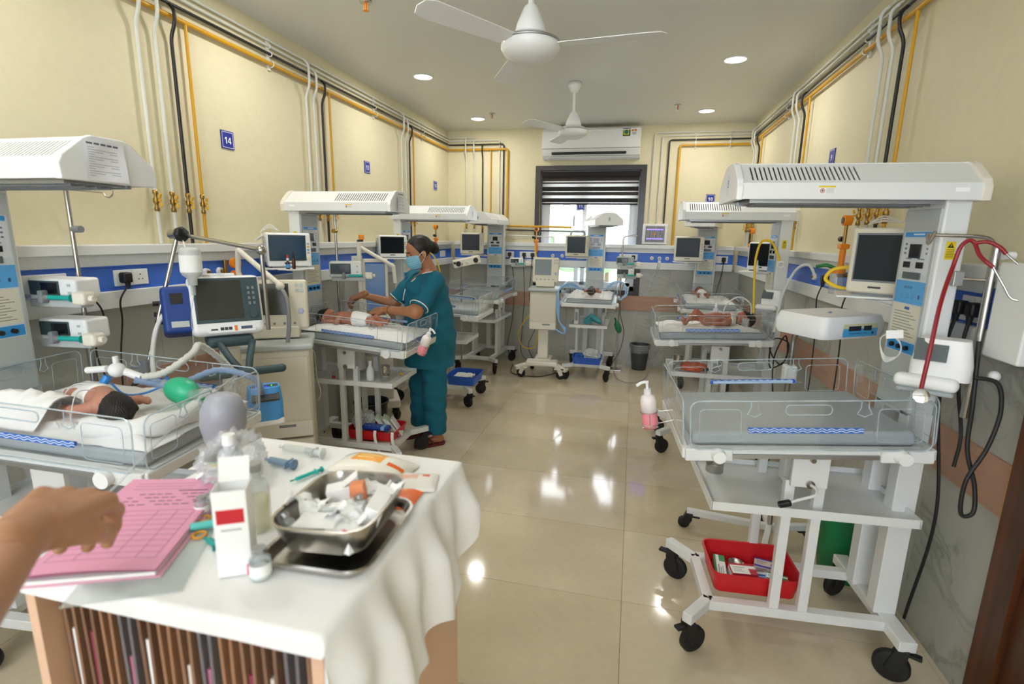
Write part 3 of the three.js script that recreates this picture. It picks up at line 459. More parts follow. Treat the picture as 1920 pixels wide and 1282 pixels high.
// radiant warmer: local +x points to the head column, origin on the floor below the bed
function hoodGeo(x0, x1) {                                        // hollow sheet-metal hood, slots cut through the slopes
  const g = [], len = x1 - x0, zc = 0.15, yl = 0.05, zt = 0.052, yt = 0.125, sl = Math.hypot(zc - zt, yt - yl), an = Math.atan2(yt - yl, zc - zt);
  const holes = []; for (let i = 0; i < 23; i++) { const cx = -len / 2 + 0.035 + i * 0.0152; holes.push([[cx, -sl * 0.36], [cx + 0.0056, -sl * 0.36], [cx + 0.0056, sl * 0.34], [cx, sl * 0.34]].map((p) => [p[0], p[1]])); }
  for (const s of [1, -1]) {
    const pl = ex([[-len / 2, -sl / 2 - 0.001], [len / 2, -sl / 2 - 0.001], [len / 2, sl / 2], [-len / 2, sl / 2]], 0.003, holes);
    mv(pl, 0, 0, 0, s > 0 ? -(Math.PI / 2 - an) : (Math.PI / 2 - an)); if (s < 0) { /* mirrored slope keeps its slots */ }
    mv(pl, (x0 + x1) / 2, (yl + yt) / 2, s * (zc + zt) / 2); g.push(pl);
    g.push(bx(len, yl + 0.004, 0.004, (x0 + x1) / 2, yl / 2, s * zc)); g.push(bx(len, 0.004, 0.03, (x0 + x1) / 2, 0.002, s * (zc - 0.015)));
  }
  g.push(bx(len, 0.004, zt * 2 + 0.006, (x0 + x1) / 2, yt, 0)); return join(g);
}
const capShape = (k) => [[-0.15 - k, -0.004], [0.15 + k, -0.004], [0.153 + k, 0.04], [0.14 + k, 0.066], [0.075, 0.118 + k], [0.05, 0.128 + k], [-0.05, 0.128 + k], [-0.075, 0.118 + k], [-0.14 - k, 0.066], [-0.153 - k, 0.04]];
function warmer(o) {
  const t = thing('radiant_warmer', o.label, 'infant warmer', o.pos, o.yaw, 'radiant warmers');
  const W = o.m || M.white;
  // base frame: two long beams, splayed foot legs, head cross beam
  P('base_frame', once('wbase', () => join([
    ...[-1, 1].map((s) => bb(-0.31, 0.36, 0.145, 0.185, s * 0.15 - 0.02, s * 0.15 + 0.02, 0.003)), bb(-0.33, -0.29, 0.145, 0.185, -0.15, 0.15, 0.003), bb(0.33, 0.39, 0.145, 0.187, -0.27, 0.27, 0.004),
    ...[-1, 1].map((s) => bx(0.16, 0.04, 0.04, -0.36, 0.165, s * 0.2, 0.003, 0, s * 0.88))])), W, t);
  for (const s of [-1, 1]) { caster(t, -0.4, s * 0.24, 0.15, 0.055, 0.5 * s + (o.cast || 0)); caster(t, 0.36, s * 0.25, 0.15, 0.06, 2.6 * s - (o.cast || 0)); }
  for (const s of [-1, 1]) {
    for (const x of [-0.085, 0.02]) P('lift_post', once('wpost' + s + x, () => bb(x, x + 0.035, 0.18, 0.73, s * 0.15 - 0.015, s * 0.15 + 0.015, 0.002)), W, t);
    const pl = P('lift_plate', once('wplate' + s, () => bb(-0.075, 0.05, 0.715, 0.845, s * 0.168, s * 0.185, 0.002)), W, t);
    P('bolt', once('wbolt' + s, () => cy(0.011, 0.009, 0.012, -0.012, 0.825, s * 0.192, 'z', 12)), M.steel, pl); P('crank_collar', once('wcol2' + s, () => cy(0.015, 0.015, 0.01, -0.01, 0.73, s * 0.19, 'z', 14)), M.steel, pl);
    if (s === (o.side || 1) && o.crank !== false) { P('crank', bar([[-0.01, 0.73, s * 0.195], [0.0, 0.73, s * 0.22], [-0.005, 0.715, s * 0.24], [-0.1, 0.685, s * 0.255]], 0.0055, 0.012), W, pl); P('crank_grip', mv(bx(0.045, 0.022, 0.022, 0, 0, 0, 0.007), -0.115, 0.68, s * 0.257, 0, 0, 0.3), M.black, pl); }
  }
  P('shelf', once('wshelf', () => join([bb(-0.35, 0.36, 0.612, 0.618, -0.21, 0.21), bb(-0.35, 0.36, 0.606, 0.64, -0.213, -0.208), bb(-0.35, 0.36, 0.606, 0.64, 0.208, 0.213), bb(-0.353, -0.348, 0.606, 0.64, -0.213, 0.213), bb(0.358, 0.363, 0.606, 0.64, -0.213, 0.213), bb(-0.3, 0.3, 0.59, 0.612, -0.13, -0.1), bb(-0.3, 0.3, 0.59, 0.612, 0.1, 0.13)])), W, t);
  P('support_neck', once('wneck', () => join([bb(-0.045, 0.02, 0.66, 0.86, -0.03, 0.03, 0.004), bb(-0.045, 0.02, 0.84, 0.86, -0.17, 0.17, 0.003), bb(-0.25, 0.22, 0.855, 0.87, -0.16, 0.16)])), W, t);
  // column
  for (const s of [-1, 1]) P('rear_post', once('wrear' + s, () => bb(0.315, 0.395, 0.18, 1.0, s * 0.085 - 0.03, s * 0.085 + 0.03, 0.004)), W, t);
  const col = P('column', once('wcol', () => bb(0.315, 0.395, 0.98, 1.755, -0.112, 0.112, 0.008)), W, t);
  P('column_face', once('wface', () => bb(0.309, 0.318, 1.0, 1.72, -0.1, 0.1, 0.003)), M.grey, col);
  const pn = P('control_panel', once('wctl', () => mv(new THREE.PlaneGeometry(0.175, 0.44), 0.3085, 1.425, 0, 0, -Math.PI / 2)), MS.ctrl, col);
  P('display', once('wd1', () => bb(0.3045, 0.309, 1.55, 1.6, -0.035, 0.03, 0.001)), M.screen, pn); P('display', once('wd2', () => bb(0.3055, 0.309, 1.515, 1.537, -0.062, -0.022, 0.001)), M.screen, pn); P('display', once('wd3', () => bb(0.3055, 0.309, 1.515, 1.537, 0.015, 0.055, 0.001)), M.screen, pn);
  P('display', once('wd4', () => bb(0.3055, 0.309, 1.475, 1.5, -0.055, 0.05, 0.001)), o.lcd || M.screenGrey, pn);
  for (const z of [-0.045, 0, 0.045]) P('connector', once('wcon' + z, () => cy(0.009, 0.009, 0.012, 0.304, 1.227, z, 'x', 12)), M.black, pn);
  for (const s of [-1, 1]) sticker(col, 'caution_sticker', 0.03, 0.06, MS.caution, 0.35, 1.58, s * 0.1128, s > 0 ? 0 : Math.PI);
  // hood
  const h = new THREE.Group(); h.name = 'heater_hood'; h.position.set(0.355 + (o.hoodX || 0), 1.745, 0); h.rotation.y = o.hoodYaw || 0; t.add(h);
  P('hood_shell', once('whood', () => hoodGeo(-0.69, 0.04)), W, h);
  P('end_cap', once('wcap1', () => mv(ex(capShape(0.003), 0.022, [], 0.004), -0.695, 0, 0, 0, Math.PI / 2)), M.white2, h); P('end_cap', once('wcap2', () => mv(ex(capShape(0.003), 0.03, [], 0.004), 0.05, 0, 0, 0, Math.PI / 2)), M.creamLight, h);
  P('inner_liner', once('wlin', () => mv(ex([[-0.142, 0.006], [0.142, 0.006], [0.142, 0.042], [0.046, 0.113], [-0.046, 0.113], [-0.142, 0.042]], 0.68, [], 0), -0.325, 0, 0, 0, Math.PI / 2)), M.black, h);
  P('heater_tray', once('wheat', () => join([bx(0.6, 0.012, 0.2, -0.34, -0.002, 0), bx(0.62, 0.016, 0.012, -0.34, -0.004, 0.1), bx(0.62, 0.016, 0.012, -0.34, -0.004, -0.1)])), M.aluminium, h);
  for (let i = 0; i < 4; i++) P('heater_tube', once('whtu', () => cy(0.006, 0.006, 0.56, 0, 0, 0, 'x', 8)), M.midGrey, h).position.set(-0.34, -0.012, -0.06 + i * 0.04);
  for (const s of [-1, 1]) { sticker(h, 'warning_sticker', 0.052, 0.026, MS.warn, -0.42, 0.029, s * 0.1525, s > 0 ? 0 : Math.PI); sticker(h, 'name_sticker', 0.04, 0.013, mat('#f4f5f4', 0.5), -0.02, 0.03, s * 0.1525, s > 0 ? 0 : Math.PI); }
  if (o.capSticker !== false) sticker(h, 'cap_label', 0.035, 0.07, MS.cap, -0.7065, 0.06, 0, -Math.PI / 2);
  if (o.notice) { const n = o.notice; const pp = P('taped_notice', sheet((u, v) => [-0.7085 - 0.004 * (1 + Math.sin(u * 5 + v * 3)), n.y - v * n.h, n.z + (u - 0.5) * n.w], 6, 6), MS.notice, h); const uv = pp.geometry.attributes.uv; for (let j = 0, k = 0; j <= 6; j++) for (let i = 0; i <= 6; i++, k++) uv.setXY(k, i / 6, 1 - j / 6); }
  // tilting bed
  const b = new THREE.Group(); b.name = 'bassinet'; b.position.set(0, 0.9, 0); b.rotation.z = o.tilt ?? 0.055; t.add(b);
  P('bed_frame', once('wbed', () => join([bb(-0.48, 0.31, -0.012, 0.002, -0.285, 0.285, 0.003), ...[-1, 1].flatMap((s) => [bb(-0.48, -0.32, -0.035, 0.012, s * 0.27, s * 0.298, 0.006), bb(0.15, 0.31, -0.035, 0.012, s * 0.27, s * 0.298, 0.006), bb(-0.48, 0.31, 0.0, 0.012, s * 0.262, s * 0.29, 0.003)]), bb(-0.49, -0.465, -0.03, 0.01, -0.285, 0.285, 0.006), bb(0.3, 0.322, -0.03, 0.01, -0.285, 0.285, 0.006)])), W, b);
  for (const s of [-1, 1]) { P('side_rail', once('wrail' + s, () => bb(-0.32, 0.15, -0.026, -0.012, s * 0.268, s * 0.29)), M.aluminium, b); for (const x of [-0.37, 0.21]) P('knob', once('wknob' + s + x, () => cy(0.026, 0.022, 0.03, x, -0.01, s * 0.31, 'z', 14)), M.white2, b); }
  P('mattress', once('wmat', () => bb(-0.45, 0.28, 0.006, 0.058, -0.25, 0.25, 0.018)), M.mattress, b);
  const sh = 0.175, sy = 0.1;
  for (const s of [-1, 1]) {
    const a = acrylic(b, 0.76, sh, -0.085, sy, s * 0.302, 0); sticker(a, 'wave_strip', 0.36, 0.02, MS.wave, -0.01, -0.015, s * 0.0045, s > 0 ? 0 : Math.PI); const q = sticker(a, 'tube_strip', 0.36, 0.014, MS.tubeStrip, -0.01, -0.015, -s * 0.0045, s > 0 ? Math.PI : 0); q.name = 'wave_strip_back';
  }
  acrylic(b, 0.56, sh, -0.485, sy, 0, Math.PI / 2, 0, true, 'acrylic_foot_end'); acrylic(b, 0.56, sh, 0.316, sy, 0, Math.PI / 2, 0, true, 'acrylic_head_end');
  return { t, b, h, at: (x, y, z) => { t.updateMatrixWorld(true); return t.localToWorld(new THREE.Vector3(x, y, z)).toArray(); }, bedAt: (x, y, z) => { t.updateMatrixWorld(true); return b.localToWorld(new THREE.Vector3(x, y, z)).toArray(); } };
}
const RW = {
  w1: warmer({ label: 'nearest right radiant warmer with an empty grey mattress', pos: [0.68, 0, -2.13], yaw: 0.07, side: 1, tilt: 0.075, hoodYaw: -0.03 }),
  w2: warmer({ label: 'second radiant warmer on the right with a baby on it', pos: [0.67, 0, -4.09], yaw: 0.02, side: 1, tilt: 0.05 }),
  w3: warmer({ label: 'radiant warmer in the back right corner against the window wall', pos: [0.82, 0, -6.08], yaw: Math.PI / 2, side: 1, tilt: 0.04, hoodYaw: -0.25, crank: false }),
  w4: warmer({ label: 'radiant warmer standing in front of the window', pos: [-0.45, 0, -6.1], yaw: Math.PI / 2, side: 1, tilt: 0.03, hoodYaw: 0.25, crank: false }),
  w5: warmer({ label: 'radiant warmer at the back wall left of the window', pos: [-1.73, 0, -6.08], yaw: Math.PI / 2 - 0.05, side: 1, tilt: 0.04, crank: false }),
  w6: warmer({ label: 'empty radiant warmer behind the nurse at the left wall', pos: [-1.83, 0, -4.68], yaw: Math.PI + 0.02, side: -1, tilt: 0.05 }),
  w7: warmer({ label: 'radiant warmer whose baby the nurse is tending', pos: [-1.85, 0, -3.18], yaw: Math.PI + 0.03, side: -1, tilt: 0.07, capSticker: false, notice: { y: 0.12, z: 0, w: 0.12, h: 0.12 }, crank: false }),
  w8: warmer({ label: 'nearest left radiant warmer cut off by the left edge', pos: [-1.9, 0, -1.38], yaw: Math.PI + 0.1, side: -1, tilt: 0.06, capSticker: false, hoodYaw: -0.1, hoodX: 0.05, notice: { y: 0.115, z: -0.02, w: 0.13, h: 0.115 }, crank: false }),
};
// ---------------------------------------------------------------- equipment
function loft(rings, c0 = true, c1 = true, crease = 0.7) {
  const pos = [], uv = [], idx = [], n = rings[0].length;
  rings.forEach((r, j) => r.forEach((p, i) => { pos.push(...p); uv.push(i / n, j); }));
  for (let j = 0; j < rings.length - 1; j++) for (let i = 0; i < n; i++) { const a = j * n + i, b = j * n + (i + 1) % n, c = a + n, d = b + n; idx.push(a, c, b, b, c, d); }
  const cap = (j, s) => { const c = pos.length / 3; const m = rings[j].reduce((q, p) => [q[0] + p[0] / n, q[1] + p[1] / n, q[2] + p[2] / n], [0, 0, 0]); pos.push(...m); uv.push(0, 0); for (let i = 0; i < n; i++) { const a = j * n + i, b = j * n + (i + 1) % n; s > 0 ? idx.push(c, a, b) : idx.push(c, b, a); } };
  if (c0) cap(0, 1); if (c1) cap(rings.length - 1, -1);
  const g = new THREE.BufferGeometry(); g.setAttribute('position', new THREE.Float32BufferAttribute(pos, 3)); g.setAttribute('uv', new THREE.Float32BufferAttribute(uv, 2)); g.setIndex(idx); return toCreasedNormals(g, crease);
}
const ringXZ = (w, d, r, y) => rrect(w, d, r, 0, 0, 4).map((p) => [p[0], y, p[1]]);
// open tray or bin with a rolled lip
function openBox(w, d, h, flare, r, t = 0.003, lip = 0.008) {
  const W = w + flare * 2, D = d + flare * 2;
  return loft([ringXZ(w, d, r, 0), ringXZ(W, D, r + flare * 0.5, h - lip * 0.6), ringXZ(W + lip * 2, D + lip * 2, r + flare + lip, h - lip * 0.5), ringXZ(W + lip * 2, D + lip * 2, r + flare + lip, h), ringXZ(W - t, D - t, r + flare * 0.5, h), ringXZ(w - t * 2, d - t * 2, r, t)]);
}
const bottleGeo = (r, h, neck, nr) => lt([[0.001, 0], [r * 0.9, 0], [r, 0.006], [r, h - r * 0.6], [r * 0.85, h - r * 0.22], [nr, h], [nr, h + neck], [0.001, h + neck]], 0, 0, 0, 20);
const buttonsGeo = (n, w, h, x, y, z, gap) => { const g = []; for (let i = 0; i < n; i++) g.push(bx(w, h, 0.003, x, y - i * gap, z, 0.001)); return join(g); };

// screens carry faint printed traces
const scrBlue = canvas(128, 128, (c) => { c.fillStyle = '#1a2a38'; c.fillRect(0, 0, 128, 128); c.fillStyle = '#24485e'; c.fillRect(0, 0, 128, 60); });
const M2 = { scrBlue: mat('#20425a', 0.1), scrDark: phy('#161b1f', 0.2, { specularIntensity: 0.3 }), scrOlive: phy('#3c3d36', 0.15, { specularIntensity: 0.5 }), scrTeal: phy('#0c1f25', 0.2, { specularIntensity: 0.3 }), scrGrey: phy('#7f898c', 0.2, { specularIntensity: 0.5 }), scrLit: new THREE.MeshStandardMaterial({ color: '#6a86a8', roughness: 0.12, emissive: '#4a6d9c', emissiveIntensity: 0.25 }), lcdBlue: new THREE.MeshStandardMaterial({ color: '#2233aa', roughness: 0.2, emissive: '#3346d8', emissiveIntensity: 0.7 }) };
// bedside monitor: local front faces +z, origin at the middle of its underside
function monitor(label, pos, yaw, o = {}) {
  const { w = 0.27, h = 0.22, d = 0.1, body = M.creamLight, scr = M2.scrDark, sw = 0.74, sh = 0.7, sx = -0.04, tiltBack = 0 } = o;
  const t = thing('patient_monitor', label, 'monitor', pos, yaw, 'bedside monitors'); const k = new THREE.Group(); k.name = 'housing'; t.add(k); k.rotation.x = -tiltBack;
  P('case', [bx(w, h, d, 0, h / 2, -d / 2, 0.014), bx(w * 0.86, h * 0.82, d * 0.5, 0, h * 0.5, -d - d * 0.2, 0.012)], body, k);
  P('bezel', bx(w * (sw + 0.05), h * (sh + 0.06), 0.004, w * sx, h * 0.55, 0.001, 0.0015), o.bezel || M.dark, k);
  P('screen', bx(w * sw, h * sh, 0.003, w * sx, h * 0.55, 0.0035, 0.001), scr, k);
  for (let i = 0; i < 4; i++) P('button', once('mbtn', () => bx(0.014, 0.01, 0.004, 0, 0, 0, 0.001)), i === 1 ? M.yellow : i === 2 ? M.skyBlue : M.coolGrey, k).position.set(w * 0.425, h * (0.68 - i * 0.09), 0.001);
  P('badge', bx(w * 0.18, 0.008, 0.002, w * sx, h * 0.1, 0.001), M.dark, k);
  P('dial', cy(0.014, 0.012, 0.016, w * 0.42, h * 0.24, 0.006, 'z', 18), M.cream, k);
  if (o.handle) P('handle', bar([[-w * 0.3, h * 0.98, -d / 2], [-w * 0.27, h + 0.045, -d / 2], [w * 0.27, h + 0.045, -d / 2], [w * 0.3, h * 0.98, -d / 2]], 0.012, 0.02), M.coolGrey, k);
  P('foot_plate', bx(w * 0.8, 0.012, d * 0.9, 0, -0.004, -d / 2, 0.003), M.midGrey, k);
  if (o.modules) { const g = []; for (let i = 0; i < 5; i++) g.push(bx(0.01, h * 0.14, d * 0.7, -w / 2 - 0.003, h * (0.2 + i * 0.15), -d * 0.6, 0.002)); g.forEach((q) => P('side_module', q, M.grey, k)); }
  return t;
}
function arm(parent, from, to, w = 0.05) { const a = V(from), b = V(to), m = a.clone().add(b).multiplyScalar(0.5), L = a.distanceTo(b), g = bx(w, 0.014, L + 0.02, 0, 0, 0, 0.003); const q = new THREE.Quaternion().setFromUnitVectors(new THREE.Vector3(0, 0, 1), b.clone().sub(a).normalize()); g.applyQuaternion(q).translate(m.x, m.y, m.z); return P('monitor_shelf_arm', g, M.white, parent); }
// each monitor stands on a shelf fixed to its warmer's column
function shelfOn(rw, x, y, z, w, d, yaw = 0) { const s = P('monitor_shelf', [bx(w, 0.008, d, 0, 0, 0, 0.003, 0, yaw)], M.white, rw.t); s.position.copy(rw.t.worldToLocal(new THREE.Vector3(x, y, z))); s.rotation.y = -rw.t.rotation.y; const l = s.position; arm(rw.t, [0.35, l.y - 0.012, Math.sign(l.z) * 0.1], [l.x, l.y - 0.012, l.z], 0.045); return s; }
Object.values(RW).forEach((r) => r.t.updateMatrixWorld(true));
shelfOn(RW.w7, -2.19, 1.374, -2.97, 0.3, 0.2, 0.6); monitor('white monitor with blue reflecting screen on the nurse\'s warmer', [-2.17, 1.386, -2.95], 0.8, { w: 0.27, h: 0.215, body: M.white2, scr: M2.scrBlue, sw: 0.78, modules: true, d: 0.12 });
shelfOn(RW.w6, -2.16, 1.384, -4.47, 0.28, 0.18, 0.5); monitor('white monitor with blank black screen behind the nurse\'s head', [-2.17, 1.396, -4.45], 0.7, { w: 0.26, h: 0.2, body: M.white2, scr: M2.scrDark, sw: 0.8, modules: true, d: 0.12 });
shelfOn(RW.w5, -1.97, 1.37, -6.28, 0.28, 0.18); monitor('cream monitor beside the column left of the window', [-1.975, 1.382, -6.22], 0.2, { w: 0.29, h: 0.26, body: M.cream, scr: M2.scrDark, sw: 0.7 });
shelfOn(RW.w4, -0.65, 1.37, -6.28, 0.28, 0.18); monitor('cream monitor with grey carry handle in front of the window', [-0.66, 1.382, -6.22], 0.08, { w: 0.28, h: 0.25, body: M.cream, scr: M2.scrTeal, sw: 0.72, handle: true });
shelfOn(RW.w3, 0.6, 1.35, -6.28, 0.3, 0.18); monitor('cream monitor in the back right corner', [0.61, 1.362, -6.22], -0.1, { w: 0.32, h: 0.28, body: M.creamLight, scr: M2.scrTeal, sw: 0.74 });
shelfOn(RW.w2, 0.93, 1.372, -4.27, 0.24, 0.18, -0.4); monitor('white monitor with black bezel on the second right warmer', [0.935, 1.384, -4.25], -0.55, { w: 0.19, h: 0.21, body: M.white2, scr: M2.scrDark, sw: 0.84, sh: 0.74, sx: 0, bezel: M.black });
shelfOn(RW.w1, 0.99, 1.385, -2.44, 0.27, 0.26, -0.3); monitor('deep cream monitor on the nearest right warmer', [0.975, 1.397, -2.36], -0.72, { w: 0.25, h: 0.265, d: 0.13, body: M.cream, scr: phy('#2a3033', 0.2, { specularIntensity: 0.4 }), sw: 0.64, sh: 0.68, sx: -0.07, bezel: M.midGrey });

// ventilator with white rounded screen, blue side module and grey handle
{
  const t = thing('ventilator', 'white ventilator with large dark screen and blue side module by the near left bed', 'ventilator', [-1.9, 0, -2.08], 0.85);
  const k = new THREE.Group(); k.name = 'screen_unit'; k.position.set(0, 1.11, 0.05); k.rotation.x = -0.3; t.add(k);
  P('housing', [bx(0.31, 0.29, 0.06, 0, 0.15, 0, 0.03), bx(0.26, 0.2, 0.09, 0, 0.15, -0.06, 0.03), bx(0.16, 0.014, 0.05, -0.03, 0.297, -0.005, 0.006)], M.white2, k);
  P('bezel', bx(0.275, 0.215, 0.006, 0.005, 0.17, 0.03, 0.003), M.slate, k); P('screen', bx(0.19, 0.185, 0.004, -0.028, 0.172, 0.0335, 0.002), M2.scrOlive, k);
  P('dial', cy(0.02, 0.018, 0.014, 0.108, 0.095, 0.037, 'z', 24), M.slate, k);
  for (let i = 0; i < 4; i++) for (const x of [0.098, 0.118]) P('key', once('v1key', () => bx(0.011, 0.014, 0.003, 0, 0, 0, 0.001)), M.midGrey, k).position.set(x, 0.225 - i * 0.025, 0.034);
  const tx = canvas(256, 48, (c) => { c.fillStyle = '#e9ebea'; c.fillRect(0, 0, 256, 48); c.fillStyle = '#222'; c.fillRect(14, 22, 36, 10); for (let i = 0; i < 3; i++) { c.fillStyle = '#33383a'; c.fillRect(64 + i * 22, 14, 19, 20); } c.fillStyle = '#e87a2c'; c.fillRect(140, 6, 16, 36); c.fillStyle = '#46586e'; c.fillRect(176, 14, 62, 20); });
  sticker(k, 'badge_strip', 0.2, 0.034, mat('#ffffff', 0.5, { map: tx }), 0.01, 0.033, 0.0307);
  P('side_module', [bx(0.13, 0.22, 0.16, -0.195, 0.14, -0.06, 0.02)], M.deepBlue, k); P('module_window', bx(0.05, 0.05, 0.004, -0.2, 0.19, 0.021, 0.001), M.black, k); P('module_plate', bx(0.07, 0.028, 0.004, -0.195, 0.07, 0.021, 0.001), M.grey, k);
  for (const [y, z] of [[0.19, -0.14], [0.14, -0.15], [0.1, -0.13]]) P('gas_port', cy(0.011, 0.011, 0.04, -0.27, y, z + 0.06, 'x', 12), M.black, k);
  P('swivel_mount', [bx(0.2, 0.05, 0.16, 0, 1.085, 0.0, 0.02)], M.slate, t);
  P('column', [cy(0.05, 0.045, 0.92, 0, 0.6, -0.02)], M.creamLight, t);
  P('handle', [bar([[-0.05, 1.08, 0.07], [-0.02, 1.02, 0.16], [0.02, 0.965, 0.2]], 0.016, 0.03), bar([[0.09, 1.08, 0.07], [0.06, 1.02, 0.16], [0.045, 0.965, 0.2]], 0.016, 0.03), bar([[-0.14, 0.96, 0.2], [0.19, 0.96, 0.2]], 0.02), sp(0.02, -0.14, 0.96, 0.2), sp(0.02, 0.19, 0.96, 0.2)], M.slate, t);
  P('base', [bx(0.5, 0.05, 0.08, 0, 0.14, 0, 0.02, 0, 0.6), bx(0.5, 0.05, 0.08, 0, 0.14, 0, 0.02, 0, -0.6)], M.creamLight, t);
  for (const a of [0.6, -0.6, Math.PI + 0.6, Math.PI - 0.6]) caster(t, 0.22 * Math.cos(a), -0.22 * Math.sin(a), 0.12, 0.045, a);
  const b = thing('humidifier', 'blue heated humidifier with lit blue display beside the near ventilator', 'humidifier', [-1.545, 0.79, -1.86], 0.75);
  P('base_unit', [loft([ringXZ(0.14, 0.13, 0.03, 0), ringXZ(0.14, 0.13, 0.03, 0.09), ringXZ(0.13, 0.09, 0.03, 0.15)])], M.skyBlue, b); P('lower_shell', bx(0.144, 0.03, 0.134, 0, 0.0, 0, 0.012), M.white2, b);
  const cp = new THREE.Group(); cp.name = 'control_top'; cp.position.set(0, 0.128, 0.04); cp.rotation.x = -0.95; b.add(cp);
  P('panel', bx(0.11, 0.09, 0.012, 0, 0, 0, 0.004), M.dark, cp); P('display', bx(0.05, 0.035, 0.002, -0.012, 0.018, 0.0065, 0.0008), M2.lcdBlue, cp); P('indicator', cy(0.003, 0.003, 0.003, 0.03, 0.035, 0.007, 'z', 8), new THREE.MeshStandardMaterial({ color: '#3fe08a', emissive: '#2fe07a', emissiveIntensity: 1 }), cp);
  P('mount_clamp', [bar([[0, 0.06, -0.06], [-0.02, 0.06, -0.16]], 0.012)], M.midGrey, b);
}
function cabinetVent(label, pos, yaw, o = {}) {
  const t = thing('ventilator', label, 'ventilator', pos, yaw), w = o.w || 0.33, d = 0.34, y0 = o.y0 || 0.56, y1 = o.y1 || 1.0;
  P('cabinet', [bb(-w / 2, w / 2, y0, y1, -d / 2, d / 2, 0.018)], M.cream, t); P('upper_door', bb(-w / 2 + 0.012, w / 2 - 0.012, y0 + (y1 - y0) * 0.22, y1 - 0.04, d / 2 - 0.002, d / 2 + 0.005, 0.003), M.cream, t);
  P('drawer', bb(-w / 2 + 0.006, w / 2 - 0.006, y0 + 0.01, y0 + (y1 - y0) * 0.2, d / 2 - 0.002, d / 2 + 0.008, 0.003), M.creamLight, t); P('drawer_pull', bx(0.09, 0.016, 0.012, 0.04, y0 + (y1 - y0) * 0.15, d / 2 + 0.004, 0.003), M.midGrey, t);
  if (o.low) P('lower_cabinet', bb(-w / 2, w / 2, 0.16, y0 - 0.008, -d / 2, d / 2, 0.01), M.cream, t); else { P('pedestal', [bb(-0.06, 0.06, 0.2, y0, -0.06, 0.06, 0.01)], M.creamLight, t); }
  P('worktop', [bb(-w / 2 - 0.02, w / 2 + 0.02, y1, y1 + 0.035, -d / 2 - 0.01, d / 2 + 0.03, 0.014)], M.grey, t);
  const k = new THREE.Group(); k.name = 'screen_unit'; k.position.set(0, y1 + 0.09, -0.02); k.rotation.x = -0.18; t.add(k);
  P('housing', [bx(w * 0.98, 0.29, 0.07, 0, 0.14, 0, 0.018), bx(w * 0.7, 0.07, 0.1, 0, -0.02, -0.01, 0.012)], M.cream, k); P('screen', bx(w * 0.62, 0.18, 0.005, -w * 0.1, 0.17, 0.035, 0.002), o.scr || M2.scrOlive, k);
  for (let i = 0; i < 4; i++) P('key', once('v2key', () => bx(0.02, 0.02, 0.004, 0, 0, 0, 0.001)), M.grey, k).position.set(w * 0.37 + (i & 1) * 0.024 - 0.012, 0.25 - (i >> 1) * 0.03, 0.035);
  P('dial', cy(0.017, 0.015, 0.012, w * 0.38, 0.1, 0.04, 'z', 18), mat('#aab4d4', 0.4), k); for (let i = 0; i < 5; i++) P('lower_key', once('v2lk', () => cy(0.007, 0.007, 0.006, 0, 0, 0, 'z', 10)), M.midGrey, k).position.set(-w * 0.32 + i * w * 0.15, 0.03, 0.036);
  P('base', [bb(-w / 2 - 0.03, w / 2 + 0.03, 0.13, 0.19, 0.02, d / 2 + 0.02, 0.02), bb(-0.1, 0.1, 0.13, 0.2, -d / 2, 0.1, 0.02), ...[-1, 1].map((s) => bx(0.2, 0.05, 0.07, s * (w / 2 + 0.06), 0.13, 0.17, 0.015, 0, s * -0.5, s * -0.2))], M.creamLight, t);
  for (const s of [-1, 1]) { const c1 = caster(t, s * (w / 2 + (o.splay || 0.1)), 0.22, 0.13, 0.055, s > 0 ? 0.4 : 2.7, M.creamLight); c1.children[0].material = M.rubber; caster(t, s * 0.14, -0.16, 0.13, 0.045, 2); }
  return t;
}
cabinetVent('tall cream cabinet ventilator between the near ventilator and the nurse\'s bed', [-1.99, 0, -2.54], 0.55, { low: true, y0: 0.44, y1: 0.96, w: 0.36 });
cabinetVent('cream cabinet ventilator left of the window warmer', [-0.975, 0, -5.88], 0.06, { scr: M2.scrGrey, w: 0.31, splay: 0.05 });
// slim ventilator with tall bluish screen behind the nurse's hands
{
  const t = thing('ventilator', 'slim ventilator with a tall bluish screen behind the nurse\'s hands', 'ventilator', [-2.13, 0, -3.98], 0.55);
  P('mast', [bb(-0.13, -0.095, 0.15, 1.54, -0.02, 0.02, 0.008)], M.creamLight, t); P('frame', [bb(-0.095, -0.07, 0.9, 1.4, -0.01, 0.02, 0.006), bb(0.09, 0.115, 0.9, 1.38, -0.01, 0.02, 0.006), bb(-0.095, 0.115, 1.37, 1.4, -0.01, 0.02, 0.006)], M.creamLight, t);
  P('screen', bx(0.155, 0.4, 0.008, 0.01, 1.16, 0.012, 0.003), M2.scrLit, t); P('lower_cabinet', bb(-0.15, 0.13, 0.2, 0.9, -0.14, 0.12, 0.015), M.creamLight, t); P('beacon', bx(0.045, 0.04, 0.03, -0.09, 1.575, 0, 0.006), M.orange, t); P('beacon_base', bx(0.05, 0.016, 0.04, -0.1, 1.547, 0, 0.004), M.black, t);
  P('circuit_arm', [bar([[-0.11, 1.5, 0], [0.16, 1.34, 0.06], [0.17, 1.2, 0.06]], 0.016, 0.01)], M.creamLight, t); P('base', [bb(-0.2, 0.18, 0.12, 0.2, -0.17, 0.16, 0.02)], M.creamLight, t); for (const [x, z] of [[-0.16, -0.13], [0.14, -0.13], [-0.16, 0.12], [0.14, 0.12]]) caster(t, x, z, 0.12, 0.04, 1);
}
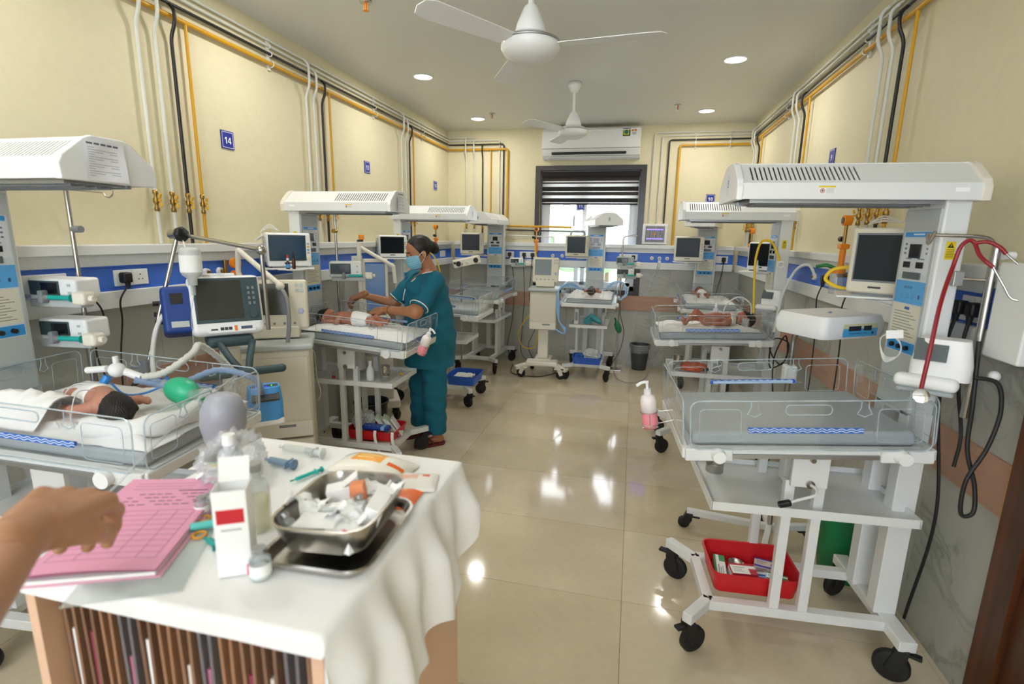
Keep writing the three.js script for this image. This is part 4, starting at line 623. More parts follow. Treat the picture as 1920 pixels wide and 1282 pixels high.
// articulated support arm with an upturned infusion bottle
{
  const t = thing('support_arm', 'jointed steel support arm with black knob above the near ventilator', 'support arm');
  P('lower_rod', [bar([[-2.16, 0.99, -1.86], [-2.04, 1.575, -1.98]], 0.0095)], M.steel, t); P('upper_rod', [bar([[-2.02, 1.585, -1.98], [-1.62, 1.525, -2.0]], 0.009)], M.steel, t); P('hanging_rod', [bar([[-1.615, 1.515, -2.0], [-1.625, 1.16, -2.02]], 0.0095)], M.steel, t);
  P('joint', [cy(0.02, 0.02, 0.05, -2.05, 1.585, -1.98, 'x', 18)], M.steel, t); P('knob', [lt([[0.001, -0.02], [0.03, -0.016], [0.036, 0], [0.03, 0.016], [0.001, 0.02]], -2.0, 1.585, -1.965, 7, 0, 0, Math.PI / 2)], M.black, t); P('elbow', [sp(0.022, -1.615, 1.523, -2.0)], M.steel, t); P('foot_clamp', [bx(0.05, 0.07, 0.05, -2.165, 0.98, -1.855, 0.01), cy(0.008, 0.008, 0.06, -2.2, 0.98, -1.84, 'x')], M.midGrey, t);
  P('gooseneck', [hose([[-2.17, 0.95, -1.85], [-2.19, 0.9, -1.8], [-2.13, 0.85, -1.68], [-2.06, 0.87, -1.62]], 0.011)], M.black, t);
  const b = thing('infusion_bottle', 'upturned clear infusion bottle hanging from the support arm knob', 'bottle', [-1.94, 1.36, -1.94]);
  P('bottle', [lt([[0.001, 0.17], [0.03, 0.168], [0.043, 0.155], [0.044, 0.06], [0.038, 0.045], [0.02, 0.03], [0.018, 0.0], [0.001, 0.0]], 0, 0, 0, 24)], M.frosted, b); P('label', [lt([[0.0447, 0.06], [0.0447, 0.135]], 0, 0, 0, 24)], M.paperWhite, b); P('hanger', [hose([[-0.02, 0.165, 0], [-0.05, 0.2, -0.02], [-0.07, 0.225, -0.03]], 0.003, 10)], M.cableWhite, b); P('drip_chamber', [cy(0.009, 0.011, 0.05, 0, -0.02, 0)], M.clearPlastic, b); P('drip_line', [hose([[0, -0.045, 0], [0.005, -0.12, 0.03], [0.03, -0.25, 0.06], [0.04, -0.36, 0.07]], 0.0022, 24, 6)], M.clearPlastic, b);
}
// syringe pump: front faces +z, origin under its middle
function pump(label, pos, yaw, o = {}) {
  const t = thing('syringe_pump', label, 'pump', pos, yaw, 'syringe pumps'), w = o.w || 0.2, h = o.h || 0.085;
  P('case', [bx(w, h, 0.11, 0, h / 2, 0, 0.012)], o.m || M.white2, t); P('display_panel', bx(w * 0.62, h * 0.66, 0.004, -w * 0.15, h * 0.55, 0.056, 0.0015), M.slate, t); P('display', bx(w * 0.34, h * 0.5, 0.003, -w * 0.04, h * 0.55, 0.0585, 0.001), M.screen, t);
  for (let i = 0; i < 2; i++) P('key', once('pk', () => bx(0.014, 0.01, 0.003, 0, 0, 0, 0.001)), M.grey, t).position.set(w * 0.36, h * (0.35 + i * 0.35), 0.0565);
  P('cradle', [bx(w * 1.05, 0.03, 0.06, 0.02, -0.012, 0.04, 0.006)], M.grey, t);
  P('syringe_barrel', [cy(0.0105, 0.0105, w * 0.5, -w * 0.16, 0.014, 0.085, 'x', 16)], M.clearPlastic, t); P('syringe_plunger', [cy(0.0095, 0.0095, w * 0.46, w * 0.3, 0.014, 0.085, 'x', 14), cy(0.015, 0.015, 0.004, w * 0.53, 0.014, 0.085, 'x', 14)], M.teal, t); P('barrel_clamp', bx(0.02, 0.05, 0.03, -w * 0.05, 0.016, 0.085, 0.006), M.midGrey, t);
  P('driver_head', [bx(0.055, 0.05, 0.06, w * 0.5 + 0.05, 0.014, 0.075, 0.012), cy(0.012, 0.012, 0.02, w * 0.5 + 0.085, 0.014, 0.075, 'x')], M.creamLight, t);
  return t;
}
pump('upper syringe pump on the pole at the left edge', [-2.22, 1.325, -1.6], 0.12, { w: 0.21 }); pump('lower syringe pump on the pole at the left edge', [-2.2, 1.165, -1.6], 0.12, { w: 0.21 });
{
  const t = thing('drip_stand', 'steel drip pole with a wire hook at the left edge', 'drip stand', [-2.275, 0, -1.7]);
  P('pole', [cy(0.009, 0.009, 0.62, 0, 1.45, 0), cy(0.014, 0.014, 1.1, 0, 0.62, 0)], M.steel, t); P('height_knob', cy(0.014, 0.014, 0.04, 0.03, 1.6, 0, 'x'), M.midGrey, t);
  P('hook', [bar([[-0.1, 1.765, 0], [0.19, 1.745, 0], [0.2, 1.73, 0], [0.215, 1.725, 0], [0.235, 1.735, 0], [0.238, 1.755, 0]], 0.0028, 0.012), bar([[0, 1.765, -0.1], [0, 1.765, 0.1]], 0.0028)], M.steel, t);
  P('foot', [bx(0.2, 0.03, 0.04, 0.03, 0.06, 0, 0.006, 0, 0.7), bx(0.2, 0.03, 0.04, 0.03, 0.06, 0, 0.006, 0, -0.7)], M.steel, t); for (const s of [-1, 1]) caster(t, 0.1, s * 0.06, 0.06, 0.02, s);
}
pump('white syringe pump with tilted dark display beside the nurse\'s bed column', [-2.09, 1.285, -3.48], 0.5, { w: 0.23, h: 0.115 });
pump('white syringe pump hung low at the back wall left of the window', [-1.4, 1.27, -6.22], 0.3, { w: 0.16, h: 0.08 });
pump('upper grey syringe pump right of the window warmer', [-0.09, 1.305, -6.2], 0, { w: 0.2, h: 0.09, m: M.coolGrey }); pump('lower syringe pump with green syringe right of the window warmer', [-0.08, 1.175, -6.2], 0, { w: 0.2, h: 0.09 });
{
  const t = thing('drip_stand', 'steel pole with bent hook behind the two stacked pumps', 'drip stand', [-0.13, 0, -6.31]);
  P('pole', [bar([[0, 0.02, 0], [0, 1.63, 0], [0.16, 1.64, 0]], 0.009, 0.05)], M.steel, t); P('foot', [bx(0.14, 0.02, 0.14, 0, 0.01, 0, 0.006)], M.steel, t); P('side_hook', [bar([[0, 1.55, 0], [0.03, 1.57, 0.02], [0.03, 1.59, 0.02]], 0.003, 0.01)], M.steel, t);
  const q = thing('drip_stand', 'steel drip pole rising behind the syringe pump by the nurse\'s warmer', 'drip stand', [-2.21, 0, -3.56]);
  P('pole', [cy(0.01, 0.01, 1.74, 0, 0.88, 0)], M.steel, q); P('foot', [bx(0.06, 0.02, 0.14, 0, 0.01, -0.03, 0.005), bx(0.16, 0.02, 0.06, 0.02, 0.01, -0.03, 0.005)], M.steel, q); P('clamp', cy(0.016, 0.016, 0.04, 0, 1.62, 0.012, 'z'), M.brass, q);
}
// small angled display pods on the right warmers
function pod(label, pos, yaw, k = 1) {
  const t = thing('oximeter_pod', label, 'oximeter', pos, yaw, 'white oximeter pods');
  P('body', [loft([ringXZ(0.16, 0.1, 0.03, 0), ringXZ(0.16, 0.11, 0.03, 0.05), ringXZ(0.13, 0.08, 0.025, 0.13)]).scale(k, k, k)], M.white2, t);
  P('display', mv(bx(0.085 * k, 0.075 * k, 0.004, 0, 0, 0, 0.002), -0.03 * k, 0.095 * k, 0.05 * k, -0.45), M.screenGrey, t);
  P('side_grip', [bx(0.17 * k, 0.045 * k, 0.05 * k, -0.03 * k, -0.012 * k, 0.055 * k, 0.02)], M.white2, t); P('grey_band', [bx(0.15 * k, 0.016 * k, 0.054 * k, -0.03 * k, -0.04 * k, 0.056 * k, 0.007)], M.coolGrey, t);
}
pod('white angled display pod on the nearest right warmer', [1.01, 1.17, -1.92], -0.5); pod('white angled display pod on the second right warmer', [0.965, 1.16, -3.88], -0.5, 0.85);
// phototherapy heads
{
  const t = thing('phototherapy_unit', 'white box-shaped phototherapy lamp on a stand by the nearest right warmer', 'phototherapy lamp', [0.87, 0, -2.53], 0);
  const k = new THREE.Group(); k.name = 'lamp_head'; k.position.set(0, 1.2, 0); k.rotation.y = 0.56; t.add(k);
  P('head_shell', [loft([ringXZ(0.35, 0.25, 0.03, 0), ringXZ(0.37, 0.27, 0.035, 0.02), ringXZ(0.37, 0.27, 0.035, 0.06), ringXZ(0.35, 0.25, 0.04, 0.095)])], M.white2, k);
  const lx = canvas(256, 80, (c) => { c.fillStyle = '#4aa5dd'; c.fillRect(0, 0, 256, 80); c.fillStyle = '#d8d6ae'; c.fillRect(0, 0, 256, 30); c.fillStyle = '#1b2733'; c.fillRect(40, 14, 92, 30); c.fillRect(150, 14, 60, 30); c.fillStyle = '#173a66'; c.font = 'bold 13px sans-serif'; c.fillText('PHOTOTHERAPY UNIT', 46, 64); c.beginPath(); c.arc(222, 60, 9, 0, 7); c.fill(); });
  sticker(k, 'front_label', 0.2, 0.055, mat('#ffffff', 0.4, { map: lx }), 0.02, 0.038, 0.1362); const tl = canvas(128, 32, (c) => { c.fillStyle = '#dfe2e0'; c.fillRect(0, 0, 128, 32); c.fillStyle = '#2f7fc8'; c.beginPath(); c.ellipse(62, 16, 34, 11, 0, 0, 7); c.fill(); c.fillStyle = '#333'; c.fillRect(16, 13, 8, 8); c.fillRect(104, 13, 8, 8); });
  sticker(k, 'top_label', 0.09, 0.0225, mat('#ffffff', 0.5, { map: tl }), 0, 0.0955, 0, 0.6, -Math.PI / 2); P('lamp_glass', bx(0.22, 0.006, 0.18, 0, -0.002, 0, 0.002), M.frosted, k);
  P('pole', [bar([[-0.07, 0.12, -0.22], [-0.07, 1.16, -0.22], [-0.03, 1.22, -0.1]], 0.014, 0.05)], M.steel, t); P('clamp', [bx(0.06, 0.09, 0.06, -0.07, 0.95, -0.22, 0.01)], M.white, t);
  for (const [a, l] of [[3.0, 0.42], [0.25, 0.22], [-1.9, 0.22], [1.5, 0.14]]) { P('leg', mv(bx(l, 0.035, 0.03, l / 2, 0, 0, 0.004), -0.07, 0.1, -0.22, 0, a, 0), M.white, t); caster(t, -0.07 + Math.cos(a) * l * 0.96, -0.22 - Math.sin(a) * l * 0.96, 0.095, 0.032, a); }
  const s = thing('phototherapy_unit', 'small white phototherapy head with two fans on a thin neck behind the nurse', 'phototherapy lamp', [-1.69, 0, -5.14], 0.3);
  const q = new THREE.Group(); q.name = 'lamp_head'; q.position.set(0, 1.34, 0); q.rotation.set(0, 0.1, 0.22, 'YXZ'); s.add(q);
  P('head_shell', [bx(0.28, 0.075, 0.2, 0, 0, 0, 0.01)], M.creamLight, q); for (const x of [-0.09, 0.09]) { P('fan_grille', cy(0.026, 0.026, 0.006, x, 0, 0.101, 'z', 18), M.black, q); } P('fan_hub', cy(0.014, 0.012, 0.012, 0.0, 0, 0.103, 'z', 14), M.steel, q); P('socket', bx(0.02, 0.02, 0.005, -0.125, 0.014, 0.101), M.black, q);
  P('neck', [bar([[-0.04, 1.33, 0.1], [-0.05, 1.1, 0.06], [-0.05, 0.6, 0.02], [-0.05, 0.1, 0]], 0.009, 0.05), cy(0.016, 0.016, 0.1, -0.052, 1.05, 0.055)], M.steel, s); P('base', [bx(0.34, 0.03, 0.05, 0, 0.08, 0, 0.006), bx(0.05, 0.03, 0.2, -0.05, 0.08, 0, 0.006)], M.white, s); for (const [x, z] of [[-0.15, 0], [0.15, 0], [-0.05, -0.08], [-0.05, 0.08]]) caster(s, x, z, 0.066, 0.022, 1);
}
// UV insect / air unit by the window
{
  const t = thing('air_purifier', 'white wall unit with violet glowing tubes right of the window', 'air purifier', [0.235, 1.537, ZB]);
  P('case', [bx(0.29, 0.24, 0.07, 0, 0.125, 0.035, 0.006)], M.white2, t); P('inner', bx(0.23, 0.19, 0.004, 0, 0.125, 0.0715), M.dark, t);
  const uvm = new THREE.MeshStandardMaterial({ color: '#b9a8ff', emissive: '#7a55ff', emissiveIntensity: 1.6 }); for (const y of [0.07, 0.18]) P('violet_tube', cy(0.007, 0.007, 0.2, 0, y, 0.078, 'x', 10), uvm, t);
  for (let i = 0; i < 17; i++) P('grille_bar', once('uvbar', () => bx(0.004, 0.19, 0.004, 0, 0, 0)), M.white, t).position.set(-0.112 + i * 0.014, 0.125, 0.088); P('badge', bx(0.02, 0.026, 0.003, -0.005, 0.12, 0.091, 0.001), M.orange, t);
  const L = new THREE.RectAreaLight('#7a55ff', 1.0, 0.2, 0.14); L.position.set(0.235, 1.66, ZB + 0.1); L.rotation.y = Math.PI; L.name = 'violet_tube_source'; scene.add(L);
}
// ---------------------------------------------------------------- people
const skinMat = (c) => phy(c, 0.5, { sheen: 0.15 });
const basis = (f, u) => { const z = V(f).normalize(), x = V(u).cross(z).normalize(), y = z.clone().cross(x); return new THREE.Matrix4().makeBasis(x, y, z); };
// hand: wrist at origin, fingers along +z, back of the hand +y, thumb on side s of x
function handGeo(s, curl, spread = 1, cell = 0.003, k = 1) {
  const L = [], fx = [0.03, 0.011, -0.009, -0.027], len = [[0.04, 0.024, 0.021], [0.045, 0.028, 0.022], [0.041, 0.026, 0.021], [0.033, 0.02, 0.019]], mz = [0.088, 0.092, 0.087, 0.078];
  L.push([0, 0, -0.03, 0.025, 0, 0, 0.02, 0.024]);
  fx.forEach((x, i) => {
    L.push([x * 0.45 * s, 0.002, 0.01, 0.017, x * s, 0.004, mz[i], 0.0125]);
    let p = [x * s, 0.002, mz[i]], a = 0; const dx = x * 0.25 * spread * s;
    len[i].forEach((l, j) => { a += curl[i] * [0.75, 1, 0.7][j]; const q = [p[0] + dx * l * 6 * Math.cos(a), p[1] - Math.sin(a) * l, p[2] + Math.cos(a) * l]; L.push([...p, 0.0105 - j * 0.0011, ...q, 0.0095 - j * 0.0012]); p = q; });
  });
  const th = [[0.014 * s, -0.006, 0.015], [0.036 * s, -0.016, 0.05], [0.04 * s, -0.03, 0.082], [0.032 * s, -0.04, 0.105]];
  L.push([...th[0], 0.017, ...th[1], 0.013], [...th[1], 0.012, ...th[2], 0.0105], [...th[2], 0.0105, ...th[3], 0.0085]);
  const f = caps(L.map((c) => c.map((v) => v * k)), 0.006 * k); return skin(f, [-0.075 * k, -0.12 * k, -0.065 * k], [0.075 * k, 0.04 * k, 0.21 * k], cell * k);
}
// head: centre between the ears at origin, face +z
function headGeo(k = 1, cell = 0.0035) {
  const el = (x, y, z, cx, cy0, cz, rx, ry, rz) => { const a = (x - cx) / rx, b = (y - cy0) / ry, c = (z - cz) / rz, q = Math.sqrt(a * a + b * b + c * c); return (q - 1) * Math.min(rx, ry, rz); };
  const f = (X, y0, z0) => {
    const x = Math.abs(X) / k, y = y0 / k, z = z0 / k;
    let d = el(x, y, z, 0, 0.035, -0.008, 0.075, 0.085, 0.093);
    d = smin(d, el(x, y, z, 0, -0.035, 0.022, 0.058, 0.072, 0.066), 0.035);
    d = smin(d, el(x, y, z, 0, -0.088, 0.052, 0.026, 0.02, 0.026), 0.03);
    d = smin(d, el(x, y, z, 0.034, -0.022, 0.06, 0.022, 0.02, 0.02), 0.02);
    d = -smin(-d, el(x, y, z, 0.031, 0.008, 0.089, 0.017, 0.011, 0.014), 0.012);
    const nose = caps([[0, 0.012, 0.084, 0.008, 0, -0.028, 0.102, 0.0115]], 0.01)(x, y, z), wing = el(x, y, z, 0.011, -0.032, 0.09, 0.009, 0.008, 0.01);
    d = smin(d, Math.min(nose, wing), 0.012);
    d = smin(d, el(x, y, z, 0, -0.061, 0.079, 0.022, 0.006, 0.01), 0.008); d = smin(d, el(x, y, z, 0, -0.07, 0.077, 0.018, 0.006, 0.01), 0.008);
    d = smin(d, el(x, y, z, 0.075, -0.008, -0.012, 0.009, 0.03, 0.018), 0.006);
    d = smin(d, caps([[0, -0.05, -0.015, 0.05, 0, -0.16, -0.03, 0.052]], 0.01)(x, y, z), 0.02);
    return d * k;
  };
  return skin(f, [-0.1 * k, -0.17 * k, -0.12 * k], [0.1 * k, 0.135 * k, 0.13 * k], cell * k);
}
function figure(o) {
  const t = thing('person', o.label, 'person', o.base), B = V(o.base), J = {}; for (const q in o.j) J[q] = V(o.j[q]).sub(B);
  const c = (a, ra, b, rb) => [J[a].x, J[a].y, J[a].z, ra, J[b].x, J[b].y, J[b].z, rb], mid = (a, b, w) => J[a].clone().lerp(J[b], w);
  J.eL2 = mid('shL', 'elL', 0.78); J.eR2 = mid('shR', 'elR', 0.78);
  const fat = o.fat || 1;
  const body = [c('neck', 0.05, 'chest', 0.07), c('shL', 0.052, 'chest', 0.1), c('shR', 0.052, 'chest', 0.1), c('chest', 0.11 * fat, 'waist', 0.105 * fat), c('waist', 0.105 * fat, 'pelvis', 0.115 * fat), c('shL', 0.05, 'elL', 0.04), c('elL', 0.039, 'wrL', 0.025), c('shR', 0.05, 'elR', 0.04), c('elR', 0.039, 'wrR', 0.025), c('hipL', 0.08, 'knL', 0.055), c('knL', 0.052, 'anL', 0.034), c('hipR', 0.08, 'knR', 0.055), c('knR', 0.052, 'anR', 0.034)];
  const all = Object.values(J), lo = [0, 1, 2].map((k) => Math.min(...all.map((p) => p.getComponent(k))) - 0.22), hi = [0, 1, 2].map((k) => Math.max(...all.map((p) => p.getComponent(k))) + 0.22);
  const parts = [skin(caps(body, 0.05), lo, hi, 0.012)];
  const hm = basis(o.face, o.up || [0, 1, 0]); hm.setPosition(J.head); parts.push(headGeo(o.headK || 1).applyMatrix4(hm));
  for (const [w, e, s, q] of [['wrL', 'elL', -1, o.handL], ['wrR', 'elR', 1, o.handR]]) { const d = q.dir ? V(q.dir) : J[w].clone().sub(J[e]); const m = basis(d, q.up); m.setPosition(J[w]); parts.push(handGeo(q.side ?? s, q.curl, 1, 0.003, q.k || 1).applyMatrix4(m)); }
  for (const [a, s] of [['anL', 1], ['anR', -1]]) { const F = V(o.foot).normalize(), A = J[a], b = (d, y) => [A.x + F.x * d, y, A.z + F.z * d]; const S0 = new THREE.Vector3(F.z, 0, -F.x), L = [[A.x, A.y, A.z, 0.034, ...b(-0.03, 0.045), 0.03], [...b(-0.03, 0.045), 0.028, ...b(0.12, 0.035), 0.024]]; for (let i = -2; i <= 2; i++) { const p = b(0.12, 0.03), q = b(0.165 - Math.abs(i) * 0.008, 0.024); L.push([p[0] + S0.x * i * 0.014, p[1], p[2] + S0.z * i * 0.014, 0.013, q[0] + S0.x * i * 0.017, q[1], q[2] + S0.z * i * 0.017, 0.009]); } const P0 = L.flatMap((l) => [[l[0], l[1], l[2]], [l[4], l[5], l[6]]]); parts.push(skin(caps(L, 0.012), [0, 1, 2].map((k) => Math.min(...P0.map((p) => p[k])) - 0.05), [0, 1, 2].map((k) => Math.max(...P0.map((p) => p[k])) + 0.05), 0.006)); }
  P('body', parts, o.skin, t);
  // tunic, trousers
  const wr = (x, y, z) => 0.004 * Math.sin(x * 31 + y * 17) * Math.sin(y * 23 - z * 29 + 1.3) + 0.003 * Math.sin(y * 60 + x * 20 + z * 15);
  const tl = [c('shL', 0.064, 'chest', 0.12), c('shR', 0.064, 'chest', 0.12), c('chest', 0.133 * fat, 'waist', 0.135 * fat), c('waist', 0.135 * fat, 'pelvis', 0.152 * fat), [J.pelvis.x, J.pelvis.y, J.pelvis.z, 0.15 * fat, J.pelvis.x, o.hem, J.pelvis.z, 0.155 * fat], [J.shL.x, J.shL.y, J.shL.z, 0.064, J.eL2.x, J.eL2.y, J.eL2.z, 0.068], [J.shR.x, J.shR.y, J.shR.z, 0.064, J.eR2.x, J.eR2.y, J.eR2.z, 0.068]];
  const tf = caps(tl, 0.06), cut = (a, b, w) => { const n = J[b].clone().sub(J[a]).normalize(), p = J[a].clone().lerp(J[b], w); return (x, y, z) => (x - p.x) * n.x + (y - p.y) * n.y + (z - p.z) * n.z; };
  const cL = cut('shL', 'elL', o.sleeve || 0.72), cR = cut('shR', 'elR', o.sleeve || 0.72), sL = caps([tl[5]], 0.01), sR = caps([tl[6]], 0.01), core = caps(tl.slice(0, 5), 0.06), F = V(o.front).normalize(), nk = J.neck;
  const top = (x, y, z) => {
    let d = smin(smin(core(x, y, z), Math.max(sL(x, y, z), cL(x, y, z)), 0.04), Math.max(sR(x, y, z), cR(x, y, z)), 0.04) + wr(x, y, z);
    d = Math.max(d, o.hem - y);
    const px = x - nk.x, pz = z - nk.z, fw = px * F.x + pz * F.z, sd = Math.abs(px * F.z - pz * F.x), v = y - (nk.y - 0.005), open = fw > 0 ? sd - 0.062 - Math.min(0, v + 0.0) * 0.45 : Math.hypot(fw, sd) - 0.062;
    return Math.max(d, -Math.max(fw > 0 ? open : open, -(v + 0.17), -1));
  };
  const tp = P('scrub_top', skin(top, lo, hi, 0.011), o.cloth, t);
  for (const [a, b] of [['shL', 'elL'], ['shR', 'elR']]) { const n = J[b].clone().sub(J[a]).normalize(), p = J[a].clone().lerp(J[b], (o.sleeve || 0.72) - 0.03), g = new THREE.TorusGeometry(0.069, 0.0035, 6, 40); g.applyQuaternion(new THREE.Quaternion().setFromUnitVectors(new THREE.Vector3(0, 0, 1), n)).translate(p.x, p.y, p.z); P('sleeve_piping', g, M.paperWhite, tp); }
  const tr = caps([c('hipL', 0.105, 'knL', 0.088), c('knL', 0.088, 'anL', 0.078), c('hipR', 0.105, 'knR', 0.088), c('knR', 0.088, 'anR', 0.078), c('hipL', 0.11, 'hipR', 0.11)], 0.03);
  P('trousers', skin((x, y, z) => Math.max(tr(x, y, z) + wr(x, y, z) * 1.2, (o.cuff || 0.09) - y, y - o.hem - 0.2), lo, hi, 0.012), o.cloth, t);
  return { t, J, hm, F };
}
const teal = mat('#066278', 0.85, { bumpMap: bumpCloth, bumpScale: 0.0006 });
{
  const base = [-1.46, 0, -3.54];
  const N = figure({
    label: 'woman in teal scrubs and blue face mask bending over the baby', base, skin: skinMat('#a87350'), cloth: teal, fat: 1.24, face: [-0.8, -0.36, 0.6], up: [0, 1, 0], front: [-0.82, 0, 0.57], foot: [-0.75, 0, 0.66], hem: 0.62, cuff: 0.1, headK: 1.0, sleeve: 0.86,
    j: { head: [-1.505, 1.475, -3.5], neck: [-1.455, 1.345, -3.535], chest: [-1.475, 1.18, -3.545], waist: [-1.455, 1.0, -3.545], pelvis: [-1.45, 0.84, -3.54], shL: [-1.355, 1.275, -3.42], elL: [-1.42, 1.075, -3.22], wrL: [-1.69, 1.07, -3.27], shR: [-1.62, 1.27, -3.67], elR: [-1.77, 1.075, -3.6], wrR: [-1.97, 1.145, -3.47],
      hipL: [-1.385, 0.8, -3.48], knL: [-1.385, 0.45, -3.46], anL: [-1.375, 0.09, -3.46], hipR: [-1.53, 0.8, -3.6], knR: [-1.545, 0.45, -3.585], anR: [-1.56, 0.09, -3.59] },
    handL: { dir: [-0.93, -0.2, 0.0], up: [0, 1, 0.35], curl: [0.5, 0.6, 0.65, 0.7], side: 1 }, handR: { dir: [-0.86, -0.36, 0.2], up: [-0.2, 1, 0.2], curl: [0.75, 0.8, 0.85, 0.9], side: -1 },
  });
  N.t.position.add(new THREE.Vector3(-0.035, 0, -0.08));
  const H = (n, g, m, p) => P(n, g.applyMatrix4(N.hm), m, p || N.t), sub = (f, lo, hi, cell) => skin(f, lo, hi, cell);
  // hair: shell over the skull, parted off the face, with a low bun
  const el = (x, y, z, cx, c0, cz, rx, ry, rz) => { const a = (x - cx) / rx, b = (y - c0) / ry, c = (z - cz) / rz; return (Math.sqrt(a * a + b * b + c * c) - 1) * Math.min(rx, ry, rz); };
  const hair = (x, y, z) => { let d = el(x, y, z, 0, 0.032, -0.014, 0.083, 0.094, 0.1); d = Math.max(d, z - 0.028 - (y - 0.03) * 0.45, -(y + 0.05 + z * 0.5)); d = smin(d, el(x, y, z, 0, -0.005, -0.115, 0.042, 0.045, 0.036), 0.02); d += 0.0012 * Math.sin(x * 260 + y * 90); return d; };
  H('hair', sub(hair, [-0.12, -0.12, -0.18], [0.12, 0.15, 0.12], 0.0045), mat('#17100d', 0.55));
  const mask = (x, y, z) => { const o = el(x, y, z, 0, -0.045, 0.028, 0.07, 0.075, 0.088); return Math.max(Math.abs(o) - 0.003, 0.03 - z, y - 0.0 - 0.12 * (z - 0.09) * 0, -(y + 0.105)) + 0.0012 * Math.sin(y * 420); };
  const mk = H('face_mask', sub(mask, [-0.09, -0.13, 0.0], [0.09, 0.02, 0.135], 0.003), mat('#7fb9cf', 0.8));
  for (const s of [-1, 1]) H('ear_loop', hose([[s * 0.066, -0.02, 0.035], [s * 0.078, 0.0, 0.005], [s * 0.084, -0.01, -0.02], [s * 0.078, -0.04, -0.005], [s * 0.062, -0.075, 0.032]], 0.0016, 20, 5), M.paperWhite, mk);
  for (const s of [-1, 1]) { const e = H('eye', sp(0.0115, s * 0.031, 0.006, 0.083), M.paperWhite); H('iris', sp(0.006, s * 0.031, 0.002, 0.0905), M.black, e); H('eyelid', sp(0.0125, s * 0.031, 0.0085, 0.0822), skinMat('#9c6745'), e); H('eyebrow', hose([[s * 0.014, 0.026, 0.092], [s * 0.03, 0.031, 0.09], [s * 0.048, 0.024, 0.08]], 0.0028, 10, 5), mat('#1a110d', 0.7)); H('earring', sp(0.006, s * 0.083, -0.04, -0.008), M.brass); }
  // neckline piping, bangles, sandals
  const nk = N.J.neck, F = N.F, Sd = new THREE.Vector3(F.z, 0, -F.x), pt = (f, s, y) => [nk.x + F.x * f + Sd.x * s, nk.y + y, nk.z + F.z * f + Sd.z * s];
  P('neck_piping', [hose([pt(-0.02, 0.066, -0.005), pt(0.055, 0.07, -0.022), pt(0.137, 0.045, -0.085), pt(0.176, 0.006, -0.15), pt(0.188, -0.004, -0.22)], 0.0035, 24, 6), hose([pt(-0.02, -0.066, -0.005), pt(0.055, -0.07, -0.022), pt(0.137, -0.045, -0.085), pt(0.176, -0.004, -0.15)], 0.0035, 24, 6)], M.paperWhite, N.t);
  { const a = N.J.wrL, b = N.J.elL, n = b.clone().sub(a).normalize(), p = a.clone().lerp(b, 0.18), g = new THREE.TorusGeometry(0.031, 0.0018, 6, 32); g.applyQuaternion(new THREE.Quaternion().setFromUnitVectors(new THREE.Vector3(0, 0, 1), n)).translate(p.x, p.y, p.z); P('bangle', g, M.brass, N.t); }
  for (const a of ['anL', 'anR']) { const A = N.J[a], f = V([-0.75, 0, 0.66]).normalize(), yaw = Math.atan2(f.x, f.z), so = ex(rrect(0.085, 0.25, 0.04), 0.022, [], 0.004); mv(so, 0, 0, 0, Math.PI / 2); mv(so, A.x + f.x * 0.055, 0.011, A.z + f.z * 0.055, 0, yaw); const s = P('sandal', so, mat('#5d1f22', 0.55), N.t); const q = (d, w, y) => [A.x + f.x * d + f.z * w, y, A.z + f.z * d - f.x * w]; P('strap', [hose([q(0.03, 0.04, 0.02), q(0.07, 0.028, 0.06), q(0.12, 0.004, 0.05), q(0.135, 0.002, 0.02)], 0.008, 16, 6), hose([q(0.03, -0.04, 0.02), q(0.07, -0.028, 0.06), q(0.12, -0.004, 0.05)], 0.008, 16, 6)], mat('#6b2428', 0.55), s); }
}
// person beside the camera: only the forearm and hand reach into the picture
{
  const base = [-0.5, 0, 0.34];
  figure({
    label: 'bare forearm and hand reaching in at lower left over the pink file', base, skin: skinMat('#ae7d5b'), cloth: teal, face: [-0.5, -0.2, -0.85], front: [-0.3, 0, -0.95], foot: [-0.3, 0, -0.95], hem: 0.62, cuff: 0.1,
    j: { head: [-0.55, 1.62, 0.3], neck: [-0.5, 1.47, 0.33], chest: [-0.5, 1.29, 0.33], waist: [-0.5, 1.08, 0.34], pelvis: [-0.5, 0.93, 0.34], shR: [-0.33, 1.4, 0.26], elR: [-0.43, 1.2, -0.06], wrR: [-0.71, 1.232, -0.425], shL: [-0.68, 1.39, 0.38], elL: [-0.76, 1.12, 0.42], wrL: [-0.78, 0.88, 0.36],
      hipL: [-0.59, 0.88, 0.37], knL: [-0.6, 0.48, 0.37], anL: [-0.6, 0.09, 0.38], hipR: [-0.41, 0.88, 0.32], knR: [-0.41, 0.48, 0.32], anR: [-0.41, 0.09, 0.33] },
    handL: { up: [-1, 0.2, 0], curl: [0.4, 0.4, 0.45, 0.5] }, handR: { dir: [-0.5, -0.16, -0.84], up: [0.3, 1, -0.05], curl: [0.7, 0.75, 0.85, 0.9], side: -1, k: 1.25 }, sleeve: 0.55,
  });
}
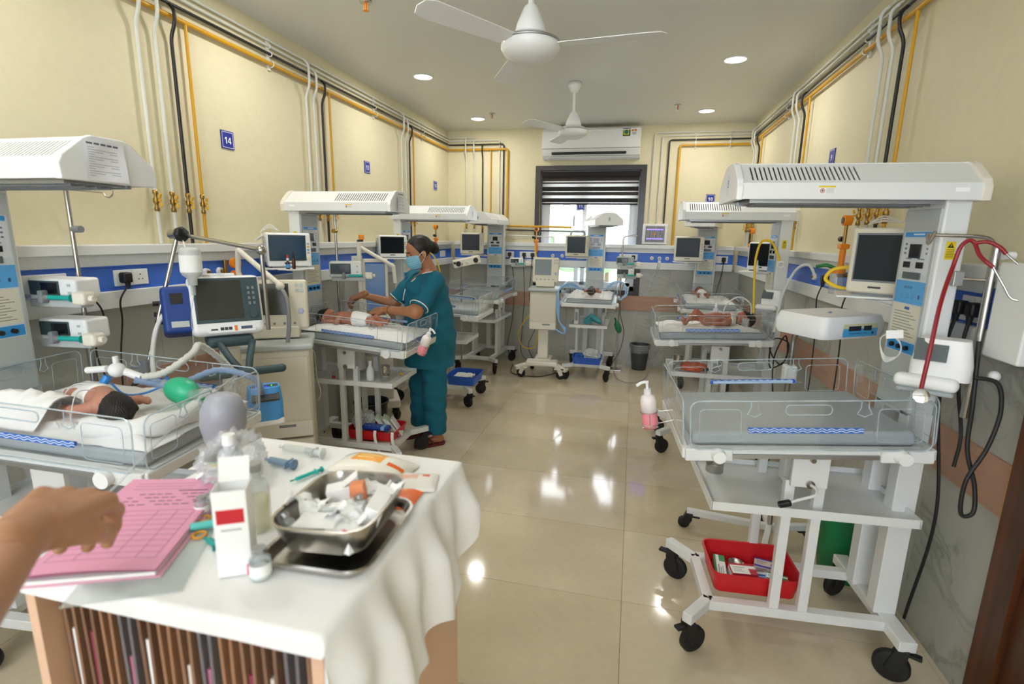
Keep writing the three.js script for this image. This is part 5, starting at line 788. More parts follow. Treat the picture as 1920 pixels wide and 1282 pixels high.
// ---------------------------------------------------------------- babies and their bedding
function baby(label, base, yaw, o = {}) {
  const t = thing('baby', label, 'baby', base, yaw), k = o.k || 1, bt = o.bend || 0;
  // lies along +x from feet to head, on its back (+y up)
  const L = [[0.06, 0.045, 0, 0.042, 0.14, 0.045, 0, 0.042], [0.0, 0.04, 0, 0.04, 0.06, 0.045, 0, 0.042], [0.14, 0.045, 0, 0.04, 0.19, 0.045, 0, 0.022], [0.0, 0.035, 0.028, 0.024, -0.075, 0.045 + bt, 0.045, 0.018], [-0.075, 0.045 + bt, 0.045, 0.017, -0.14, 0.018, 0.05, 0.012], [-0.14, 0.018, 0.05, 0.011, -0.15, 0.04, 0.052, 0.009], [0.0, 0.035, -0.028, 0.024, -0.07, 0.045, -0.05, 0.018], [-0.07, 0.045, -0.05, 0.017, -0.135, 0.018, -0.05, 0.012], [-0.135, 0.018, -0.05, 0.011, -0.145, 0.04, -0.05, 0.009],
    [0.145, 0.045, 0.045, 0.018, 0.1, 0.035, 0.085, 0.014], [0.1, 0.035, 0.085, 0.014, 0.05, 0.03, 0.095, 0.01], [0.05, 0.03, 0.095, 0.01, 0.03, 0.028, 0.095, 0.011], [0.145, 0.045, -0.045, 0.018, 0.13, 0.035, -0.09, 0.014], [0.13, 0.035, -0.09, 0.014, 0.175, 0.04, -0.1, 0.01], [0.175, 0.04, -0.1, 0.01, 0.19, 0.04, -0.1, 0.011]];
  const bf = caps(L.map((c) => c.map((v) => v * k)), 0.014 * k), el = (x, y, z, cx, c0, cz, a, b, c) => (Math.sqrt(((x - cx) / a) ** 2 + ((y - c0) / b) ** 2 + ((z - cz) / c) ** 2) - 1) * Math.min(a, b, c);
  const hx = 0.245 * k, hd = (x, y, z) => { let d = el(x, y, z, hx, 0.05 * k, 0, 0.055 * k, 0.048 * k, 0.045 * k); d = smin(d, el(x, y, z, hx - 0.02 * k, 0.092 * k, 0, 0.01 * k, 0.01 * k, 0.008 * k), 0.01); d = smin(d, el(x, y, z, hx - 0.035 * k, 0.085 * k, 0, 0.02 * k, 0.012 * k, 0.02 * k), 0.015); d = smin(d, Math.min(el(x, y, z, hx + 0.005, 0.045 * k, 0.046 * k, 0.012 * k, 0.008 * k, 0.006 * k), el(x, y, z, hx + 0.005, 0.045 * k, -0.046 * k, 0.012 * k, 0.008 * k, 0.006 * k)), 0.004); return d; };
  P('body', skin((x, y, z) => smin(bf(x, y, z), hd(x, y, z), 0.015), [-0.2 * k, -0.03, -0.14 * k], [0.33 * k, 0.15 * k, 0.14 * k], 0.0055), skinMat(o.skin || '#a2634c'), t);
  if (o.hair !== false) P('hair', skin((x, y, z) => Math.max(hd(x, y, z) - 0.004 - 0.0012 * Math.sin(z * 900 + y * 320), -(x - hx - 0.006 - (0.05 * k - y) * 0.45)), [0.2 * k, -0.03, -0.08], [0.33 * k, 0.13 * k, 0.08], 0.0035), mat('#17100e', 0.6), t);
  if (o.diaper !== false) P('diaper', skin((x, y, z) => Math.max(caps([[-0.005 * k, 0.04 * k, 0, 0.048 * k, 0.045 * k, 0.045 * k, 0, 0.05 * k], [-0.01 * k, 0.036 * k, 0.025 * k, 0.032 * k, -0.03 * k, 0.04 * k, 0.032 * k, 0.03 * k], [-0.01 * k, 0.036 * k, -0.025 * k, 0.032 * k, -0.03 * k, 0.04 * k, -0.035 * k, 0.03 * k]], 0.02)(x, y, z), -(x + 0.045 * k), x - 0.06 * k), [-0.1 * k, -0.03, -0.1 * k], [0.12 * k, 0.12 * k, 0.1 * k], 0.005), M.paperWhite, t);
  if (o.band) P('chest_band', skin((x, y, z) => Math.max(bf(x, y, z) - 0.004, Math.abs(x - 0.16 * k) - 0.02), [0.08 * k, -0.03, -0.14 * k], [0.24 * k, 0.13 * k, 0.14 * k], 0.0045), M.gauze, t);
  if (o.wires) P('lead_wire', [hose([[0.1, 0.088 * k, 0.02], [0.13, 0.1, 0.07], [0.2, 0.03, 0.11], [0.3, 0.03, 0.12]], 0.0018, 24, 5), hose([[0.06, 0.088 * k, -0.01], [0.02, 0.1, 0.06], [0.05, 0.02, 0.12], [0.2, 0.015, 0.14]], 0.0018, 24, 5)], M.cableWhite, t);
  return t;
}
function bedding(label, rw, x0, x1, z0, z1, amp, name = 'bed_sheet', seed = 1, lift = 0) {
  const o = P(name, sheet((u, v) => { const x = x0 + (x1 - x0) * u, z = z0 + (z1 - z0) * v, e = Math.min(u, 1 - u, v, 1 - v); const n = fbm(x * 9 + seed * 13, z * 9 + seed * 5, 4) - 0.35, r = Math.abs(fbm(x * 5 + seed, z * 12 - seed * 3, 3) - 0.5); return rw.bedAt(x + 0.02 * (fbm(z * 14 + seed, seed, 2) - 0.5), 0.062 + lift + Math.max(0, amp * (n + 0.5 - 1.6 * r)) * Math.min(1, e * 8), z + 0.02 * (fbm(x * 14, seed * 2, 2) - 0.5)); }, 60, 50, 0.002), M.sheet);
  return tag(o, label, 'bedding');
}
{
  const w = RW;
  bedding('rumpled white sheet under the nurse\'s baby', w.w7, -0.47, 0.27, -0.25, 0.25, 0.028, 'bed_sheet', 3);
  bedding('rumpled white sheet under the baby on the second right warmer', w.w2, -0.45, 0.24, -0.245, 0.245, 0.028, 'bed_sheet', 5);
  bedding('crumpled white bedding on the near left warmer', w.w8, -0.46, 0.27, -0.25, 0.25, 0.05, 'bed_sheet', 8);
  bedding('white sheet bundled round the baby in front of the window', w.w4, -0.45, 0.2, -0.24, 0.24, 0.05, 'bed_sheet', 11);
  bedding('white sheet on the back right corner warmer', w.w3, -0.42, 0.2, -0.24, 0.24, 0.04, 'bed_sheet', 15);
  let p = w.w7.bedAt(-0.03, 0.072, 0.03); baby('baby with white nappy and lead wires lying under the nurse\'s hands', p, Math.PI + 0.12, { wires: true, k: 1.1, skin: '#b0735a', hair: true });
  p = w.w2.bedAt(-0.1, 0.072, 0.02); baby('baby lying head right with white chest band on the second right warmer', p, 0.05, { band: true, k: 1.15, bend: 0.05, diaper: false, skin: '#a9654c' });
  p = w.w8.bedAt(-0.06, 0.08, -0.02); baby('baby with dark hair lying on the near left warmer', p, -0.45, { k: 1.02, skin: '#bd8570', wires: true });
  p = w.w4.bedAt(-0.16, 0.085, 0.02); baby('black haired baby wrapped on the warmer in front of the window', p, -Math.PI / 2, { k: 0.95, diaper: false });
  p = w.w3.bedAt(-0.02, 0.075, -0.05); baby('small dark haired baby on the back right corner warmer', p, Math.PI / 2, { k: 0.95 });
}
// ---------------------------------------------------------------- file trolley in the foreground and the things on it
const ORD = ['first', 'second', 'third', 'fourth', 'fifth', 'sixth', 'seventh', 'eighth', 'ninth', 'tenth', 'eleventh', 'twelfth', 'thirteenth'];
const TY = 1.05, TX0 = -0.945, TX1 = -0.392, TZ0 = -1.115, TZ1 = -0.545;
{
  const t = thing('file_trolley', 'wooden file trolley with open racks under the white cloth', 'trolley', [0, 0, 0]);
  const lam = mat('#dcb698', 0.5, { bumpMap: bumpPaint, bumpScale: 0.0003 });
  P('top_board', boxUV(bb(TX0, TX1, TY - 0.022, TY - 0.002, TZ0, TZ1)), lam, t); P('side_panel', boxUV(bb(TX1 - 0.02, TX1, 0.1, TY - 0.022, TZ0, TZ1)), lam, t); P('side_panel', boxUV(bb(TX0, TX0 + 0.02, 0.1, TY - 0.022, TZ0, TZ1)), lam, t);
  P('back_panel', boxUV(bb(TX0 + 0.02, TX1 - 0.02, 0.1, TY - 0.022, TZ0, TZ0 + 0.015)), lam, t); P('floor_board', boxUV(bb(TX0 + 0.02, TX1 - 0.02, 0.1, 0.12, TZ0 + 0.015, TZ1)), lam, t); P('middle_shelf', boxUV(bb(TX0 + 0.02, TX1 - 0.02, 0.6, 0.615, TZ0 + 0.015, TZ1 - 0.01)), lam, t);
  P('rack_rail', bb(TX0 + 0.02, TX1 - 0.02, TY - 0.05, TY - 0.04, TZ1 - 0.03, TZ1 - 0.022), M.steel, t);
  for (const x of [TX0 + 0.04, TX1 - 0.04]) for (const z of [TZ0 + 0.04, TZ1 - 0.05]) caster(t, x, z, 0.1, 0.03, x * 9);
  const cov = [mat('#8f6a50', 0.7), mat('#9a7152', 0.7), mat('#7d5c47', 0.7), mat('#6f6a6c', 0.7)], ins = [M.paper, mat('#b86a86', 0.8), mat('#d7d2c4', 0.85), mat('#8d2f4a', 0.7)];
  const n = 13; for (let i = 0; i < n; i++) {
    const x = TX0 + 0.042 + i * (TX1 - TX0 - 0.08) / (n - 1), f = thing('case_file', i === 0 ? 'leftmost brown case file in the trolley rack' : i === 12 ? 'rightmost brown case file in the trolley rack' : `brown case file, ${ORD[i]} from the left in the trolley rack`, 'file', [x, 0.618, TZ1 - 0.2], 0, 'case files in the trolley rack');
    const h = 0.36 + 0.012 * ((i * 7) % 3); P('cover', [bx(0.006, h, 0.34, -0.008, h / 2, 0, 0, 0, 0, 0.012), bx(0.006, h, 0.34, 0.008, h / 2, 0, 0, 0, 0, -0.012), bx(0.02, 0.004, 0.34, 0, 0.002, 0)], cov[i % 4 === 3 ? 3 : (i * 5) % 3], f);
    if (i % 3 !== 2) P('papers', bx(0.0065, h - 0.05 - 0.02 * (i % 4), 0.31, 0, h / 2 - 0.03, 0.012), ins[(i * 3) % 4], f);
    P('hanger_tab', bx(0.02, 0.014, 0.012, 0, h + 0.006, 0.155, 0.002), M.dark, f);
  }
  const nu = 70, nv = 60, W = TX1 - TX0 + 0.02;
  const cl = P('tablecloth', sheet((u, v) => {
    const zl = TZ0 - 0.012 + (TZ1 + 0.006 + 0.034 - (TZ0 - 0.012)) * v, over = Math.max(0, zl - TZ1 - 0.006), z = zl - over + (over > 0 ? 0.003 : 0), drop = 0.2 + 0.24 * v + 0.03 * Math.sin(v * 9) + 0.012 * Math.sin(v * 31), s = u * (W + drop), n = fbm(s * 7, z * 7, 3) - 0.5;
    if (s < W) return [TX0 - 0.012 + s, TY + 0.0015 + 0.0025 * Math.max(0, n) - over, z];
    const d = s - W, fold = 0.016 * Math.sin(v * 17 + 2.2 * d * 6) + 0.01 * Math.sin(v * 37 + d * 9); return [TX1 + 0.009 + Math.min(1, d * 9) * (0.02 + fold + 0.03 * d), TY + 0.0015 - d - over * 0.5, z + 0.02 * Math.sin(d * 14 + v * 5) * d * 3 * (v - 0.5)];
  }, nu, 90), M.sheet); tag(cl, 'white cloth spread over the file trolley and hanging down its right side', 'tablecloth');
}
const on = (x, z, dy = 0) => [x, TY + 0.004 + dy, z];
// pink file with printed form
{
  const fx = canvas(512, 900, (c, w, h) => { c.fillStyle = '#dd9bb8'; c.fillRect(0, 0, w, h); c.fillStyle = '#1c1a1c'; c.fillRect(300, 150, 150, 10); c.fillStyle = '#6a4a5a'; for (let i = 0; i < 3; i++) c.fillRect(60, 60 + i * 34, 300, 3); for (let j = 0; j < 4; j++) for (let i = 0; i < 9; i++) if ((i * 7 + j * 3) % 5) { c.fillStyle = '#3a2a34'; c.fillRect(80 + i * 42, 190 + j * 40, 26 + (i * 5) % 12, 8); } c.strokeStyle = '#8a5a70'; c.lineWidth = 3; c.strokeRect(40, 380, 430, 430); for (let i = 1; i < 9; i++) { c.beginPath(); c.moveTo(40, 380 + i * 48); c.lineTo(470, 380 + i * 48); c.stroke(); } for (const x of [150, 300, 390]) { c.beginPath(); c.moveTo(x, 380); c.lineTo(x, 810); c.stroke(); } });
  const t = thing('pink_file', 'pink printed case file lying at the left of the white cloth', 'file', [-0.868, TY + 0.004, -0.698], 0.4);
  const leaf = (w, l, y, lift) => sheet((u, v) => [(u - 0.5) * w, y + lift * Math.pow(1 - u, 2) * 0.6 + 0.006 * Math.sin(u * 3.1) * v, (v - 0.5) * l], 16, 16, 0.0006);
  P('back_cover', bx(0.2, 0.003, 0.335, 0.004, 0.0015, 0, 0.001), mat('#d9a4b6', 0.7), t); P('pages', bx(0.19, 0.006, 0.325, 0, 0.006, 0.002, 0.001), M.paper, t); P('under_sheet', leaf(0.196, 0.33, 0.0105, 0.008), mat('#cf8fab', 0.8), t);
  const g = leaf(0.192, 0.328, 0.0125, 0.012), uv = g.attributes.uv, ps = g.attributes.position; for (let i = 0; i < uv.count; i++) uv.setXY(i, ps.getX(i) / 0.192 + 0.5, 0.5 - ps.getZ(i) / 0.328); P('top_sheet', g, mat('#ffffff', 0.75, { map: fx }), t);
  T('plastic_sleeve', 'clear plastic sleeve sticking out under the pink file', 'sleeve', [mv(bx(0.16, 0.001, 0.3, 0, 0, 0), -0.79, TY + 0.0045, -0.66, 0, 0.5)], M.clearPlastic);
}
// steel instrument tray on its lid
{
  const l = thing('steel_tray', 'shallow steel lid lying under the deep steel tray', 'tray', on(-0.488, -0.765), 0.05); P('pan', openBox(0.17, 0.225, 0.018, 0.008, 0.03, 0.0015, 0.006), M.steel, l);
  const t = thing('steel_tray', 'deep steel instrument tray full of vials and cartons', 'tray', on(-0.493, -0.775, 0.019), 0.06); P('pan', openBox(0.152, 0.19, 0.05, 0.012, 0.035, 0.0015, 0.006), M.steel, t); t.rotation.z = 0.03;
  const put = (name, label, cat, x, z, y, yaw, parts, tilt = 0) => { const o = thing(name, label, cat, [-0.493 + x * 0.86, TY + 0.027 + y, -0.775 + z * 0.86], yaw); o.rotation.z = tilt; for (const [n, g, m] of parts) P(n, g, m, o); return o; };
  const car = (w, h, d) => bx(w, h, d, 0, h / 2, 0, 0.0015);
  put('medicine_carton', 'plain white carton at the front of the steel tray', 'carton', -0.02, 0.06, 0, 0.2, [['box', car(0.075, 0.03, 0.05), M.paperWhite], ['flap', bx(0.07, 0.001, 0.02, 0, 0.031, 0.018, 0, 0.15), M.paper]]);
  put('medicine_carton', 'white carton with tiny red mark at the front right of the steel tray', 'carton', 0.05, 0.075, 0, -0.3, [['box', car(0.06, 0.028, 0.045), M.paperWhite], ['red_mark', bx(0.014, 0.0006, 0.005, 0.005, 0.0284, 0.005), M.red]]);
  put('medicine_carton', 'folded white carton at the back left of the steel tray', 'carton', -0.03, -0.06, 0, 0.5, [['box', car(0.06, 0.045, 0.035), M.paperWhite], ['flap', bx(0.05, 0.001, 0.03, 0.01, 0.05, 0, 0, 0, 0, 0.5), M.paper]], 0.15);
  put('medicine_carton', 'white carton leaning at the right wall of the steel tray', 'carton', 0.062, -0.01, 0.004, 0.2, [['box', car(0.03, 0.05, 0.09), M.paperWhite], ['grey_print', bx(0.0006, 0.01, 0.05, -0.0154, 0.03, 0), M.grey]], -0.35);
  put('medicine_carton', 'orange and red carton standing in the steel tray', 'carton', 0.015, -0.045, 0.01, 0.3, [['box', car(0.026, 0.05, 0.022), mat('#e08a5c', 0.6)], ['red_side', bx(0.0006, 0.03, 0.02, -0.0134, 0.02, 0), M.red]], 0.12);
  put('ampoule_box', 'long white ampoule strip across the middle of the steel tray', 'ampoules', 0.0, 0.005, 0.02, 0.25, [['sleeve', bx(0.085, 0.016, 0.022, 0, 0.008, 0, 0.004), M.frosted], ['label', bx(0.04, 0.0006, 0.016, 0, 0.0164, 0), M.paperWhite]], 0.1);
  for (const [x, z, c] of [[-0.06, 0.085, 'front left'], [0.045, -0.02, 'middle right']]) put('vial', `small glass vial with silver cap at the ${c} of the steel tray`, 'vial', x, z, 0.008, 0, [['glass', lt([[0.001, 0], [0.0105, 0], [0.011, 0.002], [0.011, 0.026], [0.006, 0.032], [0.006, 0.036], [0.001, 0.036]], 0, 0, 0, 14), M.clearPlastic], ['cap', cy(0.0075, 0.0075, 0.008, 0, 0.039, 0), M.aluminium], ['label', lt([[0.0113, 0.005], [0.0113, 0.02]], 0, 0, 0, 14), M.paperWhite]], 0.5);
  T('cotton_wad', 'loose white cotton in the back of the steel tray', 'cotton', [0, 1, 2, 3, 4].map((i) => { const g = new THREE.IcosahedronGeometry(0.022, 3), p = g.attributes.position; for (let v = 0; v < p.count; v++) { const s = 0.7 + 0.7 * fbm(p.getX(v) * 60 + i * 7, p.getY(v) * 60 + p.getZ(v) * 40, 3); p.setXYZ(v, p.getX(v) * s, p.getY(v) * s * 0.6, p.getZ(v) * s); } g.computeVertexNormals(); return mv(g, -0.52 + 0.028 * (i % 3), TY + 0.042, -0.845 + 0.02 * (i >> 1)); }), M.gauze);
}
// torn white wrappers lying over the cartons in the tray
[['at the left wall of', -0.075, 0.02, 1], ['at the back wall of', 0.03, -0.085, 2], ['at the right front of', 0.05, 0.035, 3], ['in the middle front of', -0.005, 0.03, 4], ['at the back right of', 0.065, -0.07, 5]].forEach(([w, x, z, k]) => T('paper_wrapper', `torn white paper wrapper ${w} the steel tray`, 'wrapper', [sheet((u, v) => { const n = fbm(u * 3 + k * 5, v * 3 + k, 3); return [-0.493 + x * 0.86 + (u - 0.5) * 0.055 + 0.02 * (n - 0.5), TY + 0.058 + 0.045 * (n - 0.35) + 0.012 * Math.sin(u * 4 + k), -0.775 + z * 0.86 + (v - 0.5) * 0.05 + 0.02 * (fbm(v * 4, u * 4 + k, 2) - 0.5)]; }, 12, 12)], M.paperWhite));
// carton with red label, vials, bottles
{
  const c = thing('medicine_carton', 'tall opened white carton with a red rectangle', 'carton', on(-0.606, -0.638), 0.5);
  P('box', loft([ringXZ(0.05, 0.045, 0.001, 0), ringXZ(0.05, 0.045, 0.001, 0.148), ringXZ(0.048, 0.043, 0.001, 0.148), ringXZ(0.047, 0.042, 0.001, 0.11)], true, true, 0.5), M.paperWhite, c); P('flap', bx(0.046, 0.04, 0.0012, 0, 0.165, -0.024, 0, -0.3), M.paper, c); P('red_label', bx(0.04, 0.024, 0.0008, 0, 0.105, 0.0228), mat('#c8202a', 0.6), c); P('print', bx(0.03, 0.003, 0.0006, 0, 0.082, 0.0228), M.grey, c);
  const vial = (label, x, z, r, h, band) => { const o = thing('vial', label, 'vial', on(x, z)); P('glass', lt([[0.001, 0], [r * 0.95, 0], [r, 0.003], [r, h * 0.66], [r * 0.55, h * 0.8], [r * 0.55, h * 0.88], [0.001, h * 0.88]], 0, 0, 0, 20), M.clearPlastic, o); P('powder', cy(r * 0.9, r * 0.9, h * 0.3, 0, h * 0.17, 0), M.paperWhite, o); P('cap', cy(r * 0.66, r * 0.66, h * 0.16, 0, h * 0.94, 0), M.aluminium, o); P('label', lt([[r * 1.015, h * 0.14], [r * 1.015, h * 0.52]], 0, 0, 0, 20), M.paperWhite, o); if (band) P('pink_stripe', bx(0.003, h * 0.36, 0.004, -r * 0.82, h * 0.33, r * 0.62), mat('#d8707c', 0.6), o); };
  vial('silver capped vial standing in front of the tall carton', -0.556, -0.628, 0.0165, 0.05, true); vial('silver capped vial beside the edge of the pink file', -0.8, -0.765, 0.0135, 0.034);
  const b = thing('glass_bottle', 'clear glass bottle standing behind the tall carton', 'bottle', on(-0.655, -0.745)); P('glass', bottleGeo(0.024, 0.1, 0.02, 0.011), M.clearPlastic, b); P('liquid', cy(0.021, 0.021, 0.06, 0, 0.034, 0), phy('#f4f0d8', 0.1, { transmission: 0.8, thickness: 0 }), b); P('cap', cy(0.0135, 0.0135, 0.014, 0, 0.125, 0), M.aluminium, b);
  const w = thing('plastic_bottle', 'small white capped bottle inside the crumpled plastic bag', 'bottle', on(-0.83, -0.88)); P('bottle', bottleGeo(0.026, 0.085, 0.01, 0.013), M.frosted, w); P('cap', cy(0.0145, 0.013, 0.022, 0, 0.106, 0), M.white2, w);
  const bag = (label, x, y, z, rx, ry, rz, seed, m) => { const g = new THREE.IcosahedronGeometry(1, 12), p = g.attributes.position; for (let i = 0; i < p.count; i++) { const a = p.getX(i), q = p.getY(i), c2 = p.getZ(i), r1 = Math.abs(fbm(a * 3 + seed, q * 3 + c2 * 2, 4) - 0.5), r2 = Math.abs(fbm(c2 * 4 - seed, a * 4 + q, 3) - 0.5), s = 0.72 + 1.1 * r1 + 0.5 * r2; p.setXYZ(i, a * s * rx, Math.max(-ry * 0.72, q * s * ry), c2 * s * rz); } g.computeVertexNormals(); return T('plastic_bag', label, 'bag', [mv(g, x, y, z)], m); };
  bag('crumpled clear plastic bag behind the tall carton', -0.85, TY + 0.052, -0.9, 0.07, 0.065, 0.075, 3, M.bag);
  const foil = T('blister_foil', 'torn silver blister foil beside the plastic bag', 'foil', [sheet((u, v) => { const n = fbm(u * 5, v * 5, 3); return [-0.79 + (u - 0.5) * 0.08, TY + 0.02 + 0.05 * n * u, -0.815 + (v - 0.5) * 0.07 + 0.02 * n]; }, 14, 14, 0.0006)], M.aluminium);
  const syr = (label, x, z, yaw, L, r, colour, m) => { const o = thing('syringe', label, 'syringe', on(x, z, r * 1.25), yaw, 'syringes on the cloth'); P('barrel', cy(r, r, L, 0, 0, 0, 'x', 14), m || M.clearPlastic, o); P('plunger', [cy(r * 0.8, r * 0.8, L * 0.55, L * 0.5, 0, 0, 'x', 12), cy(r * 1.5, r * 1.5, 0.003, L * 0.78, 0, 0, 'x', 14)], colour, o); P('flange', bx(0.002, r * 2, r * 3.6, L * 0.5, 0, 0), m || colour, o); P('hub', [cy(r * 0.5, r * 0.3, 0.014, -L * 0.5 - 0.007, 0, 0, 'x', 10)], colour, o); };
  syr('teal syringe beside the pink file edge', -0.748, -0.716, 0.65, 0.045, 0.0075, M.teal, mat('#58c4bd', 0.35)); syr('short dark teal syringe cap left of the tall carton', -0.69, -0.675, -0.3, 0.03, 0.006, mat('#0c7f7c', 0.4), mat('#0f8f8a', 0.4)); syr('thin teal needle cap pointing at the steel tray', -0.695, -0.95, 1.15, 0.05, 0.0045, M.teal, mat('#25b8ae', 0.35)); syr('blue grey syringe near the back of the cloth', -0.792, -0.985, -0.1, 0.055, 0.0085, mat('#5f7f9c', 0.4), mat('#86a3bb', 0.3)); syr('long clear syringe in its wrapper at the back of the cloth', -0.79, -1.058, -0.08, 0.09, 0.009, M.frosted);
  T('rubber_ring', 'orange rubber ring beside the teal syringe', 'ring', [mv(new THREE.TorusGeometry(0.011, 0.0025, 8, 24), ...on(-0.776, -0.742, 0.003), Math.PI / 2)], mat('#d99a2a', 0.5)); T('rubber_ring', 'second orange rubber ring half under the teal syringe', 'ring', [mv(new THREE.TorusGeometry(0.011, 0.0025, 8, 24), ...on(-0.74, -0.695, 0.003), Math.PI / 2)], mat('#d99a2a', 0.5));
  // packets
  const pk = (draw) => canvas(256, 160, draw), soft = (label, x, z, yaw, w, d, h, tex, name = 'wipes_packet') => { const o = thing(name, label, 'packet', on(x, z), yaw); const f = (s) => (u, v) => [(u - 0.5) * w, s > 0 ? h * Math.pow(Math.max(0, Math.sin(Math.PI * u) * Math.sin(Math.PI * v)), 0.45) + 0.003 * (fbm(u * 9, v * 9, 3) - 0.5) + 0.002 : 0.0005, (v - 0.5) * d]; const g = sheet(f(1), 20, 14), uv = g.attributes.uv, p = g.attributes.position; for (let i = 0; i < uv.count; i++) uv.setXY(i, p.getX(i) / w + 0.5, 0.5 - p.getZ(i) / d); P('film', g, mat('#ffffff', 0.35, { map: tex }), o); P('underside', sheet((u, v) => { const q = f(0)(u, v); return q; }, 2, 2), M.paper, o); return o; };
  soft('white and orange wipes packet behind the steel tray', -0.57, -1.03, -0.1, 0.19, 0.1, 0.03, pk((c) => { c.fillStyle = '#e9e6da'; c.fillRect(0, 0, 256, 160); c.fillStyle = '#f0a024'; c.fillRect(60, 50, 110, 60); c.fillStyle = '#f6d98a'; c.fillRect(74, 62, 80, 10); c.fillRect(74, 82, 60, 10); c.fillStyle = '#2f8a5c'; c.beginPath(); c.moveTo(10, 60); c.quadraticCurveTo(60, 10, 130, 12); c.lineTo(120, 26); c.quadraticCurveTo(60, 30, 20, 76); c.fill(); c.fillStyle = '#e86a1c'; c.fillRect(190, 90, 56, 20); }));
  soft('flat white packet with pale pink print behind the steel tray corner', -0.462, -0.985, 0.25, 0.13, 0.085, 0.01, pk((c) => { c.fillStyle = '#ebe8e2'; c.fillRect(0, 0, 256, 160); c.fillStyle = '#ecb9a4'; c.fillRect(40, 40, 130, 40); c.fillStyle = '#e2583c'; c.fillRect(190, 30, 30, 24); c.fillRect(60, 100, 60, 12); }), 'glove_packet');
  soft('bright orange plastic wrapper under the steel tray', -0.53, -0.93, 0.05, 0.24, 0.13, 0.006, pk((c) => { c.fillStyle = '#ee6a14'; c.fillRect(0, 0, 256, 160); c.fillStyle = '#f48a3c'; c.fillRect(20, 60, 200, 14); }), 'plastic_wrapper');
  soft('yellow and green printed strip beside the pink file', -0.935, -0.94, 0.2, 0.1, 0.04, 0.003, pk((c) => { c.fillStyle = '#ece9dc'; c.fillRect(0, 0, 256, 160); c.fillStyle = '#e2cf1c'; c.fillRect(120, 30, 136, 80); c.fillStyle = '#9ed08c'; c.fillRect(40, 20, 90, 40); c.fillStyle = '#e08ab0'; c.fillRect(20, 80, 70, 20); }), 'printed_strip');
}
// ---------------------------------------------------------------- trays, bins, bottles on and under the warmers
function tray(label, pos, w, d, h, m, yaw = 0) { const t = thing('plastic_tray', label, 'tray', pos, yaw); P('pan', openBox(w, d, h, 0.014, 0.025, 0.003, 0.008), m, t); return t; }
const cartonTex = (bg, a, b) => canvas(128, 64, (c) => { c.fillStyle = bg; c.fillRect(0, 0, 128, 64); c.fillStyle = a; c.fillRect(0, 0, 128, 12); c.fillRect(90, 30, 38, 34); c.fillStyle = b; c.fillRect(12, 22, 60, 6); c.fillRect(12, 34, 44, 5); c.fillRect(12, 46, 52, 4); });
function carton(label, pos, yaw, w, h, d, tex, tilt = 0) { const o = thing('medicine_carton', label, 'carton', pos, yaw); o.rotation.z = tilt; P('box', bx(w, h, d, 0, h / 2, 0), mat('#ffffff', 0.6, { map: tex }), o); P('tuck_flap', bx(w * 0.02, h * 0.9, d * 0.96, w / 2, h / 2, 0), M.paper, o); return o; }
tray('red plastic tray of medicine cartons under the nearest right warmer', [0.56, 0.188, -2.13], 0.31, 0.22, 0.09, M.red, 0.07);
{
  const y = 0.194, c1 = cartonTex('#f0f1ee', '#3c9a5c', '#8a9a92'), c2 = cartonTex('#f2f0ee', '#b8283a', '#c0b8b8'), c3 = cartonTex('#2f62c4', '#e6edf6', '#bcd0ee'), c4 = cartonTex('#d8c9c2', '#5a54b4', '#8a8078'), c5 = cartonTex('#eef2f4', '#2f8a4c', '#2a9ad0');
  carton('long white and green carton along the left of the red tray', [0.445, y, -2.12], 1.5, 0.16, 0.04, 0.045, c1); carton('white carton with red end at the front of the red tray', [0.53, y, -2.09], 0.1, 0.1, 0.06, 0.07, c2); carton('blue carton at the front right of the red tray', [0.63, y, -2.095], 0.05, 0.1, 0.028, 0.08, c3); carton('small tan and violet carton at the back of the red tray', [0.64, y, -2.18], -0.2, 0.09, 0.045, 0.05, c4); carton('flat white and green carton on top of the blue carton', [0.66, y + 0.029, -2.085], -0.2, 0.08, 0.02, 0.04, c5);
  const k = thing('steel_bowl', 'small bent steel dish at the back left of the red tray', 'dish', [0.52, 0.194, -2.175], 0.3); P('dish', [lt([[0.001, 0], [0.025, 0], [0.035, 0.03], [0.033, 0.03], [0.024, 0.003], [0.001, 0.003]])], M.steel, k);
}
function canister(label, pos, r = 0.03, h = 0.1) { const t = thing('steel_canister', label, 'canister', pos, 0, 'steel canisters'); P('can', [lt([[0.001, 0], [r, 0], [r, h * 0.72], [r * 1.04, h * 0.74], [r * 1.04, h * 0.78], [r, h * 0.8], [0.001, h * 0.8]])], M.steel, t); P('lid', [lt([[r * 1.05, h * 0.78], [r * 1.05, h * 0.97], [r, h], [0.001, h]])], M.steel, t); P('ring', [lt([[r, h * 0.3], [r * 1.02, h * 0.31], [r, h * 0.32]])], M.steel, t); }
canister('steel canister at the left of the nearest right warmer\'s shelf', [0.4, 0.62, -2.22], 0.036, 0.12); canister('ridged steel canister on the shelf under the nurse\'s bed', [-1.6, 0.62, -3.1], 0.03, 0.11); canister('steel canister on the shelf of the second right warmer', [0.385, 0.62, -4.02], 0.036, 0.12);
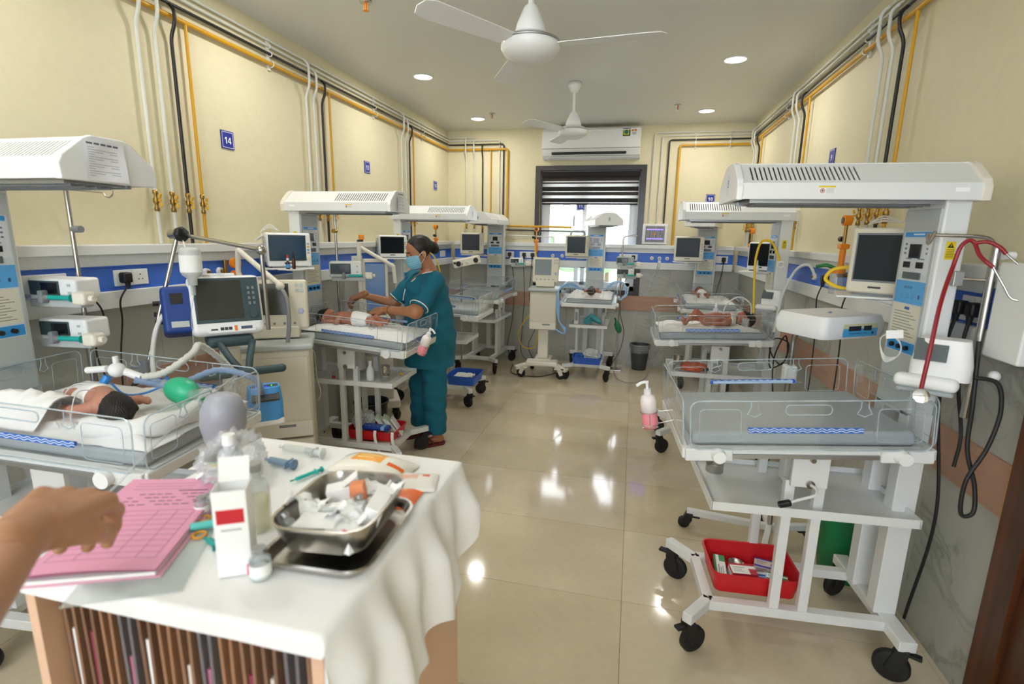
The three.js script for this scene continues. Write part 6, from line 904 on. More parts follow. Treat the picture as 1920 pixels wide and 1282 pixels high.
// pump bottles in wire holders on the foot ends
function pumpBottle(label, pos, yaw, tilt, o = {}) {
  const t = thing('sanitiser_bottle', label, 'bottle', pos, yaw); t.rotation.z = tilt; const r = 0.031, h = 0.135;
  P('bottle', [lt([[0.001, 0.07], [r, 0.07], [r, h - 0.02], [r * 0.85, h - 0.005], [0.013, h + 0.004], [0.001, h + 0.004]], 0, 0, 0, 24)], o.upper || mat('#f0e8e6', 0.35), t); P('pink_liquid', [lt([[0.001, 0], [r * 0.8, 0], [r, 0.012], [r, 0.0705], [0.001, 0.0705]], 0, 0, 0, 24)], M.pinkLiquid, t);
  P('collar', cy(0.016, 0.014, 0.022, 0, h + 0.014, 0), M.white2, t); P('pump_stem', cy(0.0055, 0.0055, 0.03, 0, h + 0.036, 0), M.white2, t); P('nozzle', [bar([[0.006, h + 0.052, 0], [-0.018, h + 0.054, 0], [-0.04, h + 0.04, 0]], 0.006, 0.012)], M.white2, t);
  if (o.label) P('green_label', bx(0.03, 0.022, 0.002, 0.002, 0.075, r - 0.001), mat('#5aa03a', 0.6), t);
  const w = P('wire_holder', [0.018, 0.068].map((y) => mv(new THREE.TorusGeometry(r + 0.003, 0.0016, 6, 28), 0, y, 0, Math.PI / 2)).concat([bar([[0, 0.004, r + 0.003], [0, 0.07, r + 0.003]], 0.0016), bar([[r + 0.003, 0.068, 0], [r + 0.06, 0.07, 0]], 0.0016), bar([[r + 0.003, 0.018, 0], [r + 0.06, 0.03, 0]], 0.0016), bar([[-r, 0.002, 0], [r, 0.002, 0]], 0.0016)]), M.chrome, t); return t;
}
pumpBottle('pink and white pump bottle hung on the nearest right warmer', [0.108, 0.868, -2.0], 0, 0.14); pumpBottle('tilted pink pump bottle with green label hung on the nurse\'s bed', [-1.295, 0.85, -3.0], Math.PI * 0.95, 0.42, { label: true });
{
  const t = thing('spray_bottle', 'clear teal based bottle on the second right warmer', 'bottle', RW.w2.bedAt(0.0, 0.075, -0.2)); P('bottle', bottleGeo(0.021, 0.1, 0.012, 0.009), M.frosted, t); P('liquid', cy(0.0195, 0.0195, 0.03, 0, 0.017, 0), M.teal, t); P('cap', cy(0.011, 0.008, 0.04, 0, 0.13, 0), M.white2, t);
  const b = thing('white_bottle', 'plain white bottle on the shelf under the nurse\'s bed', 'bottle', [-1.7, 0.62, -3.08]); P('bottle', [lt([[0.001, 0], [0.024, 0], [0.026, 0.006], [0.026, 0.07], [0.02, 0.09], [0.011, 0.1], [0.011, 0.112], [0.001, 0.112]])], M.white2, b); P('cap', cy(0.012, 0.011, 0.028, 0, 0.126, 0), M.white2, b);
  for (const [x, z, w] of [[-1.56, -3.26, 'right corner'], [-1.97, -3.06, 'left part']]) { const v = thing('vial', `small vial on the ${w} of the shelf under the nurse's bed`, 'vial', [x, 0.62, z]); P('glass', cy(0.011, 0.011, 0.03, 0, 0.015, 0), M.clearPlastic, v); P('label', lt([[0.0114, 0.004], [0.0114, 0.018]]), x < -1.9 ? M.red : M.yellow, v); P('cap', cy(0.008, 0.008, 0.01, 0, 0.036, 0), M.aluminium, v); }
  const d1 = thing('dropper_bottle', 'amber dropper bottle with red teat in front of the blue screen', 'bottle', [-2.1, 1.379, -2.83]); P('bottle', bottleGeo(0.013, 0.045, 0.008, 0.006), M.amber, d1); P('blue_label', lt([[0.0134, 0.008], [0.0134, 0.03]]), M.skyBlue, d1); P('collar', cy(0.0085, 0.008, 0.014, 0, 0.06, 0), M.white2, d1); P('teat', [lt([[0.001, 0.066], [0.006, 0.066], [0.0055, 0.085], [0.001, 0.09]])], M.red, d1);
  const d2 = thing('dropper_bottle', 'dark dropper bottle with black teat in front of the blue screen', 'bottle', [-2.065, 1.379, -2.84]); P('bottle', bottleGeo(0.011, 0.06, 0.008, 0.006), M.amber, d2); P('collar', cy(0.008, 0.0075, 0.014, 0, 0.075, 0), M.black, d2); P('teat', [lt([[0.001, 0.082], [0.0055, 0.082], [0.005, 0.1], [0.001, 0.106]])], mat('#3a1a24', 0.5), d2);
  RW.w7.t.updateMatrixWorld(true); const sh = P('bottle_shelf', bx(0.14, 0.006, 0.09, 0, 0, 0, 0.002), M.white, RW.w7.t); sh.position.copy(RW.w7.t.worldToLocal(new THREE.Vector3(-2.085, 1.374, -2.845)));
}
// under the nurse's bed
tray('red plastic tray with nappies and wipes under the nurse\'s bed', [-1.72, 0.188, -3.18], 0.33, 0.22, 0.07, M.red, 0.03);
for (let i = 0; i < 7; i++) { const o = thing('nappy', `folded white nappy, ${ORD[i]} from the left in the red tray`, 'nappy', [-1.66 + i * 0.02, 0.197, -3.22], 0.35, 'folded nappies'); o.rotation.z = 0.55 + 0.05 * (i % 3); P('pad', bx(0.011, 0.15, 0.1, 0, 0.075, 0, 0.005), i % 3 === 1 ? mat('#d9e6df', 0.85) : M.gauze, o); P('edge_strip', bx(0.012, 0.006, 0.1, 0, 0.147, 0, 0.002), i % 2 ? mat('#d8cf8a', 0.7) : mat('#a9d0cc', 0.7), o); }
{
  const o = thing('wipes_packet', 'dark blue wipes packet at the front of the red tray under the nurse\'s bed', 'packet', [-1.69, 0.25, -3.115], 0.03); P('film', [bx(0.2, 0.03, 0.07, 0, 0.02, 0, 0.012)], mat('#1b3f9e', 0.35), o); P('pale_end', bx(0.045, 0.031, 0.071, 0.06, 0.02, 0, 0.012), mat('#8ec2e6', 0.4), o); for (let i = 0; i < 4; i++) P('white_dot', sp(0.005, -0.07 + i * 0.03, 0.034, 0.02, 1, 0.3, 1, 8), M.paperWhite, o);
  const bagGeo = (rx, ry, rz, seed) => { const g = new THREE.IcosahedronGeometry(1, 12), p = g.attributes.position; for (let i = 0; i < p.count; i++) { const a = p.getX(i), q = p.getY(i), c = p.getZ(i), r1 = Math.abs(fbm(a * 3 + seed, q * 3 + c * 2, 4) - 0.5), s = 0.8 + 0.9 * r1; p.setXYZ(i, a * s * rx, Math.max(-ry * 0.75, q * s * ry), c * s * rz); } g.computeVertexNormals(); return g; };
  T('plastic_bag', 'crumpled clear plastic bag in the red tray under the nurse\'s bed', 'bag', [mv(bagGeo(0.085, 0.085, 0.085, 5), -1.82, 0.28, -3.19)], M.frosted); T('orange_wrapper', 'orange wrapper inside the plastic bag in the red tray', 'wrapper', [mv(bagGeo(0.035, 0.03, 0.035, 9), -1.83, 0.25, -3.17)], mat('#e8854a', 0.6));
  for (const [x, l] of [[-1.66, 0.16], [-1.53, 0.17]]) T('cloth_tape', x < -1.6 ? 'white tape strip hanging over the front of the red tray' : 'white tape strip hanging over the right corner of the red tray', 'tape', [sheet((u, v) => [x + (u - 0.5) * 0.022 + 0.02 * v * v, 0.275 - l * v + 0.01 * Math.sin(v * 6), -3.04 + 0.012 * Math.sin(v * 5)], 2, 14, 0.001)], M.gauze);
  T('plastic_bag', 'white knotted plastic bag in the blue tray in front of the window', 'bag', [mv(bagGeo(0.1, 0.075, 0.09, 12), -0.4, 0.285, -5.83)], M.frosted); T('blue_packet', 'blue plastic packet at the left of the blue tray in front of the window', 'packet', [mv(bagGeo(0.05, 0.05, 0.06, 15), -0.55, 0.245, -5.84)], mat('#2a62b8', 0.45));
  T('teal_tubing_pack', 'clump of teal tubing on the middle shelf in front of the window', 'tubing', [0, 1, 2, 3].map((i) => hose([[-0.5 + i * 0.02, 0.635, -5.9], [-0.44, 0.72 + 0.01 * i, -5.86], [-0.36 + i * 0.015, 0.68, -5.83], [-0.33, 0.64, -5.9], [-0.42, 0.66 + 0.02 * i, -5.95], [-0.5, 0.69, -5.88]], 0.009, 50, 7, true)), mat('#58b4bd', 0.35));
  const cb = thing('medicine_carton', 'upright white carton on the shelf in front of the window', 'carton', [-0.6, 0.62, -5.93]); P('box', bx(0.05, 0.17, 0.05, 0, 0.085, 0), M.paperWhite, cb); P('grey_print', bx(0.03, 0.1, 0.001, 0, 0.09, 0.0255), M.coolGrey, cb);
  T('orange_cloth', 'orange cloth bundle on the shelf of the second right warmer', 'cloth', [mv(bagGeo(0.12, 0.035, 0.09, 21), 0.5, 0.645, -4.05)], mat('#e0682a', 0.85));
  T('towel', 'folded white towel behind the baby on the near left warmer', 'towel', [sheet((u, v) => { const q = RW.w8.bedAt(0.02 + 0.2 * (u - 0.5), 0.085 + 0.11 * Math.max(0, Math.sin(Math.PI * v)) * (0.35 + 0.65 * fbm(u * 4, v * 3, 3)), -0.03 - 0.0 + 0.22 * (v - 0.5) - 0.12); return q; }, 26, 26, 0.004)], M.sheet); T('towel', 'rolled white cloth round the head of the baby on the near left warmer', 'towel', [hose([RW.w8.bedAt(-0.2, 0.09, -0.2), RW.w8.bedAt(-0.38, 0.1, -0.16), RW.w8.bedAt(-0.42, 0.1, 0.02), RW.w8.bedAt(-0.36, 0.095, 0.16)], (s) => 0.034 + 0.006 * Math.sin(s * 21), 60, 12)], M.sheet);
}
tray('blue plastic tray under the empty warmer behind the nurse', [-1.55, 0.188, -4.68], 0.26, 0.3, 0.09, M.blue, 0); tray('blue plastic tray under the warmer in front of the window', [-0.45, 0.188, -5.84], 0.3, 0.22, 0.08, M.blue, 0);
T('paper_bundle', 'folded white paper in the blue tray behind the nurse', 'paper', [sheet((u, v) => [-1.55 + (u - 0.5) * 0.18, 0.245 + 0.03 * fbm(u * 5, v * 5, 3), -4.66 + (v - 0.5) * 0.16], 16, 16, 0.012)], M.paper);
function bin(label, pos, r0, r1, h, m, liner) { const t = thing('waste_bin', label, 'bin', pos); P('bin', [lt([[0.001, 0], [r0, 0], [r1, h - 0.012], [r1 + 0.01, h - 0.01], [r1 + 0.01, h], [r1 - 0.004, h], [r0 - 0.004, 0.005], [0.001, 0.005]], 0, 0, 0, 32)], m, t); if (liner) P('liner', [lt([[r1 - 0.006, h - 0.1], [r1 - 0.004, h + 0.006], [r1 + 0.013, h + 0.004], [r1 + 0.008, h - 0.06]], 0, 0, 0, 32)], liner, t); return t; }
bin('grey waste bin with liner right of the window warmer', [0.15, 0, -6.45], 0.085, 0.12, 0.32, mat('#3f4346', 0.5), M.bag); bin('green waste bin behind the nearest right warmer', [1.09, 0, -2.57], 0.1, 0.13, 0.38, mat('#0d7a44', 0.45)); bin('large dark tub on the floor behind the nurse\'s bed', [-1.97, 0, -3.56], 0.11, 0.13, 0.3, mat('#2e3033', 0.5));
T('cardboard_flap', 'pinkish cardboard sticking out of the green bin', 'cardboard', [bx(0.1, 0.18, 0.004, 1.06, 0.37, -2.55, 0, -0.2, 0.9, 0.15)], mat('#b7866e', 0.8)); T('cardboard_flap', 'dark brown cardboard inside the green bin', 'cardboard', [bx(0.13, 0.2, 0.004, 1.12, 0.34, -2.6, 0, -0.2, 0.2, -0.1)], mat('#4a3a32', 0.8));

// ---------------------------------------------------------------- cables, hoses, small fittings
const yawOf = (fr) => fr === 'left' ? Math.PI / 2 : fr === 'right' ? -Math.PI / 2 : 0;
function plug(label, fr, a, pts, r = 0.004) { const t = thing('power_cable', label, 'cable', [0, 0, 0], 0, 'black power cables'); const q = FR[fr](a, 1.38, 0.096); P('plug', [mv(bx(0.045, 0.05, 0.04, 0, 0, 0, 0.01), ...q, 0, yawOf(fr)), mv(cy(0.008, 0.012, 0.03, 0, -0.036, 0.008), ...q, 0, yawOf(fr))], M.black, t); const s = FR[fr](a, 1.345, 0.104); P('cable', [hose([s, ...pts], r, 60, 7)], M.cable, t); }
plug('black plug and cord hanging from the near left double socket', 'left', -1.95, [[-2.315, 1.28, -1.9], [-2.32, 1.19, -1.9], [-2.335, 1.0, -1.88], [-2.33, 0.6, -1.86], [-2.3, 0.05, -1.84]]); plug('black plug and cord at the socket by the left edge', 'left', -1.58, [[-2.3, 1.3, -1.76], [-2.3, 1.22, -1.8], [-2.32, 1.07, -1.76], [-2.32, 0.8, -1.82], [-2.3, 0.4, -1.8]]);
plug('black plug and cord at the socket behind the nurse\'s hands', 'left', -3.31, [[-2.31, 1.25, -3.33], [-2.33, 1.0, -3.4], [-2.33, 0.5, -3.45], [-2.3, 0.05, -3.4]]); plug('left black plug and cord left of the window', 'back', -1.56, [[-1.52, 1.2, -6.53], [-1.5, 0.9, -6.56], [-1.52, 0.5, -6.56], [-1.56, 0.2, -6.5], [-1.5, 0.03, -6.4]]); plug('middle black plug and cord left of the window', 'back', -1.37, [[-1.37, 1.2, -6.53], [-1.36, 0.8, -6.56], [-1.38, 0.4, -6.56], [-1.36, 0.1, -6.45], [-1.2, 0.02, -6.3]]); plug('right black plug and cord left of the window', 'back', -1.26, [[-1.27, 1.2, -6.53], [-1.29, 0.8, -6.56], [-1.2, 0.45, -6.55], [-1.28, 0.2, -6.5], [-1.15, 0.02, -6.3]]);
plug('black plug and cord right of the window at the panel', 'back', -0.0, [[-0.02, 1.2, -6.53], [-0.1, 1.05, -6.5], [-0.12, 0.7, -6.5], [-0.06, 0.45, -6.5], [-0.1, 0.2, -6.48], [-0.2, 0.03, -6.42]]); plug('black plug and cord at the back right socket', 'back', 1.04, [[1.03, 1.2, -6.53], [0.98, 0.9, -6.55], [0.95, 0.4, -6.55], [0.9, 0.03, -6.5]]);
plug('far black plug and cord on the right wall panel', 'right', -3.54, [[1.15, 1.25, -3.6], [1.17, 1.1, -3.62], [1.18, 0.7, -3.62], [1.15, 0.05, -3.6]]); plug('middle black plug and cord on the right wall panel', 'right', -3.14, [[1.14, 1.24, -3.16], [1.17, 1.1, -3.2], [1.18, 0.6, -3.22], [1.14, 0.05, -3.2]]); plug('left black plug on the white socket beside the nearest right column', 'right', -2.16, [[1.14, 1.25, -2.16], [1.16, 1.0, -2.17], [1.18, 0.6, -2.1], [1.17, 0.1, -2.15]], 0.006); plug('right black plug on the white socket beside the nearest right column', 'right', -2.08, [[1.14, 1.25, -2.07], [1.15, 1.1, -2.06], [1.14, 0.95, -1.98], [1.12, 0.85, -1.95]], 0.006);
T('black_cable_loop', 'thick black cable looping down in front of the bumper band at right', 'cable', [hose([[1.075, 1.19, -1.86], [1.13, 1.18, -1.85], [1.15, 1.1, -1.84], [1.13, 0.97, -1.83], [1.085, 0.85, -1.82], [1.09, 0.74, -1.81], [1.115, 0.75, -1.81], [1.12, 0.83, -1.83], [1.09, 0.95, -1.85], [1.085, 1.1, -1.86], [1.09, 1.3, -1.9]], 0.0065, 90, 8)], M.cable);
T('black_cable_loop', 'tangle of black cables behind the second right bed', 'cable', [hose([[1.02, 1.0, -3.95], [0.98, 0.85, -3.86], [1.06, 0.75, -3.85], [1.1, 0.9, -3.88], [1.0, 0.93, -3.86], [1.0, 0.72, -3.87], [1.1, 0.78, -3.9], [1.08, 0.95, -3.9], [1.02, 0.8, -3.88], [1.06, 0.4, -3.9], [1.1, 0.05, -3.9]], 0.005, 120, 7)], M.cable);
T('floor_cable', 'thin dark cable lying on the floor below the window', 'cable', [hose([[-1.42, 0.008, -6.2], [-1.3, 0.008, -5.75], [-1.0, 0.008, -5.7], [-0.8, 0.008, -5.95]], 0.005, 50, 6)], M.cable); T('floor_cable', 'thin cable trailing from the grey bin along the floor', 'cable', [hose([[-0.15, 0.02, -6.2], [-0.08, 0.006, -5.85], [0.05, 0.006, -5.75], [0.2, 0.006, -5.95], [0.3, 0.1, -6.4]], 0.004, 50, 6)], M.cableGrey);
T('yellow_hose', 'yellow gas hose looping beside the cream ventilator left of the window', 'hose', [hose([[-0.95, 1.3, -6.5], [-1.02, 1.26, -6.45], [-1.18, 1.35, -6.44], [-1.22, 1.5, -6.46]], 0.007, 40, 8), hose([[-1.1, 0.75, -6.15], [-1.27, 0.58, -6.2], [-1.35, 0.4, -6.2], [-1.28, 0.24, -6.2], [-1.15, 0.24, -6.2], [-1.1, 0.4, -6.17], [-1.1, 0.6, -6.14]], 0.007, 60, 8)], M.hoseYellow);
T('yellow_hose', 'tall yellow hose loop in front of the second right monitor', 'hose', [hose([[0.86, 1.1, -3.92], [0.845, 1.3, -3.93], [0.84, 1.5, -3.94], [0.87, 1.6, -3.95], [0.925, 1.6, -3.95], [0.97, 1.52, -3.93], [0.985, 1.46, -3.9]], 0.008, 50, 8)], M.hoseYellow); T('yellow_hose', 'short yellow hose loop beside the nearest right monitor', 'hose', [hose([[0.93, 1.5, -2.52], [0.86, 1.48, -2.55], [0.84, 1.44, -2.55], [0.88, 1.41, -2.52], [0.95, 1.405, -2.5]], 0.008, 40, 8)], M.hoseYellow); T('yellow_hose', 'yellow hose hanging behind the nurse\'s head', 'hose', [hose([[-2.2, 1.42, -4.95], [-2.08, 1.46, -4.9], [-1.95, 1.4, -4.88], [-1.88, 1.22, -4.88], [-1.93, 1.1, -4.88], [-2.0, 1.12, -4.9]], 0.007, 50, 8)], M.hoseYellow);
{
  const t = thing('stethoscope', 'dark red stethoscope hung on the nearest right warmer', 'stethoscope'); const red = mat('#8f1522', 0.35);
  P('tube', [hose([[0.9, 1.15, -1.79], [0.91, 1.28, -1.8], [0.94, 1.42, -1.85], [0.988, 1.53, -1.915], [1.005, 1.6, -1.92], [1.025, 1.615, -1.92], [1.04, 1.6, -1.915]], 0.0062, 60, 9), hose([[1.035, 1.606, -1.915], [1.06, 1.61, -1.9], [1.085, 1.595, -1.885], [1.1, 1.575, -1.875]], 0.006, 30, 9), hose([[1.035, 1.606, -1.915], [1.04, 1.57, -1.89], [1.05, 1.55, -1.87], [1.065, 1.535, -1.86]], 0.006, 30, 9)], red, t);
  P('headset', [hose([[1.1, 1.575, -1.875], [1.14, 1.52, -1.84], [1.155, 1.46, -1.82], [1.14, 1.44, -1.815]], 0.0035, 30, 8), hose([[1.065, 1.535, -1.86], [1.09, 1.48, -1.84], [1.11, 1.445, -1.83], [1.13, 1.44, -1.82]], 0.0035, 30, 8)], M.chrome, t); P('chest_piece', [lt([[0.001, -0.012], [0.012, -0.012], [0.014, 0], [0.022, 0.006], [0.022, 0.012], [0.001, 0.012]], 0.9, 1.135, -1.785, 24, 1.2, 0, 0.3)], M.chrome, t); P('ear_tip', sp(0.007, 1.142, 1.442, -1.815), M.coolGrey, t);
  const w = RW.w1.t, lp = (p) => w.worldToLocal(new THREE.Vector3(...p)).toArray(); w.updateMatrixWorld(true);
  P('accessory_rail', [bar([lp([0.93, 1.63, -1.97]), lp([1.06, 1.628, -1.95]), lp([1.1, 1.62, -1.95]), lp([1.115, 1.58, -1.95])], 0.006, 0.04), bar([lp([1.115, 1.6, -1.95]), lp([1.12, 1.03, -1.95])], 0.0125), bar([lp([1.04, 1.49, -2.02]), lp([1.115, 1.49, -1.955])], 0.005), bar([lp([1.04, 1.2, -2.02]), lp([1.118, 1.2, -1.955])], 0.005)], M.steel, w);
  P('rail_knob', [cy(0.014, 0.012, 0.03, ...lp([1.145, 1.57, -1.94]), 'x', 12)], M.white2, w); P('rail_knob', [cy(0.014, 0.012, 0.03, ...lp([1.145, 1.5, -1.94]), 'x', 12)], M.white2, w); P('rail_knob', [sp(0.017, ...lp([1.15, 1.19, -1.9]))], M.white2, w); P('rail_bracket', [bx(0.03, 0.05, 0.02, ...lp([1.05, 1.49, -2.0]), 0.003)], M.aluminium, w); P('rail_hook', [bar([lp([0.93, 1.63, -1.97]), lp([0.925, 1.6, -1.95]), lp([0.93, 1.64, -1.93])], 0.006, 0.01)], M.steel, w);
  T('lead_bundle', 'coiled white lead bundle on the nearest right control column', 'cable', [0, 1, 2, 3].map((i) => hose([[0.9, 1.27, -2.09], [0.885, 1.24, -2.06], [0.9, 1.205 - 0.006 * i, -2.04], [0.93, 1.21, -2.03], [0.945, 1.245, -2.05], [0.925, 1.275 + 0.004 * i, -2.08]], 0.0019, 50, 6, true)), M.cableWhite); T('cable_tag', 'folded white tag on the coiled lead bundle', 'tag', [bx(0.05, 0.03, 0.002, 0.92, 1.285, -2.05, 0, -0.4, -0.6, 0.2)], M.paperWhite);
  T('monitor_cables', 'loops of grey leads on top of the nearest right monitor', 'cable', [0, 1, 2].map((i) => hose([[0.93, 1.675, -2.43], [0.99, 1.69 + 0.01 * i, -2.45], [1.06, 1.69, -2.44], [1.06, 1.75 - 0.012 * i, -2.42], [1.09, 1.7, -2.4], [1.1, 1.6, -2.36]], 0.003, 40, 6)), M.cableWhite); T('monitor_cables', 'loops of grey leads on the monitor beside the nurse\'s bed', 'cable', [0, 1, 2].map((i) => hose([[-2.29, 1.61, -3.02], [-2.33, 1.63 + 0.012 * i, -2.98], [-2.36, 1.6, -2.93], [-2.33, 1.585, -2.9], [-2.36, 1.55, -2.87 - 0.01 * i], [-2.3, 1.6, -2.92]], 0.003, 40, 6)), M.cableWhite);
}
// orange flowmeters with humidifier bottles
function flow(label, fr, a, y = 1.375, o = 0.1, bottle = true) {
  const t = thing('flowmeter', label, 'flowmeter', FR[fr](a, y, o), yawOf(fr), 'orange flowmeters');
  P('body', [cy(0.016, 0.016, 0.13, 0, 0.1, 0.02), bx(0.04, 0.03, 0.03, 0, 0.03, 0.015, 0.006), bx(0.05, 0.028, 0.05, 0, 0.16, 0.02, 0.008)], M.orange, t); P('regulator_dial', [cy(0.028, 0.028, 0.04, 0, 0.3, 0.02, 'z', 22)], M.orange, t); P('stem', cy(0.009, 0.009, 0.12, 0, 0.225, 0.02), M.brass, t); P('gauge_face', cy(0.018, 0.018, 0.003, 0, 0.3, 0.0415, 'z', 18), M.dark, t); P('knob', [cy(0.016, 0.015, 0.035, -0.035, 0.2, 0.02, 'x', 14)], M.black, t); P('inlet', [cy(0.01, 0.01, 0.11, 0, 0.0, -0.02, 'z')], M.brass, t);
  if (bottle) { P('humidifier_cup', [lt([[0.03, 0.02], [0.034, 0.01], [0.034, -0.09], [0.03, -0.1], [0.001, -0.1]], 0, 0, 0.03)], M.clearPlastic, t); P('cup_lid', [cy(0.037, 0.037, 0.024, 0, 0.024, 0.03)], M.orange, t); }
}
flow('orange flowmeter and humidifier beside the nearest right monitor', 'right', -3.22, 1.42, 0.11); flow('orange flowmeter above the second right monitor', 'right', -5.62, 1.4, 0.1, false); flow('orange flowmeter left of the window frame', 'back', -1.21, 1.4, 0.1, false); flow('orange flowmeter behind the nurse\'s head', 'left', -5.85, 1.4, 0.1, false);
{ const t = thing('flowmeter', 'pair of round orange gauges behind the near ventilator', 'flowmeter', [-2.31, 1.36, -2.6], Math.PI / 2 - 0.3, 'orange flowmeters'); P('upper_dial', [cy(0.03, 0.03, 0.03, 0.01, 0.06, 0.02, 'z', 22)], M.orange, t); P('lower_dial', [cy(0.03, 0.03, 0.03, 0.01, -0.01, 0.02, 'z', 22)], M.orange, t); P('hub', [cy(0.012, 0.012, 0.006, 0.01, 0.06, 0.037, 'z', 14)], M.brass, t); P('stem', [bx(0.02, 0.12, 0.02, -0.04, 0.02, 0, 0.004)], M.brass, t); }
T('green_hose', 'pale hose with green end at the orange humidifier', 'hose', [hose([[1.02, 1.4, -3.25], [0.99, 1.47, -3.3], [0.95, 1.45, -3.35], [0.9, 1.3, -3.4], [0.88, 1.05, -3.42]], 0.008, 40, 8)], M.frosted); T('hose_connector', 'green hose connector at the orange humidifier', 'connector', [hose([[1.1, 1.46, -3.22], [1.06, 1.475, -3.24], [1.02, 1.465, -3.27]], 0.0105, 14, 8)], M.green);
T('hose_ring', 'round white end fitting on the tall yellow hose', 'fitting', [mv(new THREE.TorusGeometry(0.02, 0.006, 8, 24), 0.99, 1.445, -3.885, 0, -0.3)], M.white2);
T('breathing_tube', 'white breathing tube arching over the second right bed', 'tube', [hose([RW.w2.bedAt(0.02, 0.11, 0.02), RW.w2.bedAt(0.03, 0.22, 0.04), RW.w2.bedAt(0.11, 0.29, 0.05), RW.w2.bedAt(0.2, 0.24, 0.04), RW.w2.bedAt(0.21, 0.1, 0.03)], 0.0055, 50, 8)], M.cableWhite);
{
  const c = thing('clear_cup', 'clear plastic cup on the second right bed', 'cup', RW.w2.bedAt(0.16, 0.078, 0.1)); P('cup', [lt([[0.001, 0], [0.022, 0], [0.026, 0.06], [0.0245, 0.06], [0.021, 0.003], [0.001, 0.003]])], M.clearPlastic, c); P('cup_base', cy(0.02, 0.02, 0.004, 0, 0.003, 0), M.frosted, c);
  const b = thing('white_bottle', 'white nozzle bottle in front of the second right monitor', 'bottle', [0.9, 1.378, -4.16]); P('bottle', bottleGeo(0.014, 0.05, 0.006, 0.006), M.white2, b); P('nozzle', cy(0.006, 0.003, 0.03, 0, 0.07, 0), M.white2, b);
}
// breathing set, bag valve mask and tubes at the near left bed
{
  const A = (x, y, z) => [x, y, z];
  const t = thing('breathing_circuit', 'white breathing circuit with blue connector over the near left baby', 'breathing circuit');
  P('y_piece', [sp(0.028, -1.79, 1.105, -1.42, 1, 0.95, 1), bar([[-1.82, 1.11, -1.41], [-1.9, 1.1, -1.4]], 0.012), bar([[-1.775, 1.1, -1.43], [-1.72, 1.075, -1.45]], 0.014), cy(0.009, 0.009, 0.03, -1.79, 1.14, -1.42)], M.white2, t); P('blue_connector', [bar([[-1.81, 1.085, -1.4], [-1.83, 1.03, -1.375]], 0.0135), bar([[-1.828, 1.04, -1.378], [-1.838, 1.01, -1.37]], 0.017)], mat('#2f86d6', 0.35), t); P('tracheal_tube', [hose([[-1.838, 1.015, -1.37], [-1.85, 0.99, -1.35], [-1.84, 0.98, -1.3]], 0.004, 16, 7)], M.frosted, t);
  const ribs = (pts, r, n) => hose(pts, (s) => r + 0.0014 * Math.sin(s * n), n * 1, 9);
  P('inspiratory_hose', [ribs([[-1.72, 1.075, -1.45], [-1.68, 1.08, -1.5], [-1.66, 1.13, -1.62], [-1.72, 1.14, -1.72], [-1.75, 1.05, -1.85], [-1.78, 0.95, -1.95]], 0.013, 160)], M.cableWhite, t); P('expiratory_hose', [ribs([[-1.73, 1.07, -1.43], [-1.66, 1.03, -1.52], [-1.58, 1.06, -1.66], [-1.5, 1.0, -1.76], [-1.52, 0.92, -1.82]], 0.012, 150)], mat('#8fa6c8', 0.4), t); P('sensor_line', [hose([[-1.8, 1.06, -1.4], [-1.76, 1.02, -1.41], [-1.7, 1.02, -1.44], [-1.66, 1.05, -1.5], [-1.7, 1.08, -1.52]], 0.004, 40, 6)], mat('#2f86d6', 0.35), t);
  P('riser_hose', [hose([[-2.06, 1.28, -1.98], [-2.1, 1.2, -1.9], [-2.08, 1.05, -1.82], [-2.0, 0.9, -1.76], [-1.92, 0.8, -1.76]], 0.011, 60, 8)], M.cableWhite, t);
  const b = thing('bag_valve_mask', 'green resuscitation bag with clear valve and grey reservoir at the near left bed', 'resuscitator'); const gm = mat('#2fb98a', 0.35);
  P('squeeze_bag', [mv(sp(0.048, 0, 0, 0, 1.45, 1, 1, 28), -1.575, 1.03, -1.475, 0, -0.12, -0.12)], gm, b); P('front_valve', [mv(lt([[0.001, 0], [0.02, 0], [0.022, 0.03], [0.032, 0.04], [0.032, 0.06], [0.014, 0.07], [0.014, 0.09]], 0, 0, 0, 22), -1.52, 1.025, -1.46, 0, 0.1, -1.7)], M.clearPlastic, b); P('rear_valve', [mv(lt([[0.001, 0], [0.022, 0], [0.024, 0.02], [0.016, 0.05], [0.001, 0.05]], 0, 0, 0, 22), -1.635, 1.035, -1.485, 0, 0, 1.5)], M.clearPlastic, b); P('green_collar', [bar([[-1.435, 1.02, -1.43], [-1.4, 1.03, -1.41], [-1.38, 1.02, -1.4]], 0.011, 0.02)], M.green, b);
  P('reservoir_bag', [lt([[0.001, 0.092], [0.025, 0.09], [0.05, 0.075], [0.064, 0.036], [0.066, -0.01], [0.056, -0.06], [0.036, -0.1], [0.001, -0.118]], -1.22, 1.02, -1.28, 30, 0.1, 0, -0.18)], phy('#b9bcc8', 0.4, { transmission: 0.35, thickness: 0 }), b);
  const m = thing('face_mask', 'small pale green face mask lying at the foot of the near left bed', 'mask', RW.w8.bedAt(-0.36, 0.1, 0.04)); P('cushion', [lt([[0.018, 0], [0.028, 0.002], [0.03, 0.01], [0.024, 0.02], [0.012, 0.03], [0.012, 0.042], [0.008, 0.042]], 0, 0, 0, 24)], phy('#9fd8bf', 0.3, { transmission: 0.4, thickness: 0 }), m); P('port', cy(0.009, 0.009, 0.02, 0, 0.05, 0), M.frosted, m);
  T('tubing', 'thin clear tube curling over the foot of the near left bed', 'tube', [hose([RW.w8.bedAt(-0.3, 0.09, 0.12), RW.w8.bedAt(-0.4, 0.1, 0.16), RW.w8.bedAt(-0.46, 0.19, 0.18), [-1.38, 0.95, -1.15], [-1.44, 0.85, -1.05], [-1.55, 0.82, -1.0]], 0.004, 60, 7)], M.bag);
}
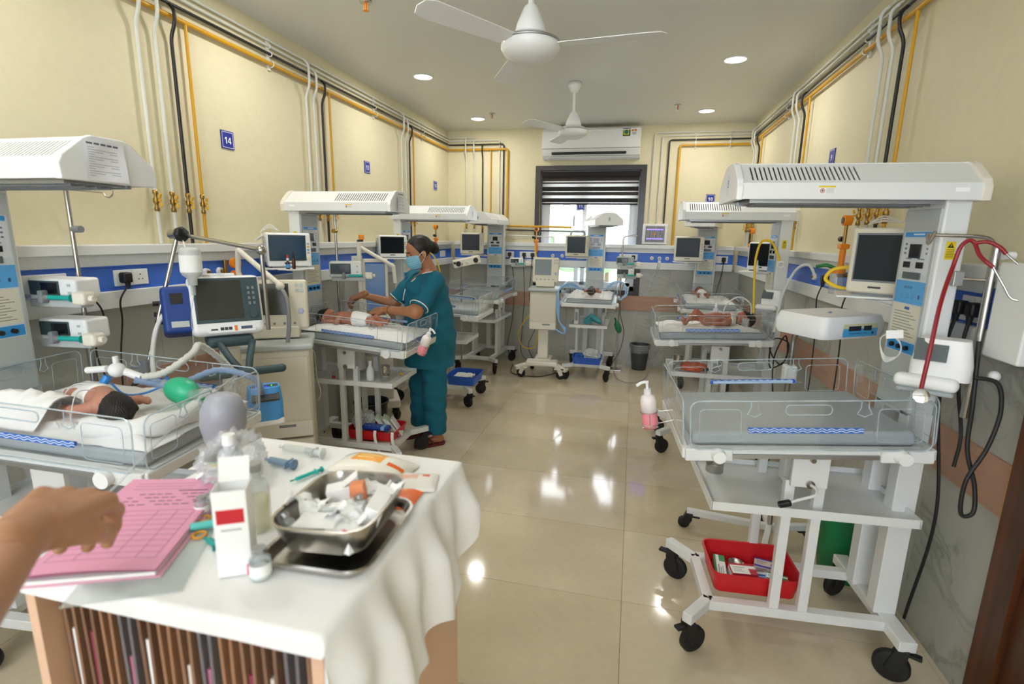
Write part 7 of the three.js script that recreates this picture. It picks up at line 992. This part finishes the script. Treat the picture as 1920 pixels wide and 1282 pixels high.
// white tube hanging by the nurse's bed, blue tubes by the window, green bag
T('tubing', 'thin white tube with a loop hanging in front of the nurse\'s bed', 'tube', [hose([[-2.1, 0.83, -2.8], [-2.02, 0.87, -2.83], [-1.965, 0.86, -2.84], [-1.955, 0.78, -2.84], [-1.95, 0.68, -2.84], [-1.93, 0.58, -2.84], [-1.96, 0.53, -2.84], [-2.0, 0.55, -2.84], [-1.97, 0.58, -2.84]], 0.0028, 70, 6)], M.cableWhite);
T('blue_tubing', 'bundle of pale blue tubes beside the window warmer', 'tube', [0, 1, 2].map((i) => hose([[-0.55, 1.02, -5.9], [-0.66, 1.06 + 0.02 * i, -5.75], [-0.77, 1.05, -5.62], [-0.765 - 0.012 * i, 0.85, -5.6], [-0.75, 0.68, -5.58], [-0.68, 0.62 - 0.02 * i, -5.56], [-0.71, 0.56, -5.58], [-0.8, 0.6, -5.6]], 0.008, 60, 7)), mat('#7fb4e4', 0.3)); T('blue_tubing', 'loose pale blue tubes at the right of the window warmer', 'tube', [0, 1].map((i) => hose([[-0.3, 1.02, -5.95], [-0.2, 1.1 + 0.02 * i, -5.9], [-0.1, 1.12, -5.9], [-0.06 + 0.02 * i, 1.0, -5.9], [-0.12, 0.92, -5.88]], 0.008, 40, 7)), mat('#9cc4e8', 0.3));
T('green_bag', 'dark green resuscitation bag hanging right of the window warmer', 'resuscitator', [mv(sp(0.045, 0, 0, 0, 0.8, 1.6, 0.8, 24), -0.12, 0.63, -5.78, 0, 0, 0.35), mv(cy(0.01, 0.012, 0.05), -0.15, 0.71, -5.78, 0, 0, 0.3)], mat('#0d6a44', 0.4));
// jointed arm of the cabinet ventilator
{ const v = scene.children.find((o) => o.userData.label && o.userData.label.startsWith('tall cream cabinet')); v.updateMatrixWorld(true); const l = (p) => v.worldToLocal(new THREE.Vector3(...p)).toArray();
  P('circuit_arm', [bar([l([-2.16, 1.1, -2.62]), l([-2.27, 1.36, -2.6]), l([-2.24, 1.5, -2.58])], 0.015, 0.02), bar([l([-2.24, 1.5, -2.58]), l([-1.93, 1.31, -2.52])], 0.015)], M.creamLight, v); P('arm_joint', sp(0.024, ...l([-1.93, 1.305, -2.52])), M.creamLight, v); P('arm_hose', [hose([l([-1.93, 1.3, -2.52]), l([-1.88, 1.24, -2.5]), l([-1.86, 1.1, -2.48]), l([-1.87, 0.99, -2.47])], 0.012, 30, 8)], M.cableGrey, v); }
T('oxygen_tubing', 'clear tubing hanging from the panel outlets right of the window', 'tube', [hose([[0.31, 1.38, -6.52], [0.3, 1.33, -6.5], [0.27, 1.2, -6.5], [0.22, 1.05, -6.5], [0.2, 0.98, -6.5], [0.23, 1.1, -6.49], [0.31, 1.24, -6.5], [0.32, 1.34, -6.5]], 0.004, 60, 7)], M.bag); T('oxygen_valve', 'white inline valve above the clear tubing right of the window', 'valve', [bx(0.035, 0.03, 0.03, 0.31, 1.335, -6.505, 0.006), cy(0.01, 0.01, 0.05, 0.31, 1.3, -6.505)], M.white2);
renderer.render(scene, camera);
